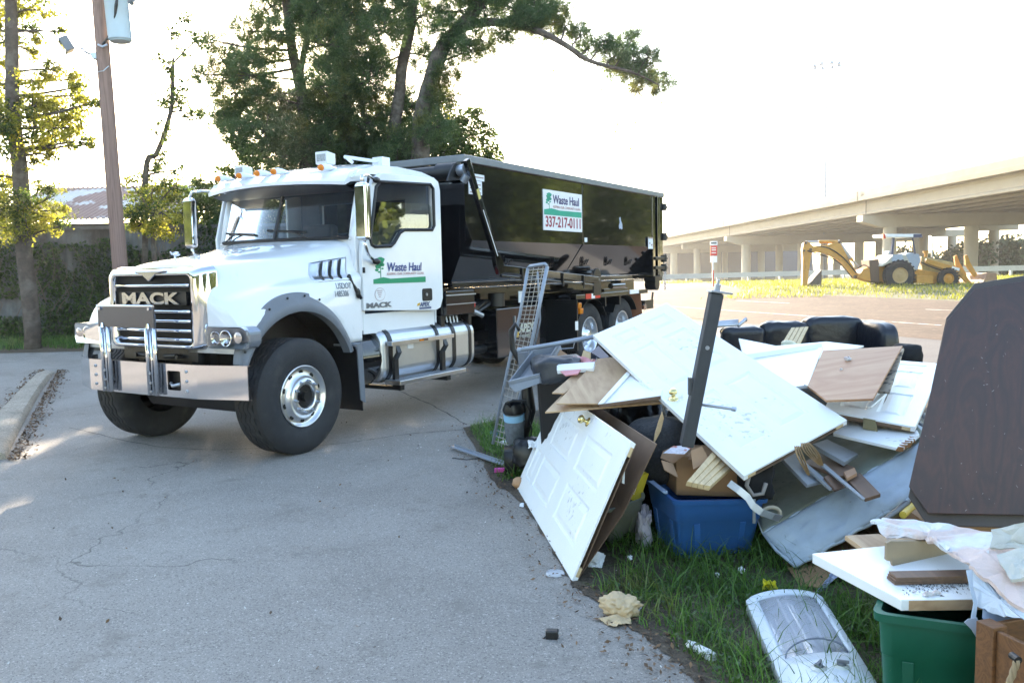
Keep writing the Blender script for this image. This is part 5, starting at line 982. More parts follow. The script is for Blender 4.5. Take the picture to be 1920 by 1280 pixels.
for i in range(40): m.box(1.40 + i * .032, 1.414 + i * .032, -.105, .085, .5525, .556)
tb(m, 'step_tread', STEEL, st2)
for u_ in (1.43, 2.33): m = MB(); m.prism([(u_, -.03, .93), (u_, -.03, .86), (u_, .03, .78), (u_, .03, .48), (u_, .5, .48), (u_, .5, .44), (u_, -.08, .44), (u_, -.08, .50), (u_, -.01, .50), (u_, -.01, .78), (u_, -.06, .86)], (.07, 0, 0)); tb(m, 'step_bracket', BLACKM)
# ---- behind the cab: valve box, tool box, hoses, drive
m = MB(); m.box(2.50, 3.12, .02, .5, 1.20, 1.50); vb_ = tb(m, 'valve_box', BLACK, bevel=.01); m = MB(); m.box(2.49, 3.13, .005, .02, 1.44, 1.455); m.box(2.49, 3.13, .005, .02, 1.33, 1.34); tb(m, 'box_trim', STEEL, vb_)
m = MB(); m.box(2.48, 2.56, .1, .5, .9, 1.2); m.box(3.06, 3.12, .08, .5, .82, 1.2); m.box(2.56, 3.06, .2, .5, .85, 1.2); lb = tb(m, 'lever_stand', BLACKM)
for k in range(5): m = MB(); u_ = 2.60 + k * .075; m.cyl((u_, .16, 1.18), (u_ + .01, .12, .92), .012, n=8); m.ball((u_ + .01, .12, .90), .024, 8); m.cyl((u_, .16, 1.05), (u_, .18, 1.0), .018, n=8); tb(m, 'control_lever', STEEL, lb)
m = MB(); m.box(3.75, 4.95, .08, .7, .55, 1.22); tbx = tb(m, 'tool_box', BLACK, bevel=.012); m = MB(); m.box(4.2, 4.22, .06, .08, .95, 1.1); tb(m, 'latch', STEEL, tbx)
text('APEX', 'lettering', .17, (4.33, .074, .86), (1, 0, 0), (0, 0, 1), mat('pale_letter', (.5, .5, .42), .5), tbx, .003, .008, True, 1.0, shear=.2); text('EQUIPMENT', 'lettering', .06, (4.40, .074, .78), (1, 0, 0), (0, 0, 1), mat('pale_letter', (.5, .5, .42), .5), tbx, .003, .0, True, .8)
m = MB(); m.box(4.25, 4.31, .07, .078, .80, .92); tb(m, 'logo_mark', mat('logo_gold', (.6, .36, .04), .5), tbx)
m = MB(); m.prism([(4.32, .065, 1.28), (4.42, .065, 1.28), (4.42, .065, 1.44), (4.32, .065, 1.44)], (0, .01, 0)); tb(m, 'warning_label', PAPERW)
m = MB()
for k in range(4): m.tube([(3.1, .3 + .05 * k, 1.0 + .04 * k), (3.4, .2 + .05 * k, 1.22 + .03 * k), (3.8, .3 + .04 * k, 1.32), (4.6, .5, 1.3)], .022, 7)
m.tube([(3.1, .25, 1.28), (3.5, .25, 1.18), (3.9, .3, 1.28)], .03, 8); m.box(3.1, 3.4, .15, .3, 1.15, 1.28); m.cyl((4.1, .3, 1.24), (4.1, .3, 1.42), .12, n=12); m.cyl((3.2, .25, .7), (5.8, .5, .6), .06, n=10); m.box(5.0, 6.0, .5, 2.0, .6, 1.15); tb(m, 'hydraulic_hoses', PLB, smooth=True)
m = MB(); m.box(3.18, 3.30, .13, .16, 1.27, 1.33); tb(m, 'red_valve', RED); m = MB(); m.cyl((3.1, .18, 1.28), (3.45, .12, 1.15), .03, n=10); tb(m, 'cylinder_rod', STEEL)
m = MB(); m.box(2.48, 2.62, .35, .8, .9, 2.6); m.box(2.5, 2.7, 1.9, 2.2, .9, 2.9); m.box(2.5, 2.72, .8, 1.7, 1.1, 2.2); tb(m, 'rear_cab_frame', BLACKM)
# tarp gear
m = MB(); m.cyl((2.80, .02, 2.96), (2.80, 2.4, 2.96), .085, n=18); m.cyl((2.80, .0, 2.96), (2.80, .3, 2.96), .11, n=18); m.prism([(2.55, .0, 2.82), (2.70, .0, 3.04), (2.88, .0, 3.04), (2.9, .0, 2.86)], (0, .02, 0)); tr_ = tb(m, 'tarp_roller', BLACKM, smooth=True)
m = MB(); m.cyl((2.80, -.10, 2.97), (2.80, .0, 2.96), .07, n=16); m.cyl((2.80, -.12, 2.90), (2.80, -.06, 2.83), .05, n=12); tb(m, 'tarp_motor', STEEL, tr_, smooth=True)
def bar(a, b, w, t, name, m_=BLACK, par=None, bev=.006):
    a = Vector(a); b = Vector(b); d = (b - a).normalized(); s = Vector((0, 1, 0)); n_ = d.cross(s).normalized(); m = MB(); o_ = [(-1, -1), (1, -1), (1, 1), (-1, 1)]
    m.hexa([a + n_ * w / 2 * i + s * t / 2 * j for i, j in o_] + [b + n_ * w / 2 * i + s * t / 2 * j for i, j in o_]); return tb(m, name, m_, par, bevel=bev)
a_ = bar((2.76, -.14, 3.08), (3.42, -.14, 1.86), .085, .06, 'tarp_arm'); bar((3.395, -.172, 1.92), (3.07, -.172, 2.49), .012, .004, 'arm_label', REFW, a_, 0); bar((3.0, -.172, 2.62), (2.95, -.172, 2.74), .05, .004, 'arm_label', mat('yellow_label', (.6, .5, .15), .6), a_, 0)
m = MB(); m.prism([(3.33, -.17, 1.98), (3.43, -.17, 1.98), (3.56, -.17, 1.80), (3.56, -.17, 1.70), (3.44, -.17, 1.68), (3.36, -.17, 1.8)], (0, .06, 0)); tb(m, 'arm_elbow', BLACK, a_, bevel=.006)
b_ = bar((3.50, -.14, 1.76), (6.5, -.14, 1.55), .10, .06, 'tarp_arm'); bar((3.5, -.15, 1.665), (6.3, -.15, 1.47), .03, .05, 'lower_link', BLACK, b_)
for u_ in (4.0, 5.2, 5.9): bar((u_, -.185, 1.80 - (u_ - 3.5) * .07), (u_ + .005, -.185, 1.60 - (u_ - 3.5) * .07), .03, .02, 'arm_clamp', BLACKM, b_)
m = MB(); m.prism([(6.55 + .14 * math.cos(t), -.12, 1.60 + .14 * math.sin(t)) for t in np.linspace(0, math.pi, 13)] + [(6.41, -.12, 1.30), (6.69, -.12, 1.30)], (0, .03, 0)); pv = tb(m, 'pivot_plate', BLACKM, bevel=.006); m = MB(); m.cyl((6.55, -.14, 1.56), (6.55, -.115, 1.56), .03, n=8); tb(m, 'bolt', STEEL, pv)
m = MB(); m.box(5.80, 7.9, -.10, .0, 1.26, 1.33); m.box(6.9, 7.9, -.08, .02, 1.335, 1.39); m.cyl((7.2, -.06, 1.43), (7.75, -.06, 1.43), .05, n=12); sb = tb(m, 'side_bar', BLACK, bevel=.006)
for a0, b0, mm in ((6.14, 6.34, RED), (6.345, 6.48, REFW), (6.485, 6.68, RED)): m = MB(); m.box(a0, b0, -.106, -.101, 1.255, 1.335); tb(m, 'reflector', mm, sb)
m = MB(); m.box(7.95, 8.35, -.106, -.09, 1.27, 1.345); tb(m, 'reflector', REFW, sb); m = MB(); m.box(8.35, 8.8, -.1, .0, 1.26, 1.33); m.box(7.6, 7.65, -.05, .4, 1.1, 1.3); m.box(7.0, 7.04, -.05, .3, 1.1, 1.3); tb(m, 'fender_stay', BLACKM, sb)
for u_, z_, r in ((6.0, 1.16, .055), (6.06, 1.07, .04)): m = MB(); m.box(u_ - .05, u_ + .06, -.07, .0, z_ - .045, z_ + .045); ml = tb(m, 'marker_lamp', AMBER, bevel=.012)
m = MB(); m.box(5.92, 5.96, -.05, .55, .45, 1.25); tb(m, 'mudflap', PLB); m = MB(); m.box(5.85, 5.95, -.055, -.052, .78, .92); tb(m, 'reflector', REFW)
for (u_, z_) in ((6.66, .635), (8.02, .665)): m = MB(); m.arcshell(u_, z_, .60, .02, .62, 150, 30); tb(m, 'rear_mudguard', BLACKM)
m = MB(); m.prism([(8.62, -.02, 1.32), (8.62, .5, 1.32), (8.75, .5, .7), (8.75, -.02, .7)], (.012, 0, 0)); tb(m, 'rear_mudflap', mat('rust_brown_flap', (.30, .13, .07), .7)); m = MB(); m.box(8.9, 9.35, .0, 2.4, .95, 1.12); m.tube([(9.35, .05, 1.0), (9.45, .05, 1.25)], .02, 6); tb(m, 'rear_bumper', BLACKM); m = MB(); m.cyl((8.86, -.03, 1.0), (8.86, .0, 1.0), .06, n=14); tb(m, 'tail_lamp', CHROME)
# ============================================================ CONTAINER (rests on the truck: its own thing)
ct = thing('roll_off_container', 'long black steel waste container loaded on the white truck', 'container', TO + Matrix.Rotation(TR, 3, 'Z') @ Vector((2.9, 1.25, 1.53)), TR)
CW = Matrix.Translation(TO) @ Matrix.Rotation(TR, 4, 'Z')
def cb(mb, name, m, par=None, **k):
    mb.v = [CW @ v for v in mb.v]; return mb.build(name, m, par or ct, **k)
U0, U1 = 2.96, 9.50; ZS, ZB, ZT = 2.13, 1.60, 3.08; Yn, Yf = .03, 2.47; TI = .24
m = MB()
def csec(u): return [(u, Yn, ZT), (u, Yn, ZS), (u, Yn + TI, ZB), (u, Yf - TI, ZB), (u, Yf, ZS), (u, Yf, ZT)]
a = csec(U0); b = csec(U1); m.add(a + b, [(i, i + 1, i + 7, i + 6) for i in range(5)] + [(0, 1, 2, 3, 4, 5), (11, 10, 9, 8, 7, 6)])
# subtle panel waviness comes from the paint; seams are real strips
body = cb(m, 'wall', BLACK, solid=.02)
m = MB(); m.box(U0 - .02, U1 + .42, Yn - .05, Yn + .06, ZT, ZT + .09); m.box(U0 - .02, U1 + .42, Yf - .06, Yf + .05, ZT, ZT + .09); m.box(U0 - .07, U0 - .021, Yn - .05, Yf + .05, ZT, ZT + .09); cb(m, 'top_rail', mat('grey_rail_paint', (.17, .18, .19), .35, coat=.3), bevel=.008)
m = MB(); m.box(6.335, 6.355, Yn - .012, Yn, ZS, ZT - .002); m.prism([(6.335, Yn - .012, ZS), (6.355, Yn - .012, ZS), (6.10, Yn + TI - .012, ZB + .01), (6.08, Yn + TI - .012, ZB + .01)], (0, .012, 0)); m.box(U0, U1 - .2, Yn - .006, Yn - .0005, ZS - .008, ZS + .004); cb(m, 'seam', BLACK)
m = MB(); m.box(U0 - .02, U1 + .3, Yn + .20, Yn + .28, ZB - .075, ZB - .004); m.box(U0 - .02, U1 + .3, Yf - .28, Yf - .20, ZB - .075, ZB - .004); m.box(U0, U1, Yn + .15, Yn + .30, ZB - .09, ZB - .078); cb(m, 'bottom_rail', BLACK, bevel=.006)
m = MB(); m.box(U1 - .12, U1 + .0, Yn - .02, Yn + .25, ZB - .05, ZT - .003); m.box(U1 + .06, U1 + .14, Yn - .05, Yn + .2, ZB - .02, ZT - .003); m.box(U1 + .2, U1 + .38, Yn - .03, Yn + .2, ZB - .05, ZT - .003); m.box(U1 + .0, U1 + .4, Yn + .04, Yf, ZB, ZT - .003); cb(m, 'rear_post', BLACK, bevel=.008)
for z_ in (2.90, 2.32, 1.72, 1.90): m = MB(); m.box(U1 - .12, U1 + .42, Yn - .07, Yn - .02, z_ - .03, z_ + .03) if z_ < 2 else None; m.cyl((U1 + .42, Yn - .04, z_ - .07), (U1 + .42, Yn - .04, z_ + .07), .05, n=12); m.box(U1 + .38, U1 + .52, Yn - .06, Yn + .05, z_ - .05, z_ + .03); m.ball((U1 + .56, Yn - .02, z_), .045, 8); cb(m, 'door_hinge', BLACKM, bevel=.006)
m = MB()
for k in range(8): z_ = 1.66 - k * .05; m.tube([(U1 + .52 + (.012 if k % 2 else 0), Yn - .02 + (.0 if k % 2 else .0), z_ + .03), (U1 + .54, Yn - .03, z_), (U1 + .52, Yn - .02, z_ - .03), (U1 + .50, Yn - .01, z_)], .008, 5, True)
cb(m, 'chain', STEEL)
m = MB(); m.box(U1 - .05, U1 + .35, Yn - .03, Yn + .2, ZB - .13, ZB - .04); m.cyl((U1 + .15, Yn + .0, ZB - .19), (U1 + .15, Yn + .22, ZB - .19), .125, n=20); cb(m, 'ground_roller', BLACKM, bevel=.006)
def slant(u, z, o=0): t = (ZS - z) / (ZS - ZB); return Vector((u, Yn + TI * t - o, z))
for u_ in (4.1, 5.55, 6.6, 7.55, 8.45):
    m = MB(); 
    for d in (-.035, .035): m.tube([slant(u_ + d - .03, 1.78, 0), slant(u_ + d - .025, 1.86, .05), slant(u_ + d, 1.885, .06), slant(u_ + d + .025, 1.86, .05), slant(u_ + d + .035, 1.80, .04)], .008, 6)
    cb(m, 'tarp_hook', BLACKM)
sgx0, sgx1, sgz0, sgz1 = 5.00, 6.29, 2.31, 2.90; ysg = Yn - .012
m = MB(); m.box(sgx0, sgx1, ysg, ysg + .010, sgz0, sgz1); sg_ = cb(m, 'sign', REFW)
def ctext(s, size, x, z, mm, bold, sx, shear=0):
    return text(s, 'lettering', size, CW @ Vector((x, ysg - .003, z)), CW.to_3x3() @ Vector((1, 0, 0)), (0, 0, 1), mm, sg_, .002, bold, False, sx, shear=shear)
ctext('Waste Haul', .175, 5.30, 2.715, mat('purple_navy_lettering', (.04, .025, .13), .5), .003, 1.05); ctext('KEEPING OUR COMMUNITY CLEAN', .052, 5.30, 2.645, SALM, 0, 1.1); ctext('337-217-0111', .215, 5.05, 2.365, CRIM, .004, 1.0)
m = MB(); m.prism([(x, ysg - .002, z) for x, z in ((sgx0 + .02, 2.535), (sgx1 - .02, 2.535), (sgx1 - .02, 2.62), (5.5, 2.615), (5.25, 2.635), (sgx0 + .02, 2.61))], (0, .0018, 0)); cb(m, 'logo_stripe', mat('logo_sea_green', (.0, .32, .20), .5), sg_)
m = MB()
def P_(a, b, s=.30): return (5.17 + a * s, ysg - .003, 2.62 + b * s * .85)
m.prism([P_(.02, 0), P_(.06, 0), P_(.05, .6), P_(.03, .6)], (0, .002, 0))
for a, b, r in ((.0, .62, .17), (.05, .82, .20), (-.12, .50, .14), (.14, .58, .12), (-.1, .72, .13), (-.22, .36, .09), (-.06, .28, .06), (.16, .42, .06)): m.prism([P_(a + r * 1.25 * math.cos(t) * (1 + .18 * math.sin(5 * t)), b + r * .62 * math.sin(t)) for t in np.linspace(0, 2 * math.pi, 15)[:-1]], (0, .0015 + .0003 * b, 0))
cb(m, 'tree_logo', mat('logo_sea_green', (.0, .32, .20), .5), sg_)
m = MB(); m.box(3.02, 3.42, Yn - .006, Yn - .001, 2.88, 2.96); m.box(3.05, 3.36, Yn - .006, Yn - .001, 2.70, 2.875); lbw = cb(m, 'warning_label', PAPERW)
m = MB()
for k in range(3): m.box(3.08, 3.33, Yn - .008, Yn - .0065, 2.72 + .05 * k, 2.735 + .05 * k)
m.box(3.05, 3.40, Yn - .008, Yn - .0065, 2.915, 2.93); cb(m, 'label_print', mat('label_print', (.35, .25, .2), .6), lbw)
m = MB(); m.box(9.1, 9.34, Yn - .030, Yn - .025, 2.08, 2.30); l2 = cb(m, 'warning_label', PAPERW); m = MB(); m.box(9.1, 9.34, Yn - .033, Yn - .0305, 2.27, 2.30); m.box(9.15, 9.2, Yn - .033, Yn - .0305, 2.17, 2.20); m.box(9.24, 9.31, Yn - .033, Yn - .0305, 2.14, 2.17); cb(m, 'label_print', mat('label_print', (.35, .25, .2), .6), l2)
m = MB(); m.box(6.39, 6.49, Yn - .004, Yn - .001, 2.16, 2.23); cb(m, 'small_label', PAPERW)
m = MB(); m.prism([(x, Yn - .003, z) for x, z in ((7.80, 2.60), (7.85, 2.62), (7.88, 2.55), (7.93, 2.50), (7.94, 2.42), (7.90, 2.40), (7.87, 2.42), (7.80, 2.41), (7.78, 2.46), (7.82, 2.52))], (0, .002, 0)); cb(m, 'paint_scuff', mat('pale_scuff', (.35, .4, .48), .7))
# ============================================================ THE RUBBISH HEAP
def A4(L):
    if len(L) < 4: return [at(*q) for q in L]
    P = [at(*q) for q in L]; a, b, c = P[0], P[1], P[-1]; n = (b - a).cross(c - a).normalized(); out = []
    for q, p in zip(L, P):      # keep every outline flat: slide the other corners along their sight line onto the plane
        r = ray(float(q[0]), float(q[1])); k = r.dot(n)
        if abs(k) < 1e-6: out.append(p); continue
        v = CP + r * ((a - CP).dot(n) / k); out.append(v if (v - p).length < .6 else p)
    return out
def slab_t(name, L, t, m, label=None, cat=None, group=None, parent=None, bevel=.0015, **k):
    mb = MB(); mb.slab(A4(L), t); n = [Vector(p) for p in A4(L)]; o = mb.build(name, m, parent, bevel=bevel, **k); return tag(o, label, cat, group) if label else o
def up_norm(P):
    n = (P[1] - P[0]).cross(P[2] - P[0]).normalized(); return n if n.dot(CP - P[0]) > 0 else -n
def slabf(name, L, t, m, label=None, cat=None, group=None, parent=None, bevel=.0015, **k):
    """thickness grows away from the viewer"""
    P = A4(L); mb = MB(); mb.prism(P, -up_norm(P) * t); o = mb.build(name, m, parent, bevel=bevel, **k); return tag(o, label, cat, group) if label else o
def paneldoor(name, L, label, t=.035, knob=None, group=None, open_end=True):
    """L = four corners A(s0,t0) B(s1,t0) C(s1,t1) D(s0,t1) as points; t0 is the door's top end"""
    A, B, C, D_ = L; n = up_norm([A, B, C]); f = lambda s, u, d=0: (A * (1 - s) + B * s) * (1 - u) + (D_ * (1 - s) + C * s) * u + n * d
    W = ((B - A).length + (C - D_).length) / 2; Lh = ((D_ - A).length + (C - B).length) / 2; T = thing(name, label, 'door', tuple(min(L, key=lambda p: p.z)), 0, group)
    rc = [(s0, s1, a, b) for (a, b) in ((.06, .15), (.205, .50), (.60, .90)) for (s0, s1) in ((.15, .445), (.555, .85))]
    holes = []; m = MB()
    for s0, s1, a, b in rc: holes.append([(s0, a), (s1, a), (s1, b), (s0, b)])
    outer = [(0, 0), (1, 0), (1, 1), (0, 1)]; allp = outer + [p for h in holes for p in h]
    tri = tessellate_polygon([[Vector((p[0], p[1], 0)) for p in outer]] + [[Vector((p[0], p[1], 0)) for p in h] for h in holes]); m.add([f(*p) for p in allp], [tuple(t_) for t_ in tri])
    for h in holes:
        cx = sum(p[0] for p in h) / 4; cy = sum(p[1] for p in h) / 4; rings = []
        for ins, d in ((0, 0), (.006, -.006), (.018, -.009), (.030, -.007), (.055, -.001)):
            rings.append([f(p[0] + math.copysign(ins / W, cx - p[0]), p[1] + math.copysign(ins / Lh, cy - p[1]), d) for p in h])
        m.add([q for r in rings for q in r], [(k * 4 + i, k * 4 + (i + 1) % 4, (k + 1) * 4 + (i + 1) % 4, (k + 1) * 4 + i) for k in range(4) for i in range(4)] + [(16, 17, 18, 19)])
    # skin edges
    e = .011; c = [f(0, 0), f(1, 0), f(1, 1), f(0, 1)]; c2 = [p - n * e for p in c]; m.add(c + c2, [(i, (i + 1) % 4, (i + 1) % 4 + 4, i + 4) for i in range(4)]); m.build('front_skin', DWHITE, T)
    m = MB(); iw = .028 / W; il = .028 / Lh
    def bx_(s0, s1, u0, u1, d0, d1, mb): mb.hexa([f(s0, u0, -d1), f(s1, u0, -d1), f(s1, u1, -d1), f(s0, u1, -d1), f(s0, u0, -d0), f(s1, u0, -d0), f(s1, u1, -d0), f(s0, u1, -d0)])
    bx_(0, iw, 0, 1, e + .0002, t - .004, m); bx_(1 - iw, 1, 0, 1, e + .0002, t - .004, m); bx_(iw, 1 - iw, 0, il, e + .0002, t - .004, m); m.build('stile', DWHITE2, T)
    m = MB(); bx_(iw + .001, 1 - iw - .001, il + .001, 1 - (.03 if open_end else .002), e + .0004, t - .005, m); m.build('core', FIBRE, T)
    m = MB(); bx_(0, 1, 0, 1, t - .0036, t, m); m.build('back_skin', FIBRE, T)
    m = MB(); bx_(iw, 3 * iw, .985, 1.0, e + .001, t - .005, m); bx_(1 - 3 * iw, 1 - iw, .98, 1.0, e + .001, t - .005, m); m.build('rail_block', PINEW, T)
    if knob:
        s, u = knob; b = f(s, u); m = MB(); m.lathe([(.033, 0), (.033, .004), (.026, .008), (.014, .012), (.012, .03), (.016, .034), (.026, .042), (.030, .052), (.027, .064), (.016, .072), (0, .074)], b, n, 28); m.build('door_knob', BRASS, T, smooth='all')
    return T, f, n
big = A4([(1112, 628, 6.3), (1250, 568, 6.65), (1588, 787, 4.85), (1395, 892, 4.5)])
T, f, n = paneldoor('panel_door', big, 'large white six-panel door with a brass knob lying across the very top of the heap', knob=(.085, .56), group='discarded white doors')
for s, u in ((1.0, .12), (1.0, .50), (1.0, .88)):
    m = MB(); c = f(s, u, -.012); d = (f(1, u + .02) - f(1, u - .02)).normalized(); m.cyl(c - d * .045, c + d * .045, .008, n=8)
    for k in (-2, -1, 0, 1, 2): m.ball(c + d * k * .02, .011, 8)
    m.build('hinge', PLB, T)
p_fb = gz(968, 912, .012); p_nb = gz(1072, 1088, .012); p_nt = at(1183, 828, 4.62); p_ft = p_nt + (p_fb - p_nb)
paneldoor('panel_door', [p_fb, p_ft, p_nt, p_nb], 'white six-panel door standing on its long edge at the front of the heap, leaning left of the blue bin', knob=(.93, .55), group='discarded white doors')
sk = thing('door_skin', 'brown back skin split off the leaning white door and standing just behind it', 'board', tuple(gz(1080, 1092)))
q = [p_nt + Vector((.16, .10, -.04)), p_ft + Vector((.16, .1, -.04)), p_fb + Vector((.1, .04, 0)), p_nb + Vector((.035, .02, .0))]
m = MB(); m.prism([q[0], q[1], q[2], q[3], (q[3] + q[0]) / 2 + Vector((.03, .02, -.03))], Vector((.006, .003, .002))); m.build('sheet', FIBRE, sk)
m = MB(); m.hexa([at(1166, 905, 4.68), at(1171, 907, 4.68), at(1171, 907, 4.74), at(1166, 905, 4.74), at(1170, 873, 4.66), at(1172, 873, 4.66), at(1172, 873, 4.72), at(1170, 873, 4.72)]); m.build('batten', DWHITE2, sk)
# plywood pieces on the left of the heap
slabf('plywood_sheet', [(1022, 772, 5.5), (1245, 754, 5.45), (1262, 700, 6.0), (1112, 680, 6.3)], .012, PLY, 'broad pale plywood sheet, lowest of the boards left of the big door', 'board', 'plywood boards')
slabf('plywood_sheet', [(1043, 756, 5.5), (1126, 756, 5.46), (1178, 704, 5.95), (1163, 668, 6.25), (1120, 672, 6.25)], .010, PLY, 'smaller pale plywood sheet lying on the broad one left of the big door', 'board', 'plywood boards')
slabf('plywood_sheet', [(1035, 736, 5.75), (1058, 737, 5.72), (1120, 690, 6.15), (1118, 674, 6.3), (1110, 672, 6.35)], .010, PLY, 'narrow plywood sheet peeping out behind the other two plywood sheets', 'board', 'plywood boards')
cd = thing('small_white_door', 'small white cabinet door lying face up on the plywood left of the big door', 'cabinet door', tuple(at(1124, 758, 5.44)))
slabf('panel', [(1124, 757, 5.42), (1239, 741, 5.36), (1250, 705, 5.7), (1184, 692, 5.88)], .022, DWHITE2, parent=cd)
slabf('frame_strip', [(1121, 756.5, 5.39), (1131, 755, 5.39), (1188, 694, 5.85), (1181, 690, 5.87)], .008, DWHITE2, parent=cd)
slabf('edge_strip', [(1124, 758.5, 5.405), (1239, 742.5, 5.345), (1239, 748, 5.345), (1124, 764, 5.405)], .012, OLDW, parent=cd)
m = MB(); m.cyl(at(1117, 678, 6.05), at(1119, 670, 6.03), .003, n=6); tag(m.build('nail', STEEL), 'bent nail sticking up from the plywood left of the big door', 'nail')
# white / plywood boards on the right
wc = thing('framed_panel', 'big white framed cabinet panel behind the upper right side of the top door', 'panel', tuple(at(1513, 721, 5.6)))
slabf('panel', [(1395, 672, 6.9), (1541, 651, 6.6), (1513, 722, 5.55), (1380, 735, 5.8)], .02, DWHITE2, parent=wc)
slabf('frame_strip', [(1534, 652, 6.55), (1543, 650, 6.57), (1515, 723, 5.52), (1507, 720, 5.53)], .012, DWHITE, parent=wc)
slabf('frame_strip', [(1395, 665, 6.85), (1541, 643, 6.62), (1541, 652, 6.56), (1395, 674, 6.8)], .012, DWHITE, parent=wc)
slabf('white_sheet', [(1385, 634, 7.4), (1455, 648, 7.2), (1549, 640, 7.0), (1620, 648, 6.9), (1560, 668, 6.6), (1400, 690, 6.5)], .015, DWHITE2, 'plain white sheet lying furthest back under the cabinet panel in front of the sofa', 'panel')
slabf('plywood_board', [(1543, 657, 6.25), (1692, 648, 6.05), (1637, 747, 5.05), (1549, 750, 5.1), (1514, 723, 5.35)], .014, PLYR, 'reddish plywood board with crumbs of plaster on it, on top right of the heap', 'board', 'reddish boards')
slabf('plywood_board', [(1640, 668, 6.15), (1695, 652, 6.12), (1667, 735, 5.2), (1645, 734, 5.22)], .012, mat('mouldy_plywood', (.36, .30, .22), .8, var=.2, col2=(.06, .05, .045), c2s=18, c2t=(.5, .58)), 'mouldy plywood board sticking out under the reddish plywood board', 'board', 'reddish boards')
for px, py, D_, r in ((1589, 672, 5.85, .022), (1616, 680, 5.78, .012), (1577, 692, 5.62, .010), (1610, 712, 5.4, .02), (1596, 717, 5.36, .008)):
    m = MB(); m.ball(at(px, py, D_), r, 10, (1.6 if r == .02 else 1, .9, .8), rough=.8); tag(m.build('plaster_crumb', PLASTER), {.022: 'largest plaster crumb, near the top left of the reddish plywood board', .012: 'small plaster crumb right of the largest one on the reddish plywood board', .010: 'tiny plaster crumb left of centre on the reddish plywood board', .02: 'long white plaster crumb near the lower edge of the reddish plywood board', .008: 'tiny plaster crumb beside the long one on the reddish plywood board'}[r], 'plaster crumb', 'crumbs on the reddish board')
P_ = [at(1590, 668, 6.7), at(1768, 682, 6.5), at(1716, 800, 4.78), at(1545, 768, 5.15)]
T, f, n = paneldoor('panel_door', P_, 'white six-panel door lying flat on the right between the reddish plywood and the dark table top', open_end=False, group='discarded white doors')
m = MB(); a_ = f(.45, 1.003, -.004); m.prism([a_, f(.58, 1.003, -.004), f(.60, 1.003, -.03), f(.62, 1.004, -.07), f(.46, 1.004, -.07)], n.cross(f(1, 1) - f(0, 1)).normalized() * .003); m.build('hinge_plate', mat('old_brass_plate', (.25, .22, .13), .5, .6), T)
slabf('white_board', [(1562, 812, 5.0), (1690, 841, 4.6), (1724, 814, 4.78), (1720, 806, 4.9), (1590, 782, 5.25)], .018, DWHITE, 'long white moulded board with a broken end under the flat right-hand door', 'board')
m = MB()
for k in range(7): a_ = at(1690 + 4.6 * k, 840 - 4 * k, 4.60 + .03 * k); m.hexa([a_ + Vector((rng.uniform(-.01, .01) + x, y, z)) for x, y, z in ((-.015, 0, -.02), (.02, 0, -.02), (.02, .03, -.02), (-.015, .03, -.02), (-.015, 0, .004), (.02, 0, .006), (.02, .03, .003), (-.015, .03, .004))])
tag(m.build('splinter', mat('torn_brown_fibre', (.28, .14, .06), .9, var=.3)), 'torn brown splintered edge at the end of the long white board', 'splinter')
slabf('moulding_strip', [(1625, 761, 5.15), (1634, 761, 5.14), (1660, 738, 5.3), (1652, 736, 5.3)], .012, DWHITE, 'short piece of white moulding lying on the flat right-hand door', 'moulding')
# slatted timber piece on the sofa
sw = thing('slatted_board', 'short pale slatted board propped against the black sofa cushions', 'board', tuple(at(1480, 650, 9.4)))
for k in range(4): a0 = k / 4; a1 = (k + .88) / 4; slabf('slat', [(1462 + 36 * a0, 650 + a0, 9.4), (1462 + 36 * a1, 650 + a1, 9.4), (1484 + 33 * a1, 614 - 2 * a1, 10.0), (1484 + 33 * a0, 614 - 2 * a0, 10.0)], .02, PINEW, parent=sw)
m = MB(); c = at(1479, 646, 9.3); m.lathe([(.085, 0), (.085, .012), (.06, .02), (.04, .035), (0, .04)], c, (0, -.4, .9), 20); m.build('boss', mat('cream_boss', (.5, .47, .32), .5), sw, smooth='all')
# sofa
def puff(name, c, s, m, par, rot=0, p=4, n=26, tilt=0, wr=.05):
    mb = MB(); vs = []; fs = []; R = Matrix.Rotation(rot, 3, 'Z') @ Matrix.Rotation(tilt, 3, 'X'); c = Vector(c); h = n // 2
    for j in range(h + 1):
        ph = math.pi * j / h - math.pi / 2
        for i in range(n):
            th = 2 * math.pi * i / n; e = 2 / p; sg = lambda v: math.copysign(abs(v) ** e, v)
            d = Vector((sg(math.cos(ph)) * sg(math.cos(th)) * s[0], sg(math.cos(ph)) * sg(math.sin(th)) * s[1], sg(math.sin(ph)) * s[2]))
            dd = Vector((d.x / s[0], d.y / s[1], d.z / s[2])); w = 1 + wr * .8 * noise.noise(dd * 1.7 + c * 3) + wr * .6 * noise.noise(dd * 4.2 + c) - (wr * 1.6 * max(0, .22 - abs(noise.noise(dd * 2.6 - c * 2))) if wr >= .12 else 0); vs.append(c + R @ (d * w))
    for j in range(h):
        for i in range(n): fs.append((j * n + i, j * n + (i + 1) % n, (j + 1) * n + (i + 1) % n, (j + 1) * n + i))
    mb.add(vs, fs); return mb.build(name, m, par, smooth='all')
sf = thing('sofa', 'black leather sofa behind the heap with plump back cushions showing', 'sofa', tuple(gz(1500, 745, 0)))
for x0, x1, y0, y1, k in ((1352, 1432, 612, 660, 0), (1424, 1512, 603, 660, 1), (1504, 1612, 594, 660, 2)):
    a_ = at(x0, y0, 10.6); b_ = at(x1, y1 + 8, 10.6); c = (a_ + b_) / 2; puff('back_cushion', c, (abs(b_.x - a_.x) / 2, .17, abs(a_.z - b_.z) / 2), LEATHER, sf, rot=-.08, n=44, wr=.07, p=5)
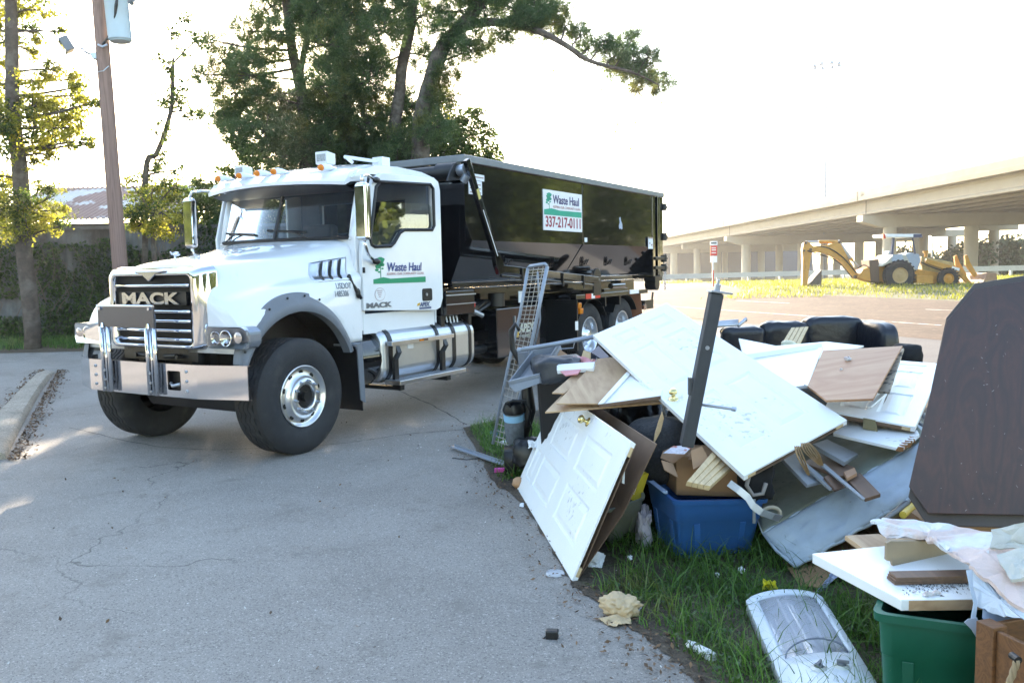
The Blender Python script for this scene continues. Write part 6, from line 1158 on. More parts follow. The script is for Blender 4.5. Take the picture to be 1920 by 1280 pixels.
a_ = at(1602, 600, 10.5); b_ = at(1641, 668, 10.5); puff('armrest', (a_ + b_) / 2 + Vector((0, -.3, -.1)), ((b_.x - a_.x) / 2, .45, .34), LEATHER, sf, n=30)
a_ = at(1340, 640, 10.8); b_ = at(1640, 640, 10.8); m = MB(); m.box(a_.x, b_.x - .1, 10.5, 10.95, .08, .75); m.build('back_frame', LEATHER, sf, bevel=.05)
for k in range(3): puff('seat_cushion', (a_.x + .38 + k * .62, 10.05, .42), (.31, .40, .13), LEATHER, sf, n=30)
m = MB(); m.box(a_.x, b_.x - .1, 9.7, 10.45, .06, .30); m.build('base', LEATHER, sf, bevel=.03)
puff('bag', at(1702, 664, 7.2), (.10, .12, .09), CLOTHB, None, n=20, wr=.2).__setitem__('label', 'small black bag poking out behind the flat right-hand door'); bpy.data.objects['bag']['category'] = 'bag'
# white rail rack behind the door
rk = thing('towel_rack', 'white-grey slatted metal rack sticking out between the top door and the sofa', 'rack', tuple(at(1375, 610, 7.6)))
for k in range(3): m = MB(); m.tube([at(1325, 606 + 3.2 * k, 7.6 - .08 * k), at(1384, 601 + 3.6 * k, 7.6 - .08 * k)], .014, 8); m.build('bar', STEEL, rk, smooth='all')
m = MB(); m.tube([at(1384, 611, 7.45), at(1398, 598, 7.5), at(1398, 600, 7.7)], .016, 8); m.build('end_bar', STEEL, rk, smooth='all')
# dark steel post with flange, rod
ps = thing('steel_post', 'dark grey square steel post with a flanged head standing out of the heap', 'post', tuple(at(1285, 832, 4.72)))
pa, pb = at(1287, 835, 4.75), at(1343, 549, 4.62); d = (pb - pa).normalized(); s = Vector((1, 0, 0)); s = (s - d * s.dot(d)).normalized(); w_ = d.cross(s)
m = MB(); o_ = [(-1, -1), (1, -1), (1, 1), (-1, 1)]; m.hexa([pa + s * .036 * i + w_ * .036 * j for i, j in o_] + [pb + s * .036 * i + w_ * .036 * j for i, j in o_]); m.build('shaft', DSTEEL, ps, bevel=.006)
m = MB(); m.prism([pb + s * a + Vector((0, 1, 0)) * b for a, b in ((-.04, -.05), (.05, -.055), (.085, -.03), (.09, 0), (.085, .03), (.05, .055), (-.04, .05), (-.055, 0))], d * .012); m.cyl(pb + d * .012, pb + d * .05, .018, n=10); m.cyl(pb + d * .05, pb + d * .075, .008, n=8); m.build('flange', STEEL, ps, bevel=.002)
m = MB(); m.cyl(pa.lerp(pb, .66) - w_ * .036, pa.lerp(pb, .66) - w_ * .041, .012, n=12); m.cyl(pa.lerp(pb, .66) + w_ * .036, pa.lerp(pb, .66) + w_ * .041, .012, n=12); m.build('screw', STEEL, ps)
m = MB(); m.box(*(lambda c: (c.x - .055, c.x - .037, c.y - .02, c.y + .02, c.z - .05, c.z + .05))(pa.lerp(pb, .40))); m.build('bracket', DSTEEL, ps)
m = MB(); m.cyl(at(1307, 757, 4.75), at(1372, 766, 4.66), .009, n=10); m.cyl(at(1372, 766, 4.66), at(1380, 767.5, 4.65), .014, n=8); tag(m.build('steel_rod', STEEL, smooth=True), 'thin grey steel rod lying on the top door beside the dark post', 'rod')
# black upholstered seat with a tear, added sacks that carry the heap and darken its gaps
puff('seat_pad', at(1236, 842, 5.32), (.19, .20, .21), mat('speckled_black_fabric', (.022, .023, .027), .9, var=.5, vs=70, bump=.5, bs=60), None, rot=.5, p=3.2, n=34, wr=.04)
tag(bpy.data.objects['seat_pad'], 'black speckled upholstered pad with a torn seam under the left edge of the top door', 'cushion')
m = MB(); a_ = at(1226, 832, 5.085); b_ = at(1242, 772, 5.12); c = (a_ + b_) / 2; m.prism([a_, a_.lerp(b_, .4) + Vector((.022, 0, 0)), a_.lerp(b_, .8) + Vector((.02, 0, .0)), b_, a_.lerp(b_, .7) + Vector((-.006, 0, 0)), a_.lerp(b_, .3) + Vector((-.008, 0, 0))], (0, .02, 0)); o = m.build('torn_foam', mat('foam_tan', (.42, .29, .16), .9, bump=.4, bs=80), bpy.data.objects['seat_pad'])
BAGM = mat('black_filler_bag', (.005, .005, .006), .32, bump=.6, bs=18)
for k, (px, py, D_, s) in enumerate(((1195, 850, 6.25, (.28, .30, .40)), (1330, 850, 5.75, (.34, .30, .34)), (1250, 930, 5.95, (.34, .2, .30)), (1450, 830, 6.2, (.45, .4, .34)), (1640, 850, 6.0, (.5, .4, .34)))):
    c = at(px, py, D_); o = puff('filler_sack', (c.x, c.y, max(c.z, s[2] * .95)), s, BAGM, None, n=64, wr=.16, p=2.6); tag(o, 'black filler sack added to darken the gap %s' % ('behind the leaning front door', 'under the middle of the top door', 'behind the blue bin and its neighbour', 'under the cabinet panel', 'under the flat right-hand door')[k], 'sack', 'added dark filler inside the heap')
bc_ = thing('wheelie_bin', 'tall black plastic wheelie bin behind the left plywood boards', 'bin', tuple(gz(1060, 880)))
fa = [at(1003, 690, 6.5), at(1100, 700, 6.2)]; m = MB(); g0_ = gz(1020, 890, 0); 
m.hexa([(fa[0].x + .05, 6.42, .02), (fa[1].x + .10, 6.22, .02), (fa[1].x + .22, 6.75, .02), (fa[0].x + .17, 6.95, .02), (fa[0].x, 6.35, .93), (fa[1].x + .12, 6.12, .93), (fa[1].x + .27, 6.85, .93), (fa[0].x + .13, 7.05, .93)]); m.build('body', PLB, bc_, bevel=.03)
puff('bag_of_clothes', at(1045, 690, 6.4), (.20, .22, .10), mat('dark_grey_bin_bag', (.035, .04, .05), .45, bump=.4, bs=12), None, n=30, wr=.2); tag(bpy.data.objects['bag_of_clothes'], 'dark grey bulging bag on top of the wheelie bin under the grey plastic tray', 'bag')
# grey plastic tray
ty = thing('plastic_tray', 'grey ribbed plastic tray lid tipped up at the left end of the heap', 'tray', tuple(at(965, 728, 6.3)))
TP = [at(954, 722, 6.15), at(1000, 662, 6.7), at(1050, 647, 6.8), at(1012, 708, 6.2)]; n_ = up_norm(TP); ctr = sum(TP, Vector()) / 4
def ins(k, d): return [ctr + (p - ctr) * k + n_ * d for p in TP]
m = MB(); r_ = [ins(1, 0), ins(1, .03), ins(.92, .03), ins(.86, -.03), ins(.55, -.035), ins(.5, -.02), ins(.3, -.02)]; m.add([p for r in r_ for p in r], [(k * 4 + i, k * 4 + (i + 1) % 4, (k + 1) * 4 + (i + 1) % 4, (k + 1) * 4 + i) for k in range(6) for i in range(4)] + [(24, 25, 26, 27)]); m.build('shell', mat('mid_grey_plastic', (.19, .21, .24), .5), ty, solid=.006, bevel=.004)
slabf('skirt', [(954, 722, 6.14), (1012, 708, 6.19), (1012, 718, 6.19), (966, 735, 6.13)], .01, mat('mid_grey_plastic', (.19, .21, .24), .5), parent=ty)
slabf('skirt', [(1012, 708, 6.19), (1051, 647, 6.79), (1054, 655, 6.79), (1015, 718, 6.19)], .01, mat('mid_grey_plastic', (.19, .21, .24), .5), parent=ty)
# closet rod
m = MB(); m.tube([at(974, 656, 6.5), at(1040, 645, 6.5), at(1116, 631, 6.45)], .018, 10); m.ball(at(974, 656, 6.5), .022, 8); tag(m.build('closet_rod', WIREP, smooth='all'), 'grey metal rod lying level from the tray to the corner of the top door', 'rod')
# wire rack
wr = thing('wire_shelf', 'tall narrow grey wire shelf standing upright at the left end of the heap', 'wire shelf', tuple(gz(940, 830)))
Lr = [at(924, 832, 7.4), at(952, 690, 7.35), at(975, 590, 7.3), at(990, 503, 7.25)]; Rr = [at(954, 842, 7.15), at(985, 700, 7.1), at(1008, 590, 7.05), at(1026, 499, 7.0)]
m = MB(); m.tube(Lr, .014, 8); m.tube(Rr, .016, 8); m.tube([Lr[-1], Lr[-1] + Vector((.02, 0, .02)), Rr[-1] + Vector((-.02, 0, .02)), Rr[-1]], .014, 8); m.tube([at(1008, 510, 7.1), at(1013, 600, 7.3), at(1000, 660, 7.3)], .008, 6); m.build('frame', WIREP, wr, smooth='all')
LL = catmull([tuple(p) for p in Lr], 12); RR = catmull([tuple(p) for p in Rr], 12); m = MB()
for i in range(1, len(LL) - 1): m.cyl(LL[i], RR[i], .0032, n=5)
for t in (.3, .55, .8): m.tube([Vector(a).lerp(Vector(b), t) for a, b in zip(LL[::3], RR[::3])], .0032, 5)
m.build('wires', mat('wire_buff', (.38, .36, .33), .5, .3), wr)
# vacuum cleaner
vc = thing('vacuum_cleaner', 'upright vacuum cleaner with a clear cloudy canister beside the wire shelf', 'vacuum cleaner', tuple(gz(975, 850)))
a_ = at(967, 828, 7.0); b_ = at(963, 768, 6.95); m = MB(); m.lathe([(.07, 0), (.085, .02), (.088, .18), (.08, .27), (.06, .28)], a_, b_ - a_, 24); m.build('canister', mat('cloudy_plastic', (.20, .23, .26), .25, transl=.3, var=.3, vs=25), vc, smooth='all')
m = MB(); m.lathe([(.05, .02), (.06, .1), (.065, .17), (0, .18)], a_, b_ - a_, 20); m.build('dust', mat('grey_dust', (.22, .22, .22), .95, bump=.6), vc, smooth='all'); m = MB(); d = (b_ - a_).normalized(); m.cyl(a_ + d * .20, a_ + d * .255, .089, n=24); m.build('filter', mat('pale_blue_filter', (.25, .5, .7), .5), vc, smooth=True)
m = MB(); m.box(a_.x - .10, a_.x + .16, 6.9, 7.15, .02, .22); m.tube([at(975, 835, 7.0), at(992, 770, 7.0), at(985, 690, 7.0), at(962, 655, 7.0), at(958, 620, 7.0), at(966, 607, 7.0), at(974, 620, 7.0)], [.05, .06, .04, .025, .022, .02, .015], 10); m.lathe([(.09, .0), (.095, .03), (.07, .08)], a_ + d * .27, d, 20); m.build('body', PLB, vc, smooth='all')
m = MB(); m.tube([at(960, 766, 6.9), at(952, 756, 6.85), at(962, 750, 6.85), at(985, 752, 6.85), at(993, 770, 6.88), at(990, 800, 6.9)], .012, 8); m.tube([at(990, 780, 6.9), at(997, 800, 6.9), at(994, 840, 6.9)], .006, 6); m.build('hose', PLB, vc, smooth='all')
m = MB(); m.cyl(at(981, 660, 6.95), at(984, 690, 6.95), .05, n=14); m.build('motor_ring', PLG, vc)
puff('rubbish_bag', at(992, 848, 6.75), (.13, .12, .12), PLB, None, n=30, wr=.25); tag(bpy.data.objects['rubbish_bag'], 'shiny black rubbish bag on the grass at the foot of the vacuum cleaner', 'bag')
def crumple(name, pts, m, amp, label, cat, seed=0, th=.002, sub=10):
    """crumpled sheet: quad of four points, displaced"""
    P = [Vector(p) for p in pts]; mb = MB(); vs = []; n_ = (P[1] - P[0]).cross(P[3] - P[0]).normalized()
    for i in range(sub + 1):
        for j in range(sub + 1):
            s, t = i / sub, j / sub; p = (P[0] * (1 - s) + P[1] * s) * (1 - t) + (P[3] * (1 - s) + P[2] * s) * t; k = noise.noise(Vector((s * 3 + seed, t * 3, seed * 1.7))) + .5 * noise.noise(Vector((s * 8, t * 8 + seed, seed)))
            e = Vector((noise.noise(Vector((s * 6, t * 6, seed + 5))), noise.noise(Vector((s * 6, t * 6, seed + 9))), 0)) * amp * .5; vs.append(p + n_ * amp * k + e)
    w = sub + 1; mb.add(vs, [(i * w + j, (i + 1) * w + j, (i + 1) * w + j + 1, i * w + j + 1) for i in range(sub) for j in range(sub)]); lo = min(v.z for v in mb.v)
    o = mb.build(name, m, solid=th, fix=False); return tag(o, label, cat)
crumple('paper', [at(990, 826, 6.6), at(1014, 824, 6.6), at(1010, 838, 6.5), at(992, 840, 6.5)], PAPERW, .03, 'crumpled white tissue on the black rubbish bag', 'paper', 3)
crumple('blue_cloth', [gz(915, 808, .02), gz(950, 800, .02), gz(955, 818, .05), gz(922, 822, .03)], BLUEP, .03, 'small blue plastic scrap in the grass behind the wire shelf foot', 'scrap', 4)
m = MB(); c = gz(937, 833, .03); m.cyl(c, c + Vector((.07, .01, .01)), .03, .035, n=14); tag(m.build('paper_cup', PAPERW, smooth=True), 'white paper cup lying in the grass at the foot of the wire shelf', 'cup')
# bar and bits on the drive edge
m = MB(); a_ = gz(848, 838, .025); b_ = gz(980, 884, .04); d = (b_ - a_).normalized(); s = Vector((-d.y, d.x, 0)) * .022; m.hexa([a_ - s, a_ + s, b_ + s, b_ - s] + [p + Vector((0, 0, .012)) for p in (a_ - s, a_ + s, b_ + s, b_ - s)]); m.hexa([a_ + s, a_ + s * 1.15, b_ + s * 1.15, b_ + s] + [p + Vector((0, 0, .03)) for p in (a_ + s, a_ + s * 1.15, b_ + s * 1.15, b_ + s)]); tag(m.build('metal_strip', WIREP, bevel=.001), 'long grey metal strip lying from the driveway into the grass', 'metal strip')
m = MB(); m.tube([gz(848, 858, .01), gz(875, 861, .012), gz(900, 859, .01), gz(925, 868, .012), gz(950, 880, .01)], .004, 5); tag(m.build('wire', PLB), 'thin black wire on the ground beside the long grey strip', 'wire')
slabf('pink_block', [(927, 879, gz(927, 882, .03).y), (950, 878, gz(950, 882, .03).y), (950, 884, gz(950, 884, .01).y), (927, 886, gz(927, 886, .01).y)], .03, mat('pink_plastic', (.65, .08, .38), .5), 'small bright pink block on the soil beside the long grey strip', 'block')
m = MB(); c = gz(972, 905, .05); m.ball(c, .05, 12, (1, 1, .9), rough=.3); to = thing('doll', 'small tan toy with red balls lying left of the leaning door', 'toy', tuple(c)); m.build('body', mat('tan_toy', (.42, .24, .13), .7), to, smooth='all')
for px, py, z in ((983, 876, .10), (966, 903, .03), (960, 890, .02)): m = MB(); m.ball(gz(px, py, z), .018, 10); m.build('ball', RED, to, smooth='all')
# foam, boards behind the plywood
slabf('cardboard_piece', [(1043, 670, 6.6), (1050, 655, 6.7), (1070, 668, 6.6), (1062, 682, 6.5)], .004, CARD, 'small brown cardboard piece between the tray and the plywood', 'cardboard')
slabf('wood_block', [(1088, 676, 6.35), (1094, 656, 6.45), (1107, 660, 6.4), (1106, 678, 6.3)], .02, PINEW, 'pale wood block end sticking up behind the plywood', 'wood block')
crumple('foam_piece', [at(1066, 668, 6.4), at(1120, 674, 6.3), at(1100, 688, 6.2), at(1064, 684, 6.3)], mat('pink_foam', (.62, .28, .30), .85), .035, 'crumpled pink foam piece behind the plywood', 'foam', 7, .01)
slabf('foam_strip', [(1044, 683, 6.2), (1115, 678, 6.1), (1112, 690, 6.0), (1044, 694, 6.1)], .03, PAPERW, 'white strip of packing foam behind the plywood', 'foam')
slabf('pink_board', [(1050, 695, 6.1), (1090, 690, 6.05), (1083, 700, 5.95), (1060, 703, 6.0)], .01, mat('pink_foam', (.62, .28, .30), .85), 'flat pink board under the white packing strip', 'board')
m = MB(); P_ = A4([(1108, 660, 6.6), (1122, 648, 6.7), (1142, 668, 6.5), (1132, 676, 6.4)]); m.prism(P_, (0, .1, -.05)); tag(m.build('dark_box', mat('navy_plastic', (.02, .03, .07), .4)), 'small navy box between the truck wheel and the corner of the top door', 'box')
m = MB(); m.tube([at(1050, 654, 6.6), at(1075, 652, 6.6), at(1077, 642, 6.6), at(1077, 634, 6.6)], .004, 5); tag(m.build('wire_hook', STEEL), 'bent wire hook hanging from the level grey rod', 'hook')
# ---- storage bins
def bin_(name, bot, top, m_, label, cat='bin', rim=.02, ribs=True, grp=None, rr=.05):
    """bot/top: four ground/top corners in order (world)"""
    T = thing(name, label, cat, tuple(sum(bot, Vector()) / 4), 0, grp)
    def rloop(Q, r, off=0):
        out = []; c = sum(Q, Vector()) / 4
        for i in range(4):
            p = Q[i]; a = (Q[i - 1] - p).normalized(); b = (Q[(i + 1) % 4] - p).normalized(); 
            if off: p = p - (a + b) * off
            for k in range(6): t = k / 5; out.append(p + a * r * (1 - t) ** 2 + b * r * t ** 2)
        return out
    lerp = lambda k: [b.lerp(t, k) for b, t in zip(bot, top)]
    m = MB(); Ls = [rloop(lerp(0), rr), rloop(lerp(.62), rr), rloop(lerp(.63), rr, .004), rloop(lerp(.93), rr, .004), rloop(lerp(.931), rr, rim), rloop(lerp(1), rr, rim), rloop(lerp(1), rr * .9, -.004), rloop(lerp(.9), rr, -.006), rloop(lerp(.05), rr, -.006)]
    N = 24; m.add([p for L in Ls for p in L], [(k * N + i, k * N + (i + 1) % N, (k + 1) * N + (i + 1) % N, (k + 1) * N + i) for k in range(len(Ls) - 1) for i in range(N)] + [tuple(range(N))[::-1], tuple(range(8 * N, 9 * N))]); m.build('tub', m_, T, smooth=True)
    if ribs:
        for i in range(4):
            m = MB(); j = (i + 1) % 4
            for t in (.22, .5, .78):
                pa = bot[i].lerp(bot[j], t); pb = top[i].lerp(top[j], t); out = (pa - sum(bot, Vector()) / 4); e = (bot[j] - bot[i]).normalized(); o_ = out - e * out.dot(e); o_.z = 0; o_.normalize()
                if t == .5: continue
                q0, q1 = pa.lerp(pb, .03) + o_ * .001, pa.lerp(pb, .60) + o_ * .001; m.hexa([q0 - e * .02, q0 + e * .02, q0 + e * .02 + o_ * .006, q0 - e * .02 + o_ * .006, q1 - e * .02, q1 + e * .02, q1 + e * .02 + o_ * .006, q1 - e * .02 + o_ * .006]); m.build('rib', m_, T, bevel=.004); m = MB()
    return T
def rectfrom(pn, pr, pl_): return [pn, pr, pr + (pl_ - pn), pl_]
bb = bin_('storage_bin', rectfrom(gz(1278, 1050), gz(1412, 1036), gz(1230, 1018)), rectfrom(gz(1268, 938, .40), gz(1436, 934, .40), gz(1211, 894, .40)), BLUEP, 'blue plastic storage bin with a cardboard box in it on the grass', grp='plastic storage bins')
m = MB(); a_, b_ = gz(1211, 894, .405), gz(1268, 938, .405); p = a_.lerp(b_, .28); q_ = a_.lerp(b_, .75); out = Vector((-.9, -.35, 0)) * .02; m.hexa([p + out, q_ + out, q_, p, p + out * 2.2 + Vector((0, 0, .02)), q_ + out * 2.2 + Vector((0, 0, .02)), q_ + Vector((0, 0, .02)), p + Vector((0, 0, .02))]); m.build('handle', mat('pale_blue_handle', (.3, .42, .6), .4), bb, bevel=.006)
bin_('storage_bin', rectfrom(gz(1140, 1022), gz(1196, 1003), gz(1128, 985)), rectfrom(gz(1140, 955, .34), gz(1206, 932, .36), gz(1132, 915, .34)), OLIVEP, 'grey-green plastic storage bin half hidden behind the leaning front door', grp='plastic storage bins')
m = MB(); m.prism(A4([(1162, 925, 5.05), (1187, 938, 4.98), (1203, 890, 5.1), (1190, 884, 5.15)]), (.05, .03, 0)); bk = thing('book', 'yellow paperback standing in the grey-green bin', 'book', tuple(at(1180, 930, 5.0))); m.build('cover', mat('yellow_cover', (.55, .42, .03), .5), bk)
text('hand', 'lettering', .05, at(1189, 927, 4.975), at(1199, 897, 5.065) - at(1189, 927, 4.975), at(1180, 890, 5.12) - at(1189, 897, 5.07), REFW, bk, .001)
puff('plastic_bag', gz(1207, 990, .12), (.04, .08, .12), mat('lilac_bag', (.4, .38, .45), .4, bump=.5, bs=30), None, n=48, wr=.6); tag(bpy.data.objects['plastic_bag'], 'pale lilac plastic bag squeezed between the blue and the grey-green bin', 'bag')
# cardboard box in blue bin
cb_ = thing('cardboard_box', 'worn brown cardboard box with open flaps sitting in the blue bin', 'box', tuple(gz(1330, 931, .3)))
b0 = [gz(1268, 928, .36), gz(1398, 932, .36)]; n0, r0 = b0; l0 = gz(1240, 900, .36); m = MB()
top = [at(1262, 866, 4.88), at(1403, 872, 4.85)]; lt = at(1246, 850, 5.15); m.hexa([n0, r0, r0 + (l0 - n0), l0, Vector((n0.x, n0.y, .60)), Vector((r0.x, r0.y, .60)), Vector((*(r0 + (l0 - n0)).xy, .60)), Vector((l0.x, l0.y, .60))]); m.build('body', CARD, cb_, bevel=.006)
for L in ([(1238, 858, 5.0), (1262, 868, 4.85), (1290, 850, 5.1), (1250, 826, 5.25)], [(1262, 868, 4.84), (1240, 862, 4.80), (1246, 880, 4.72), (1272, 895, 4.70)], [(1290, 862, 4.85), (1340, 850, 4.9), (1330, 832, 5.05), (1298, 838, 5.0)], [(1295, 845, 4.8), (1316, 836, 4.85), (1330, 862, 4.7), (1300, 880, 4.66)]): slabf('flap', L, .004, CARD, parent=cb_)
slabf('label_sheet', [(1243, 849, 4.86), (1262, 836, 4.95), (1302, 833, 4.92), (1283, 851, 4.8)], .001, mat('printed_label', (.45, .45, .5), .6, var=.4, vs=60, col2=(.4, .12, .1), c2s=14, c2t=(.55, .58)), parent=cb_)
slabf('print_block', [(1251, 872, 4.80), (1262, 878, 4.77), (1268, 925, 4.755), (1256, 914, 4.78)], .001, mat('faded_print', (.22, .12, .07), .8, var=.3, vs=60), parent=cb_) if False else None
pk = thing('plank', 'grooved pale pine plank poking out from under the top door over the cardboard box', 'plank', tuple(at(1310, 905, 4.5)))
for k in range(4):
    a0 = k / 4; a1 = (k + .93) / 4; slabf('strip', [(1288 + 44 * a0, 902 + 9 * a0, 4.42), (1288 + 44 * a1, 902 + 9 * a1, 4.42), (1340 + 38 * a1, 842 + 28 * a1, 4.85), (1340 + 38 * a0, 842 + 28 * a0, 4.85)], .028, PINEW, parent=pk)
st = thing('metal_strap', 'curved bare metal strap sticking up over the right side of the blue bin', 'strap', tuple(at(1400, 930, 4.6)))
m = MB(); sp_ = [at(1367, 905, 4.55), at(1385, 918, 4.52), at(1402, 932, 4.5), at(1412, 948, 4.48), at(1428, 960, 4.47), at(1450, 968, 4.47), at(1464, 972, 4.5)]; vs = [];
for i, p in enumerate(sp_): d = Vector((.012, 0, .016)); vs += [p - d, p + d]
m.add(vs, [(2 * i, 2 * i + 2, 2 * i + 3, 2 * i + 1) for i in range(6)]); m.build('band', STEEL, st, solid=.004); m = MB(); c = at(1446, 962, 4.55); m.tube([c + Vector((.05 * math.cos(t), 0, .035 * math.sin(t))) for t in np.linspace(-.5, 3.6, 12)], .012, 6); m.build('loop', mat('tan_webbing', (.35, .3, .22), .8), st, smooth='all'); m = MB(); m.box(*(lambda c: (c.x - .008, c.x + .008, c.y, c.y + .004, c.z - .07, c.z + .07))(at(1414, 958, 4.62))); m.build('tongue', STEEL, st)
puff('bundle_of_clothes', at(1418, 900, 4.75), (.09, .09, .11), CLOTHB, None, n=24, wr=.3); tag(bpy.data.objects['bundle_of_clothes'], 'dark bundle of clothes hanging over the right end of the blue bin', 'clothes')
m = MB(); m.tube([at(1405, 888, 4.6), at(1400, 910, 4.6), at(1412, 928, 4.6), at(1430, 925, 4.6), at(1436, 905, 4.6)], .012, 6); tag(m.build('bag_strap', mat('grey_strap', (.25, .23, .22), .8), smooth='all'), 'grey webbing bag strap dangling beside the dark clothes bundle', 'strap')
# ---- mattress
mt = thing('box_spring', 'stained pale blue box spring mattress leaning under the right side of the heap', 'mattress', tuple(gz(1500, 1062)))
f0, f1, f2, f3 = at(1432, 1000, 4.78), at(1742, 822, 4.75), at(1690, 770, 5.8), at(1385, 880, 5.75)
g0_, g1_ = at(1492, 1062, 4.55), at(1760, 905, 4.45); t_ = (g0_ - f0)
def grid_patch(name, c4, m, amp, seed, nu=40, nv=14, par=mt, edge=0):
    P = c4; mb = MB(); vs = []
    n_ = (P[1] - P[0]).cross(P[3] - P[0]).normalized()
    if n_.dot(CP - P[0]) < 0: n_ = -n_
    for i in range(nu + 1):
        for j in range(nv + 1):
            s, t = i / nu, j / nv; p = (P[0] * (1 - s) + P[1] * s) * (1 - t) + (P[3] * (1 - s) + P[2] * s) * t; e = min(1, min(s, 1 - s, t, 1 - t) * 8); vs.append(p + n_ * e * (amp * noise.noise(Vector((s * 9, t * 4, seed))) + amp * .6 * noise.noise(Vector((s * 22, t * 9, seed))) + amp * .8))
    w = nv + 1; mb.add(vs, [(i * w + j, (i + 1) * w + j, (i + 1) * w + j + 1, i * w + j + 1) for i in range(nu) for j in range(nv)]); return mb.build(name, m, par, smooth='all', solid=-.01)
grid_patch('top_cover', [f0, f1, f2, f3], MATTF, .012, 1, 40, 26); grid_patch('side_cover', [g0_, g1_, f1, f0], MATTB, .022, 5)
m = MB(); th_ = (g0_ - f0); m.hexa([g0_ + Vector((.02, .05, 0)), g1_ + Vector((.02, .05, 0)), f2 + th_ * .8, f3 + th_ * .8, f0 + Vector((0, .03, -.02)), f1 + Vector((0, .03, -.02)), f2 + Vector((0, 0, -.02)), f3 + Vector((0, 0, -.02))]); m.build('body', MATTB, mt, bevel=.02)
m = MB(); pp = [f0.lerp(f1, t) + Vector((0, 0, .008 * math.sin(t * 40))) for t in np.linspace(0, 1, 40)]; m.tube(pp, .010, 6); pp = [g0_.lerp(g1_, t) + Vector((0, 0, .006 * math.sin(t * 33))) for t in np.linspace(0, 1, 40)]; m.tube(pp, .012, 6); m.tube([f0, f0.lerp(f3, .5), f3], .01, 6); m.tube([f0, f0.lerp(g0_, .5) + Vector((-.02, -.01, 0)), g0_], .010, 6); m.build('piping', MATTB, mt, smooth='all')
# boards lying on the mattress
slabf('grey_board', [(1524, 832, 4.95), (1550, 823, 5.1), (1609, 850, 4.85), (1584, 866, 4.7)], .025, GREYB, 'grey painted board with a broken end, uppermost under the edge of the top door', 'board', 'grey boards on the mattress')
slabf('grey_board', [(1458, 850, 5.0), (1492, 848, 5.1), (1542, 901, 4.62), (1514, 908, 4.55)], .02, GREYB, 'grey painted board pointing straight down from under the top door corner', 'board', 'grey boards on the mattress')
slabf('thin_batten', [(1500, 864, 4.8), (1508, 864, 4.82), (1568, 914, 4.52), (1558, 916, 4.50)], .015, GREYB, 'thin grey batten between the grey and brown boards on the mattress', 'batten')
slabf('brown_board', [(1505, 866, 4.85), (1540, 850, 5.0), (1603, 876, 4.7), (1598, 890, 4.6), (1575, 892, 4.58)], .02, OLDW, 'dark brown splintered board lying sideways across the grey boards', 'board', 'brown boards on the mattress')
slabf('brown_board', [(1545, 893, 4.6), (1568, 884, 4.68), (1592, 908, 4.52), (1566, 918, 4.48)], .015, OLDW, 'short dark brown board end beside the thin grey batten', 'board', 'brown boards on the mattress')
slabf('brown_board', [(1588, 898, 4.55), (1612, 885, 4.62), (1651, 925, 4.36), (1622, 934, 4.30)], .02, OLDW, 'long brown board sliding down to the right on the blue side of the mattress', 'board', 'brown boards on the mattress')
slabf('white_batten', [(1540, 872, 4.72), (1546, 868, 4.74), (1622, 933, 4.29), (1618, 936, 4.28)], .012, GREYB, 'long pale batten beside the brown board on the mattress', 'batten')
slabf('wood_splinter', [(1582, 884, 4.58), (1602, 876, 4.62), (1607, 886, 4.55), (1588, 896, 4.5)], .02, mat('fresh_wood', (.35, .2, .12), .8, var=.3), 'fresh broken wood splinter on the brown boards', 'splinter')
def strips(px, py, px2, py2, D_, k, lab):
    T = thing('cardboard_honeycomb', lab, 'cardboard strips', tuple(at(px2, py2, D_)))
    for i in range(k):
        m = MB(); vs = []; 
        for j in range(13):
            t = j / 12; x = px + (px2 - px) * t + (i - k / 2) * (3.2 + 3.4 * math.sin(t * math.pi)) * (1 - .55 * t); y = py + (py2 - py) * t; p = at(x, y, D_ - .05 * math.sin(t * 3)); vs += [p - Vector((0, .012, 0)), p + Vector((0, .012, 0)), ]
        m.add(vs, [(2 * j, 2 * j + 2, 2 * j + 3, 2 * j + 1) for j in range(12)]); m.build('strip', mat('corrugated_strip', (.34, .22, .11), .85, var=.2), T, solid=.003)
strips(1495, 836, 1516, 890, 4.52, 3, 'narrow hanging cardboard core strips, left bunch under the top door edge'); strips(1512, 830, 1540, 872, 4.55, 6, 'wide hanging cardboard core strips, right bunch under the top door edge')
# ---- dark table top
tt = thing('table_top', 'dark brown octagonal table top standing on edge at the far right', 'table top', tuple(at(1800, 985, 4.0)))
FT = [(1703, 935, 4.08), (1741, 984, 4.0), (1990, 990, 3.75), (2010, 498, 3.95), (1920, 512, 4.12), (1822, 530, 4.28), (1773, 603, 4.28)]
FT = [(1704, 912, 4.1), (1740, 962, 4.02), (2060, 968, 3.7), (2090, 500, 3.9), (1828, 541, 4.26), (1775, 602, 4.27)]
P_ = A4(FT); n_ = up_norm(P_); m = MB(); m.prism(P_, -n_ * .022); m.build('leaf', TABLEW, tt, bevel=.003)
P2_ = [p - n_ * .026 + Vector((-.004, 0, -.02)) for p in P_]; P2_[4] += Vector((0, 0, .055)); P2_[3] += Vector((0, 0, .055)); P2_[5] += Vector((0, 0, .045)); P2_[0] += Vector((0, 0, -.03)); P2_[1] += Vector((0, 0, -.04)); P2_[2] += Vector((0, 0, -.04)); m = MB(); m.prism(P2_, -n_ * .022); m.build('leaf', mat('dark_table_edge', (.07, .055, .05), .45, var=.15), tt, bevel=.003)
m = MB(); lf = P_
def tp(px, py, o=.0008): r = ray(float(px), float(py)); return CP + r * ((lf[0] - CP).dot(n_) / r.dot(n_)) + n_ * o
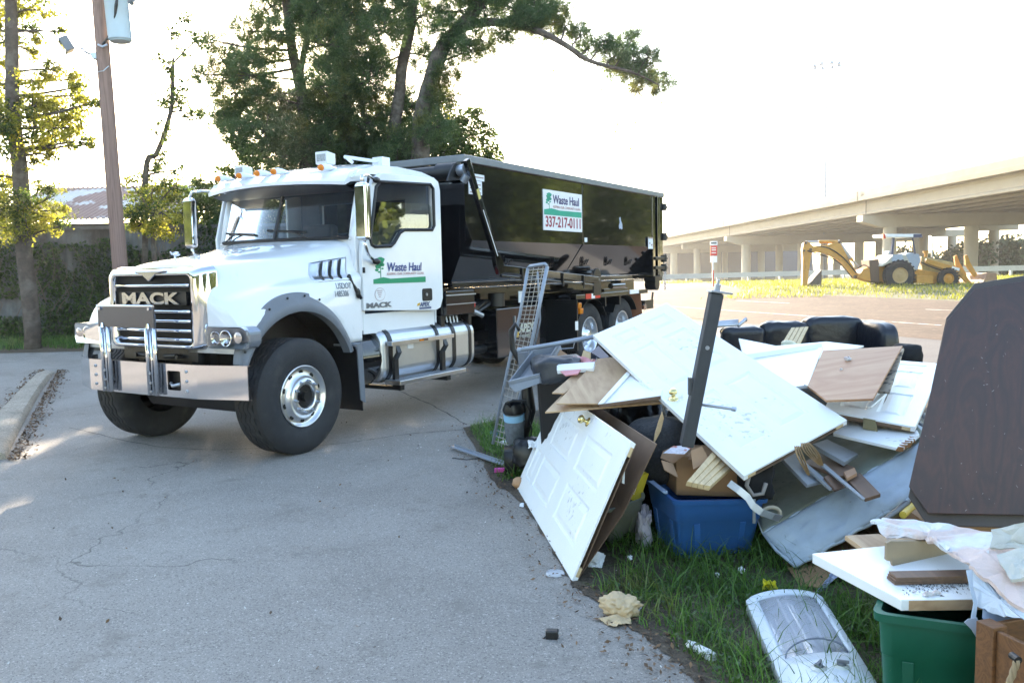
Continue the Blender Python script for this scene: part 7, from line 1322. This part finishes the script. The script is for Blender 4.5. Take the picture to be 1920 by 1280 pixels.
for k in range(60):
    x, y = rng.uniform(1720, 1915), rng.uniform(600, 960); L = abs(rng.normal()) * 2.6 + .8; a = rng.uniform(0, 3.14); w = rng.uniform(.35, .8)
    if x < 1773 - (y - 603) * .21: continue
    dx, dy = math.cos(a) * L, math.sin(a) * L; m.add([tp(x, y - w), tp(x + dx, y + dy - w), tp(x + dx, y + dy + w), tp(x, y + w)], [(0, 1, 2, 3)])
m.build('scratches', mat('pale_scratch', (.28, .25, .24), .8), tt, fix=False)
# junk the table stands on
for k, (x0, x1, y0, y1, z1, m_, lab, nm, ct_) in enumerate(((1.95, 3.1, 4.1, 5.2, .42, CARD, 'flattened cardboard boxes piled under the dark table top', 'cardboard_pile', 'cardboard'),)):
    m = MB()
    for j in range(6): m.hexa([Vector((x0 + .03 * j, y0 + .03 * (j % 3), z1 * j / 6)), Vector((x1, y0, z1 * j / 6)), Vector((x1, y1, z1 * j / 6)), Vector((x0 + .05 * j, y1, z1 * j / 6)), Vector((x0 + .03 * j, y0 + .03 * (j % 3), z1 * (j + .9) / 6)), Vector((x1, y0, z1 * (j + .9) / 6)), Vector((x1, y1, z1 * (j + .9) / 6)), Vector((x0 + .05 * j, y1, z1 * (j + .9) / 6))])
    tag(m.build(nm, m_), lab, ct_)
m = MB(); m.cyl(at(1693, 965, 4.1), at(1712, 948, 4.3), .018, n=10); tag(m.build('yellow_tool', mat('yellow_tool', (.55, .38, .05), .5), smooth=True), 'yellow tool handle end beside the lower corner of the dark table top', 'handle')
m = MB(); m.cyl(at(1660, 978, 4.0), at(1700, 945, 4.3), .022, n=10); tag(m.build('black_tube', PLB, smooth=True), 'black tube between the mattress and the dark table top', 'tube')
# ---- flat brown sheet and cloth on grass
slabf('cardboard_sheet', [(1455, 1035, gz(1455, 1035, .04).y), (1585, 1010, gz(1585, 1010, .12).y), (1650, 1000, 4.1), (1600, 1060, gz(1600, 1060, .06).y), (1540, 1100, gz(1540, 1100, .03).y), (1500, 1096, gz(1500, 1096, .02).y)], .006, CARD, 'flat brown cardboard sheet on the grass below the mattress', 'cardboard')
crumple('blue_white_cloth', [gz(1528, 1112, .02), gz(1536, 1114, .02), gz(1572, 1078, .14), gz(1560, 1072, .14)], mat('blue_white_cloth', (.35, .40, .55), .7), .02, 'blue and white cloth corner hanging under the white shelf', 'cloth', 8)
# ---- white laminate shelf on green bin
z_ = .50
sl_ = thing('laminate_shelf', 'thick white laminate shelf resting on the green bin', 'shelf', tuple(gz(1690, 1125, z_ + .03)))
Q_ = [gz(1523, 1037, .50), gz(1622, 1035, .50) + Vector((.3, .12, 0)), gz(1960, 1110, .50), gz(1960, 1120, .50), gz(1690, 1124, .50)]
m = MB(); m.prism(Q_, (0, 0, -.042)); m.build('board', mat('white_laminate', (.80, .82, .82), .3, var=.02, dirt=.15), sl_, bevel=.002)
m = MB(); a_ = gz(1690, 1124, .50); b_ = gz(1960, 1120, .50); m.hexa([a_ + Vector((.028, -.003, -.041)), b_ + Vector((0, -.003, -.041)), b_ + Vector((0, 0, -.041)), a_ + Vector((.028, 0, -.041)), a_ + Vector((.028, -.003, -.003)), b_ + Vector((0, -.003, -.003)), b_ + Vector((0, 0, -.003)), a_ + Vector((.028, 0, -.003))]); m.build('raw_edge', PLY, sl_)
m = MB()
C_ = []
for i in range(420): t = rng.uniform(0, 1); p = gz(1705 + 110 * t + rng.normal() * 10, 1095 + rng.normal() * 9, .502); m.add([p + Vector((rng.normal() * .004, rng.normal() * .004, .0)) for _ in range(2)] + [p + Vector((0, .005, .003))], [(0, 1, 2)])
tag(m.build('grit', mat('dark_grit', (.12, .11, .1), .9, isl=.5), fix=False), 'scattering of dark grit on the white laminate shelf', 'grit'); bpy.data.objects['grit']['kind'] = 'stuff'
for px, py, r, w_ in ((1715, 1108, .006, 'small pinkish plaster crumb left of the big ones on the white laminate shelf'), (1740, 1113, .015, 'largest pinkish plaster crumb in the middle of the white laminate shelf'), (1756, 1110, .013, 'pinkish plaster crumb touching the right side of the largest one on the shelf'), (1728, 1100, .005, 'tiny pinkish crumb behind the largest one on the white laminate shelf')): m = MB(); m.ball(gz(px, py, .508), r, 8, (1.4, 1, .6), rough=1); tag(m.build('plaster_crumb', PLASTER), w_, 'plaster crumb', 'crumbs on the white shelf')
slabf('plywood_offcut', [(1585, 1003, 3.75), (1645, 1000, 3.9), (1830, 1025, 3.5), (1820, 1062, 3.2), (1692, 1080, 3.22)], .022, PLY, 'pale plywood offcut lying on the back of the white laminate shelf', 'board')
m = MB(); P_ = A4([(1663, 1018, 3.35), (1670, 1014, 3.36), (1745, 1014, 3.3), (1812, 1020, 3.2), (1812, 1064, 3.15), (1676, 1066, 3.28), (1672, 1052, 3.3), (1662, 1050, 3.33)]); m.prism(P_, (0, .02, 0)); tag(m.build('drawer_side', mat('aged_brown_board', (.25, .19, .12), .6, var=.15)), 'upright brown drawer side standing on the plywood offcut', 'board')
m = MB()
for k in range(3): z0 = .502 + k * .010; x0 = at(1690, 1080, 3.12).x; m.box(x0 - .02 + .004 * k, x0 + .36, 3.13, 3.20, z0, z0 + .009)
tag(m.build('plywood_stack', OLDW), 'short stack of dark-edged plywood strips in front of the drawer side', 'board')
bin_('storage_bin', [Vector((1.38, 3.02, 0)), Vector((1.74, 2.88, 0)), Vector((1.92, 3.20, 0)), Vector((1.58, 3.34, 0))], [Vector((1.345, 3.0, .452)), Vector((1.76, 2.82, .452)), Vector((1.96, 3.22, .452)), Vector((1.58, 3.38, .452))], GREENP, 'dark green plastic bin standing under the white laminate shelf', grp='plastic storage bins')
# ---- broken plaster
def ragged(name, L, t, m_, lab, sub=5, amp=.012, seed=0, parent=None):
    P = [at(*q_) for q_ in L]; out = []
    for i, p in enumerate(P):
        q = P[(i + 1) % len(P)]
        for k in range(sub): v = p.lerp(q, k / sub); out.append(v + Vector((noise.noise(v * 30 + Vector((seed, 0, 0))), noise.noise(v * 30 + Vector((0, seed, 0))) * .3, noise.noise(v * 30 + Vector((0, 0, seed)))) ) * amp * (1 if k else .4))
    n_ = up_norm(P); c = sum(out, Vector()) / len(out); mb = MB(); N = len(out); rings = [out, [p.lerp(c, .3) + n_ * .012 * noise.noise(p * 14) for p in out], [p.lerp(c, .65) + n_ * .014 * noise.noise(p * 9) for p in out]]
    vs = [v for r in rings for v in r] + [c]; mb.add(vs, [(k * N + i, k * N + (i + 1) % N, (k + 1) * N + (i + 1) % N, (k + 1) * N + i) for k in range(2) for i in range(N)] + [(2 * N + i, 2 * N + (i + 1) % N, 3 * N) for i in range(N)]); o = mb.build(name, m_, parent, solid=t); return tag(o, lab, 'plaster') if lab else o
ragged('plaster_sheet', [(1632, 976, 3.7), (1655, 969, 3.75), (1700, 974, 3.7), (1760, 980, 3.55), (1860, 997, 3.3), (1862, 1022, 3.1), (1852, 1040, 3.0), (1822, 1058, 2.95), (1790, 1040, 3.1), (1768, 1030, 3.2), (1762, 1014, 3.3), (1738, 1014, 3.35), (1722, 996, 3.5), (1690, 1006, 3.5), (1660, 1008, 3.55), (1645, 985, 3.65)], .012, PLASTER, 'long ragged piece of torn pinkish white plaster on the drawer side', seed=1)
ragged('plaster_sheet', [(1818, 1060, 2.92), (1850, 1030, 3.05), (1872, 1010, 3.15), (1960, 1030, 3.0), (1960, 1170, 2.55), (1900, 1130, 2.68), (1860, 1090, 2.8)], .014, mat('pink_plaster', (.60, .47, .42), .9, var=.08, bump=.4, bs=30), 'cracked pink plaster slab leaning down over the wooden crate', seed=4)
ragged('plaster_sheet', [(1862, 994, 3.1), (1935, 978, 3.0), (1940, 1035, 2.95), (1900, 1028, 3.0), (1858, 1030, 3.05)], .012, PLASTERG, 'greyish plaster fragment, upper one at the right edge', seed=7)
ragged('plaster_sheet', [(1868, 1040, 2.93), (1940, 1022, 2.88), (1945, 1078, 2.75), (1895, 1086, 2.78)], .012, PLASTERG, 'greyish plaster fragment, lower one at the right edge', seed=9)
ragged('torn_paper', [(1815, 1070, 2.93), (1838, 1074, 2.9), (1900, 1125, 2.75), (1945, 1150, 2.6), (1920, 1160, 2.6), (1870, 1152, 2.75), (1830, 1135, 2.86)], .004, mat('blue_white_paper', (.48, .56, .66), .7, var=.1), 'pale blue torn wallboard paper hanging from the pink plaster', seed=12)
m = MB(); pp = [at(1818, 1068, 2.9), at(1822, 1100, 2.87), at(1830, 1130, 2.85), at(1826, 1158, 2.83)]; vs = []
for i, p in enumerate(pp): w_ = (.012, .007, .008, .01)[i]; vs += [p - Vector((w_, 0, 0)), p + Vector((w_, .004, 0))]
m.add(vs, [(2 * i, 2 * i + 2, 2 * i + 3, 2 * i + 1) for i in range(3)]); e_ = [at(x, y, 2.82) for x, y in ((1815, 1160), (1832, 1157), (1838, 1172), (1830, 1193), (1822, 1180), (1808, 1166))]; m.add(e_, [(0, 1, 2, 3, 4, 5)]); tag(m.build('paper_shred', mat('blue_white_paper', (.48, .56, .66), .7), solid=.002), 'thin shred of pale blue paper hanging in front of the green bin', 'paper')
# ---- crate and pale blue bin
cr = thing('wooden_crate', 'brown wooden crate with a rope handle in the bottom right corner', 'crate', tuple(at(1880, 1280, 2.6)))
CW_ = wood('crate_wood', (.19, .080, .028), (.055, .024, .010), 11, (.15, 1, 1), rough=.6)
a_ = at(1830, 1162, 2.72); b_ = at(1990, 1238, 2.42); dn = Vector((0, 0, -1)); e = (b_ - a_); e.z = 0; e.normalize(); nn_ = Vector((-e.y, e.x, 0)); nn_ = nn_ if nn_.y > 0 else -nn_
zt = a_.z
m = MB(); p = Vector((a_.x, a_.y, 0)); m.hexa([p, p + e * .07, p + e * .07 + nn_ * .06, p + nn_ * .06] + [q + Vector((0, 0, zt)) for q in (p, p + e * .07, p + e * .07 + nn_ * .06, p + nn_ * .06)]); m.build('corner_post', CW_, cr, bevel=.003)
for z0, z1 in ((.02, .17), (.175, .335), (.34, zt - .01)): m = MB(); p0_ = p + e * .071 + nn_ * .012; p1_ = p + e * .6 + nn_ * .012; m.hexa([q + Vector((0, 0, z0)) for q in (p0_, p1_, p1_ + nn_ * .018, p0_ + nn_ * .018)] + [q + Vector((0, 0, z1)) for q in (p0_, p1_, p1_ + nn_ * .018, p0_ + nn_ * .018)]); m.build('side_board', CW_, cr, bevel=.003)
m = MB(); p0_ = p + nn_ * .061 + e * .01; p1_ = p + nn_ * .45 + e * .01; m.hexa([q + Vector((0, 0, .02)) for q in (p0_, p0_ + e * .018, p1_ + e * .018, p1_)] + [q + Vector((0, 0, zt - .01)) for q in (p0_, p0_ + e * .018, p1_ + e * .018, p1_)]); m.build('end_board', CW_, cr, bevel=.003)
m = MB(); c0 = at(1908, 1236, 2.50)
for ph in (0, 2.1, 4.2): m.tube([c0 + Vector((-.004 * k + .006 * math.cos(k * .9 + ph), .006 * math.sin(k * .9 + ph), -.013 * k)) for k in range(12)], .006, 6)
m.build('rope_handle', mat('hemp_rope', (.33, .24, .14), .9), cr, smooth='all'); m = MB(); m.cyl(c0 + Vector((0, .03, .0)), c0 + Vector((0, -.005, 0)), .012, n=12); m.build('rope_hole', PLB, cr)
bin_('storage_bin', [Vector((1.66, 2.86, 0)), Vector((2.05, 2.80, 0)), Vector((2.10, 3.0, 0)), Vector((1.86, 3.1, 0))], [Vector((1.66, 2.84, .52)), Vector((2.10, 2.60, .52)), Vector((2.2, 3.0, .52)), Vector((1.87, 3.1, .52))], LBLUEP, 'pale blue plastic bin in the corner behind the wooden crate', grp='plastic storage bins')
# ---- heater
ht = thing('space_heater', 'white electric quartz heater lying on its back on the grass at the bottom', 'heater', tuple(gz(1500, 1200)))
HA, HB, HC, HD = at(1400, 1126, 4.02), at(1541, 1119, 4.05), at(1666, 1318, 3.02), at(1494, 1340, 2.98)
def hs(s, t, d=0):  # s across, t along from top
    p = (HA * (1 - s) + HB * s) * (1 - t) + (HD * (1 - s) + HC * s) * t; k = 4 * s * (1 - s); return p + Vector((0, 0, .035 * k ** .6 + d)) + (HA - HD).normalized() * .03 * k * (1 - t)
HW = mat('heater_white_plastic', (.62, .68, .74), .35, var=.03, dirt=.12)
m = MB(); NS, NT = 16, 14; vs = [hs(i / NS, j / NT) for i in range(NS + 1) for j in range(NT + 1)]; w = NT + 1; keep = [(i * w + j, (i + 1) * w + j, (i + 1) * w + j + 1, i * w + j + 1) for i in range(NS) for j in range(NT) if not (2 <= i < NS - 2 and 1 <= j < 9)]
m.add(vs, keep); rim_ = [i * w for i in range(NS + 1)] + [NS * w + j for j in range(1, NT + 1)] + [i * w + NT for i in range(NS - 1, -1, -1)] + [j for j in range(NT - 1, 0, -1)]
vs2 = [vs[i] + Vector((0, 0, -.05)) for i in rim_]; k0 = len(vs); m.add([vs[i] for i in rim_] + vs2, [(i, (i + 1) % len(rim_), (i + 1) % len(rim_) + len(rim_), i + len(rim_)) for i in range(len(rim_))])
m.build('front_shell', HW, ht, smooth=True, solid=-.004)
ctr = sum(vs2, Vector()) / len(vs2); m = MB(); v3 = [v + Vector((0, 0, -.002)) for v in vs2]; v4 = [v.lerp(ctr, .06) + Vector((0, 0, -.085)) for v in vs2]; N = len(vs2); m.add(v3 + v4, [(i, (i + 1) % N, (i + 1) % N + N, i + N) for i in range(N)] + [tuple(range(N, 2 * N))]); m.build('back_shell', PLG, ht, smooth=True)
m = MB()
def pt(s, t, d): return hs(s, t, d)
s0, s1, t0, t1 = 2 / NS, 1 - 2 / NS, 1 / NT, 9 / NT
m.add([pt(s0 + (s1 - s0) * i / 20, t0 + (t1 - t0) * j / 20, -.030 + .02 * math.cos((i / 20 - .5) * 9) * .6) for i in range(21) for j in range(21)], [(i * 21 + j, (i + 1) * 21 + j, (i + 1) * 21 + j + 1, i * 21 + j + 1) for i in range(20) for j in range(20)]); m.build('reflector', mat('heater_reflector', (.75, .77, .8), .12, 1, var=.1, vs=12), ht, smooth='all')
m = MB()
for x in (.38, .66): m.tube([pt(x, t, -.012) for t in np.linspace(t0 + .01, t1 - .01, 10)], .007, 8)
m.build('quartz_tube', mat('quartz', (.6, .6, .62), .2), ht, smooth='all')
m = MB(); na, nb = 52, 60
for i in range(na + 1): s_ = s0 + (s1 - s0) * i / na; L = [pt(s_, t, -.001 + .006 * math.sin(math.pi * i / na)) for t in np.linspace(t0, t1, 14)]; m.tube(L, .0011, 3)
for j in range(nb + 1): t__ = t0 + (t1 - t0) * j / nb; L = [pt(s, t__, -.001 + .006 * math.sin(math.pi * (s - s0) / (s1 - s0))) for s in np.linspace(s0, s1, 14)]; m.tube(L, .0011, 3)
m.build('grille', mat('grille_chrome', (.62, .65, .70), .3, .6), ht, fix=False)
m = MB(); L = [pt(s, t1 - .015 - .055 * math.sin(math.pi * (s - s0) / (s1 - s0)) ** .5, .03 * math.sin(math.pi * (s - s0) / (s1 - s0)) ** .4) for s in np.linspace(s0, s1, 24)]; m.tube(L, .004, 8); m.build('guard_wire', mat('guard_wire', (.25, .28, .35), .4, .5), ht, smooth='all')
for s_, a in ((.42, .9), (.68, -.3)):
    c = pt(s_, .765, .003); m = MB(); m.lathe([(.034, 0), (.032, .004), (.022, .006), (.020, .010)], c, (0, 0, 1), 24); kb = m.build('knob_ring', mat('warm_white_plastic', (.6, .62, .6), .4), ht, smooth='all'); m = MB(); d = Vector((math.cos(a), math.sin(a), 0)); s__ = Vector((-d.y, d.x, 0)); m.cyl(c + Vector((0, 0, .008)), c + Vector((0, 0, .018)), .018, .016, 20); m.hexa([c + d * x + s__ * y + Vector((0, 0, z)) for z in (.016, .028) for x, y in ((-.018, -.006), (.03, -.004), (.03, .004), (-.018, .006))]); m.build('knob', PLG, kb, bevel=.001)
m = MB(); c = pt(.54, .70, .002); m.tube([c + Vector((.022 * math.cos(t), .008 * math.sin(t), .0)) for t in np.linspace(0, 2 * math.pi, 20)[:-1]], .0012, 4, True); m.box(c.x - .015, c.x + .015, c.y - .002, c.y + .002, c.z - .0005, c.z + .001); m.build('badge', mat('faded_red_print', (.6, .2, .2), .6), ht)
m = MB()
for k in range(3): a_ = pt(.33, .030 + .012 * k, .001); b_ = pt(.66 - .03 * k, .030 + .012 * k, .001); m.hexa([a_ + Vector((0, 0, -.002)), b_ + Vector((0, 0, -.002)), b_ + Vector((0, .003, -.002)), a_ + Vector((0, .003, -.002)), a_ + Vector((0, 0, .001)), b_ + Vector((0, 0, .001)), b_ + Vector((0, .003, .001)), a_ + Vector((0, .003, .001))])
m.build('warning_print', mat('grey_print', (.25, .28, .32), .6), ht)
# ---- small things on the ground
crumple('yellow_bag', [gz(1430, 1108, .07), gz(1460, 1108, .07), gz(1454, 1090, .13), gz(1431, 1086, .15)], mat('yellow_plastic', (.75, .70, .04), .45, transl=.3), .02, 'bright yellow plastic scrap sticking up behind the heater', 'scrap', 2)
puff('paper_bag', gz(1163, 1135, .045), (.085, .10, .05), PAPERT, None, rot=.6, n=64, wr=.30, p=2.6); tag(bpy.data.objects['paper_bag'], 'crumpled tan paper bag on the edge of the driveway', 'paper bag')
crumple('tan_paper', [gz(1118, 1155, .02), gz(1180, 1148, .03), gz(1184, 1166, .02), gz(1150, 1174, .02)], PAPERT, .018, 'flat tan paper tail in front of the crumpled paper bag', 'paper', 5)
crumple('white_paper', [gz(1184, 1134, .02), gz(1206, 1134, .04), gz(1194, 1152, .01), gz(1180, 1148, .01)], PAPERW, .008, 'small white paper next to the crumpled tan bag', 'paper', 6)
ad = thing('power_adapter', 'small black plug-in power adapter lying on the driveway', 'power adapter', tuple(gz(1035, 1192))); m = MB(); c = gz(1035, 1188, .022); m.hexa([c + Vector((x, y, z)) for z in (-.02, .022) for x, y in ((-.032, -.018), (.026, -.024), (.034, .016), (-.026, .024))]); m.build('case', PLB, ad, bevel=.006)
m = MB(); m.box(c.x + .03, c.x + .045, c.y - .01, c.y - .008, c.z + .004, c.z + .010); m.box(c.x + .03, c.x + .045, c.y + .004, c.y + .006, c.z - .006, c.z + .0); m.build('prong', STEEL, ad); m = MB(); m.tube([c + Vector((-.03, 0, -.01)), c + Vector((-.04, -.01, -.016)), c + Vector((-.045, 0, -.018))], .003, 5); m.build('cable_stub', PLB, ad)
gv = thing('plastic_bottle', 'crushed white bottle with a black band lying in the dirt at the grass edge', 'bottle', tuple(gz(1310, 1225))); a_, b_ = gz(1290, 1205, .03), gz(1338, 1232, .025); m = MB(); m.tube([a_, a_.lerp(b_, .15), a_.lerp(b_, .4), a_.lerp(b_, .75), b_], [.016, .02, .019, .026, .02], 10)
for v in m.v: v += Vector((noise.noise(v * 60), noise.noise(v * 60 + Vector((9, 0, 0))), noise.noise(v * 60 + Vector((0, 9, 0))) * .8)) * .008
m.build('body', PAPERW, gv); m = MB(); c = a_.lerp(b_, .3); d = (b_ - a_).normalized(); m.lathe([(.023, 0), (.023, .004)], c, d, 16); m.build('band', PLB, gv, solid=.002)
crumple('paper_carton', [gz(1102, 1062, .01), gz(1128, 1064, .01), gz(1136, 1040, .06), gz(1112, 1030, .14)], PAPERW, .012, 'crumpled white carton on the grass just right of the leaning door', 'carton', 9)
m = MB(); c = gz(1041, 1075, .006); m.lathe([(.055, 0), (.05, .01), (.03, .006), (0, .006)], c, (0, 0, 1), 28); tag(m.build('milky_disc', mat('milky_plastic', (.45, .46, .48), .3), smooth='all'), 'milky round plastic lid on the driveway at the foot of the leaning door', 'lid')
for px, py, r in ((1181, 1045, .014), (1345, 1077, .012), (1390, 1068, .018)): m = MB(); m.ball(gz(px, py, .05), r, 9, rough=1); tag(m.build('paper_wad', PAPERW), 'white paper wad in the grass ' + {.014: 'left of the blue bin', .012: 'straight below the blue bin', .018: 'below the right corner of the blue bin'}[r], 'paper wad', 'paper wads in the grass')
crumple('orange_peel', [gz(975, 944, .012), gz(982, 942, .012), gz(982, 950, .012), gz(974, 950, .012)], PAPERW, .006, 'small white scrap on the soil left of the leaning door', 'scrap', 11)
# ============================================================ HAZE
m = MB(); m.box(-400, 420, -60, 460, -1.9, 42); hz = m.build('haze', MATS['far_leaf']); hz.data.materials.clear(); hm_ = bpy.data.materials.new('haze_air'); hm_.use_nodes = True; n_ = hm_.node_tree.nodes; n_.remove(n_['Principled BSDF'])
v_ = n_.new('ShaderNodeVolumePrincipled'); v_.inputs['Color'].default_value = (.92, .95, 1, 1); v_.inputs['Density'].default_value = .0004; v_.inputs['Anisotropy'].default_value = .55; hm_.node_tree.links.new(v_.outputs[0], n_['Material Output'].inputs['Volume'])
hz.data.materials.append(hm_); hz['kind'] = 'stuff'
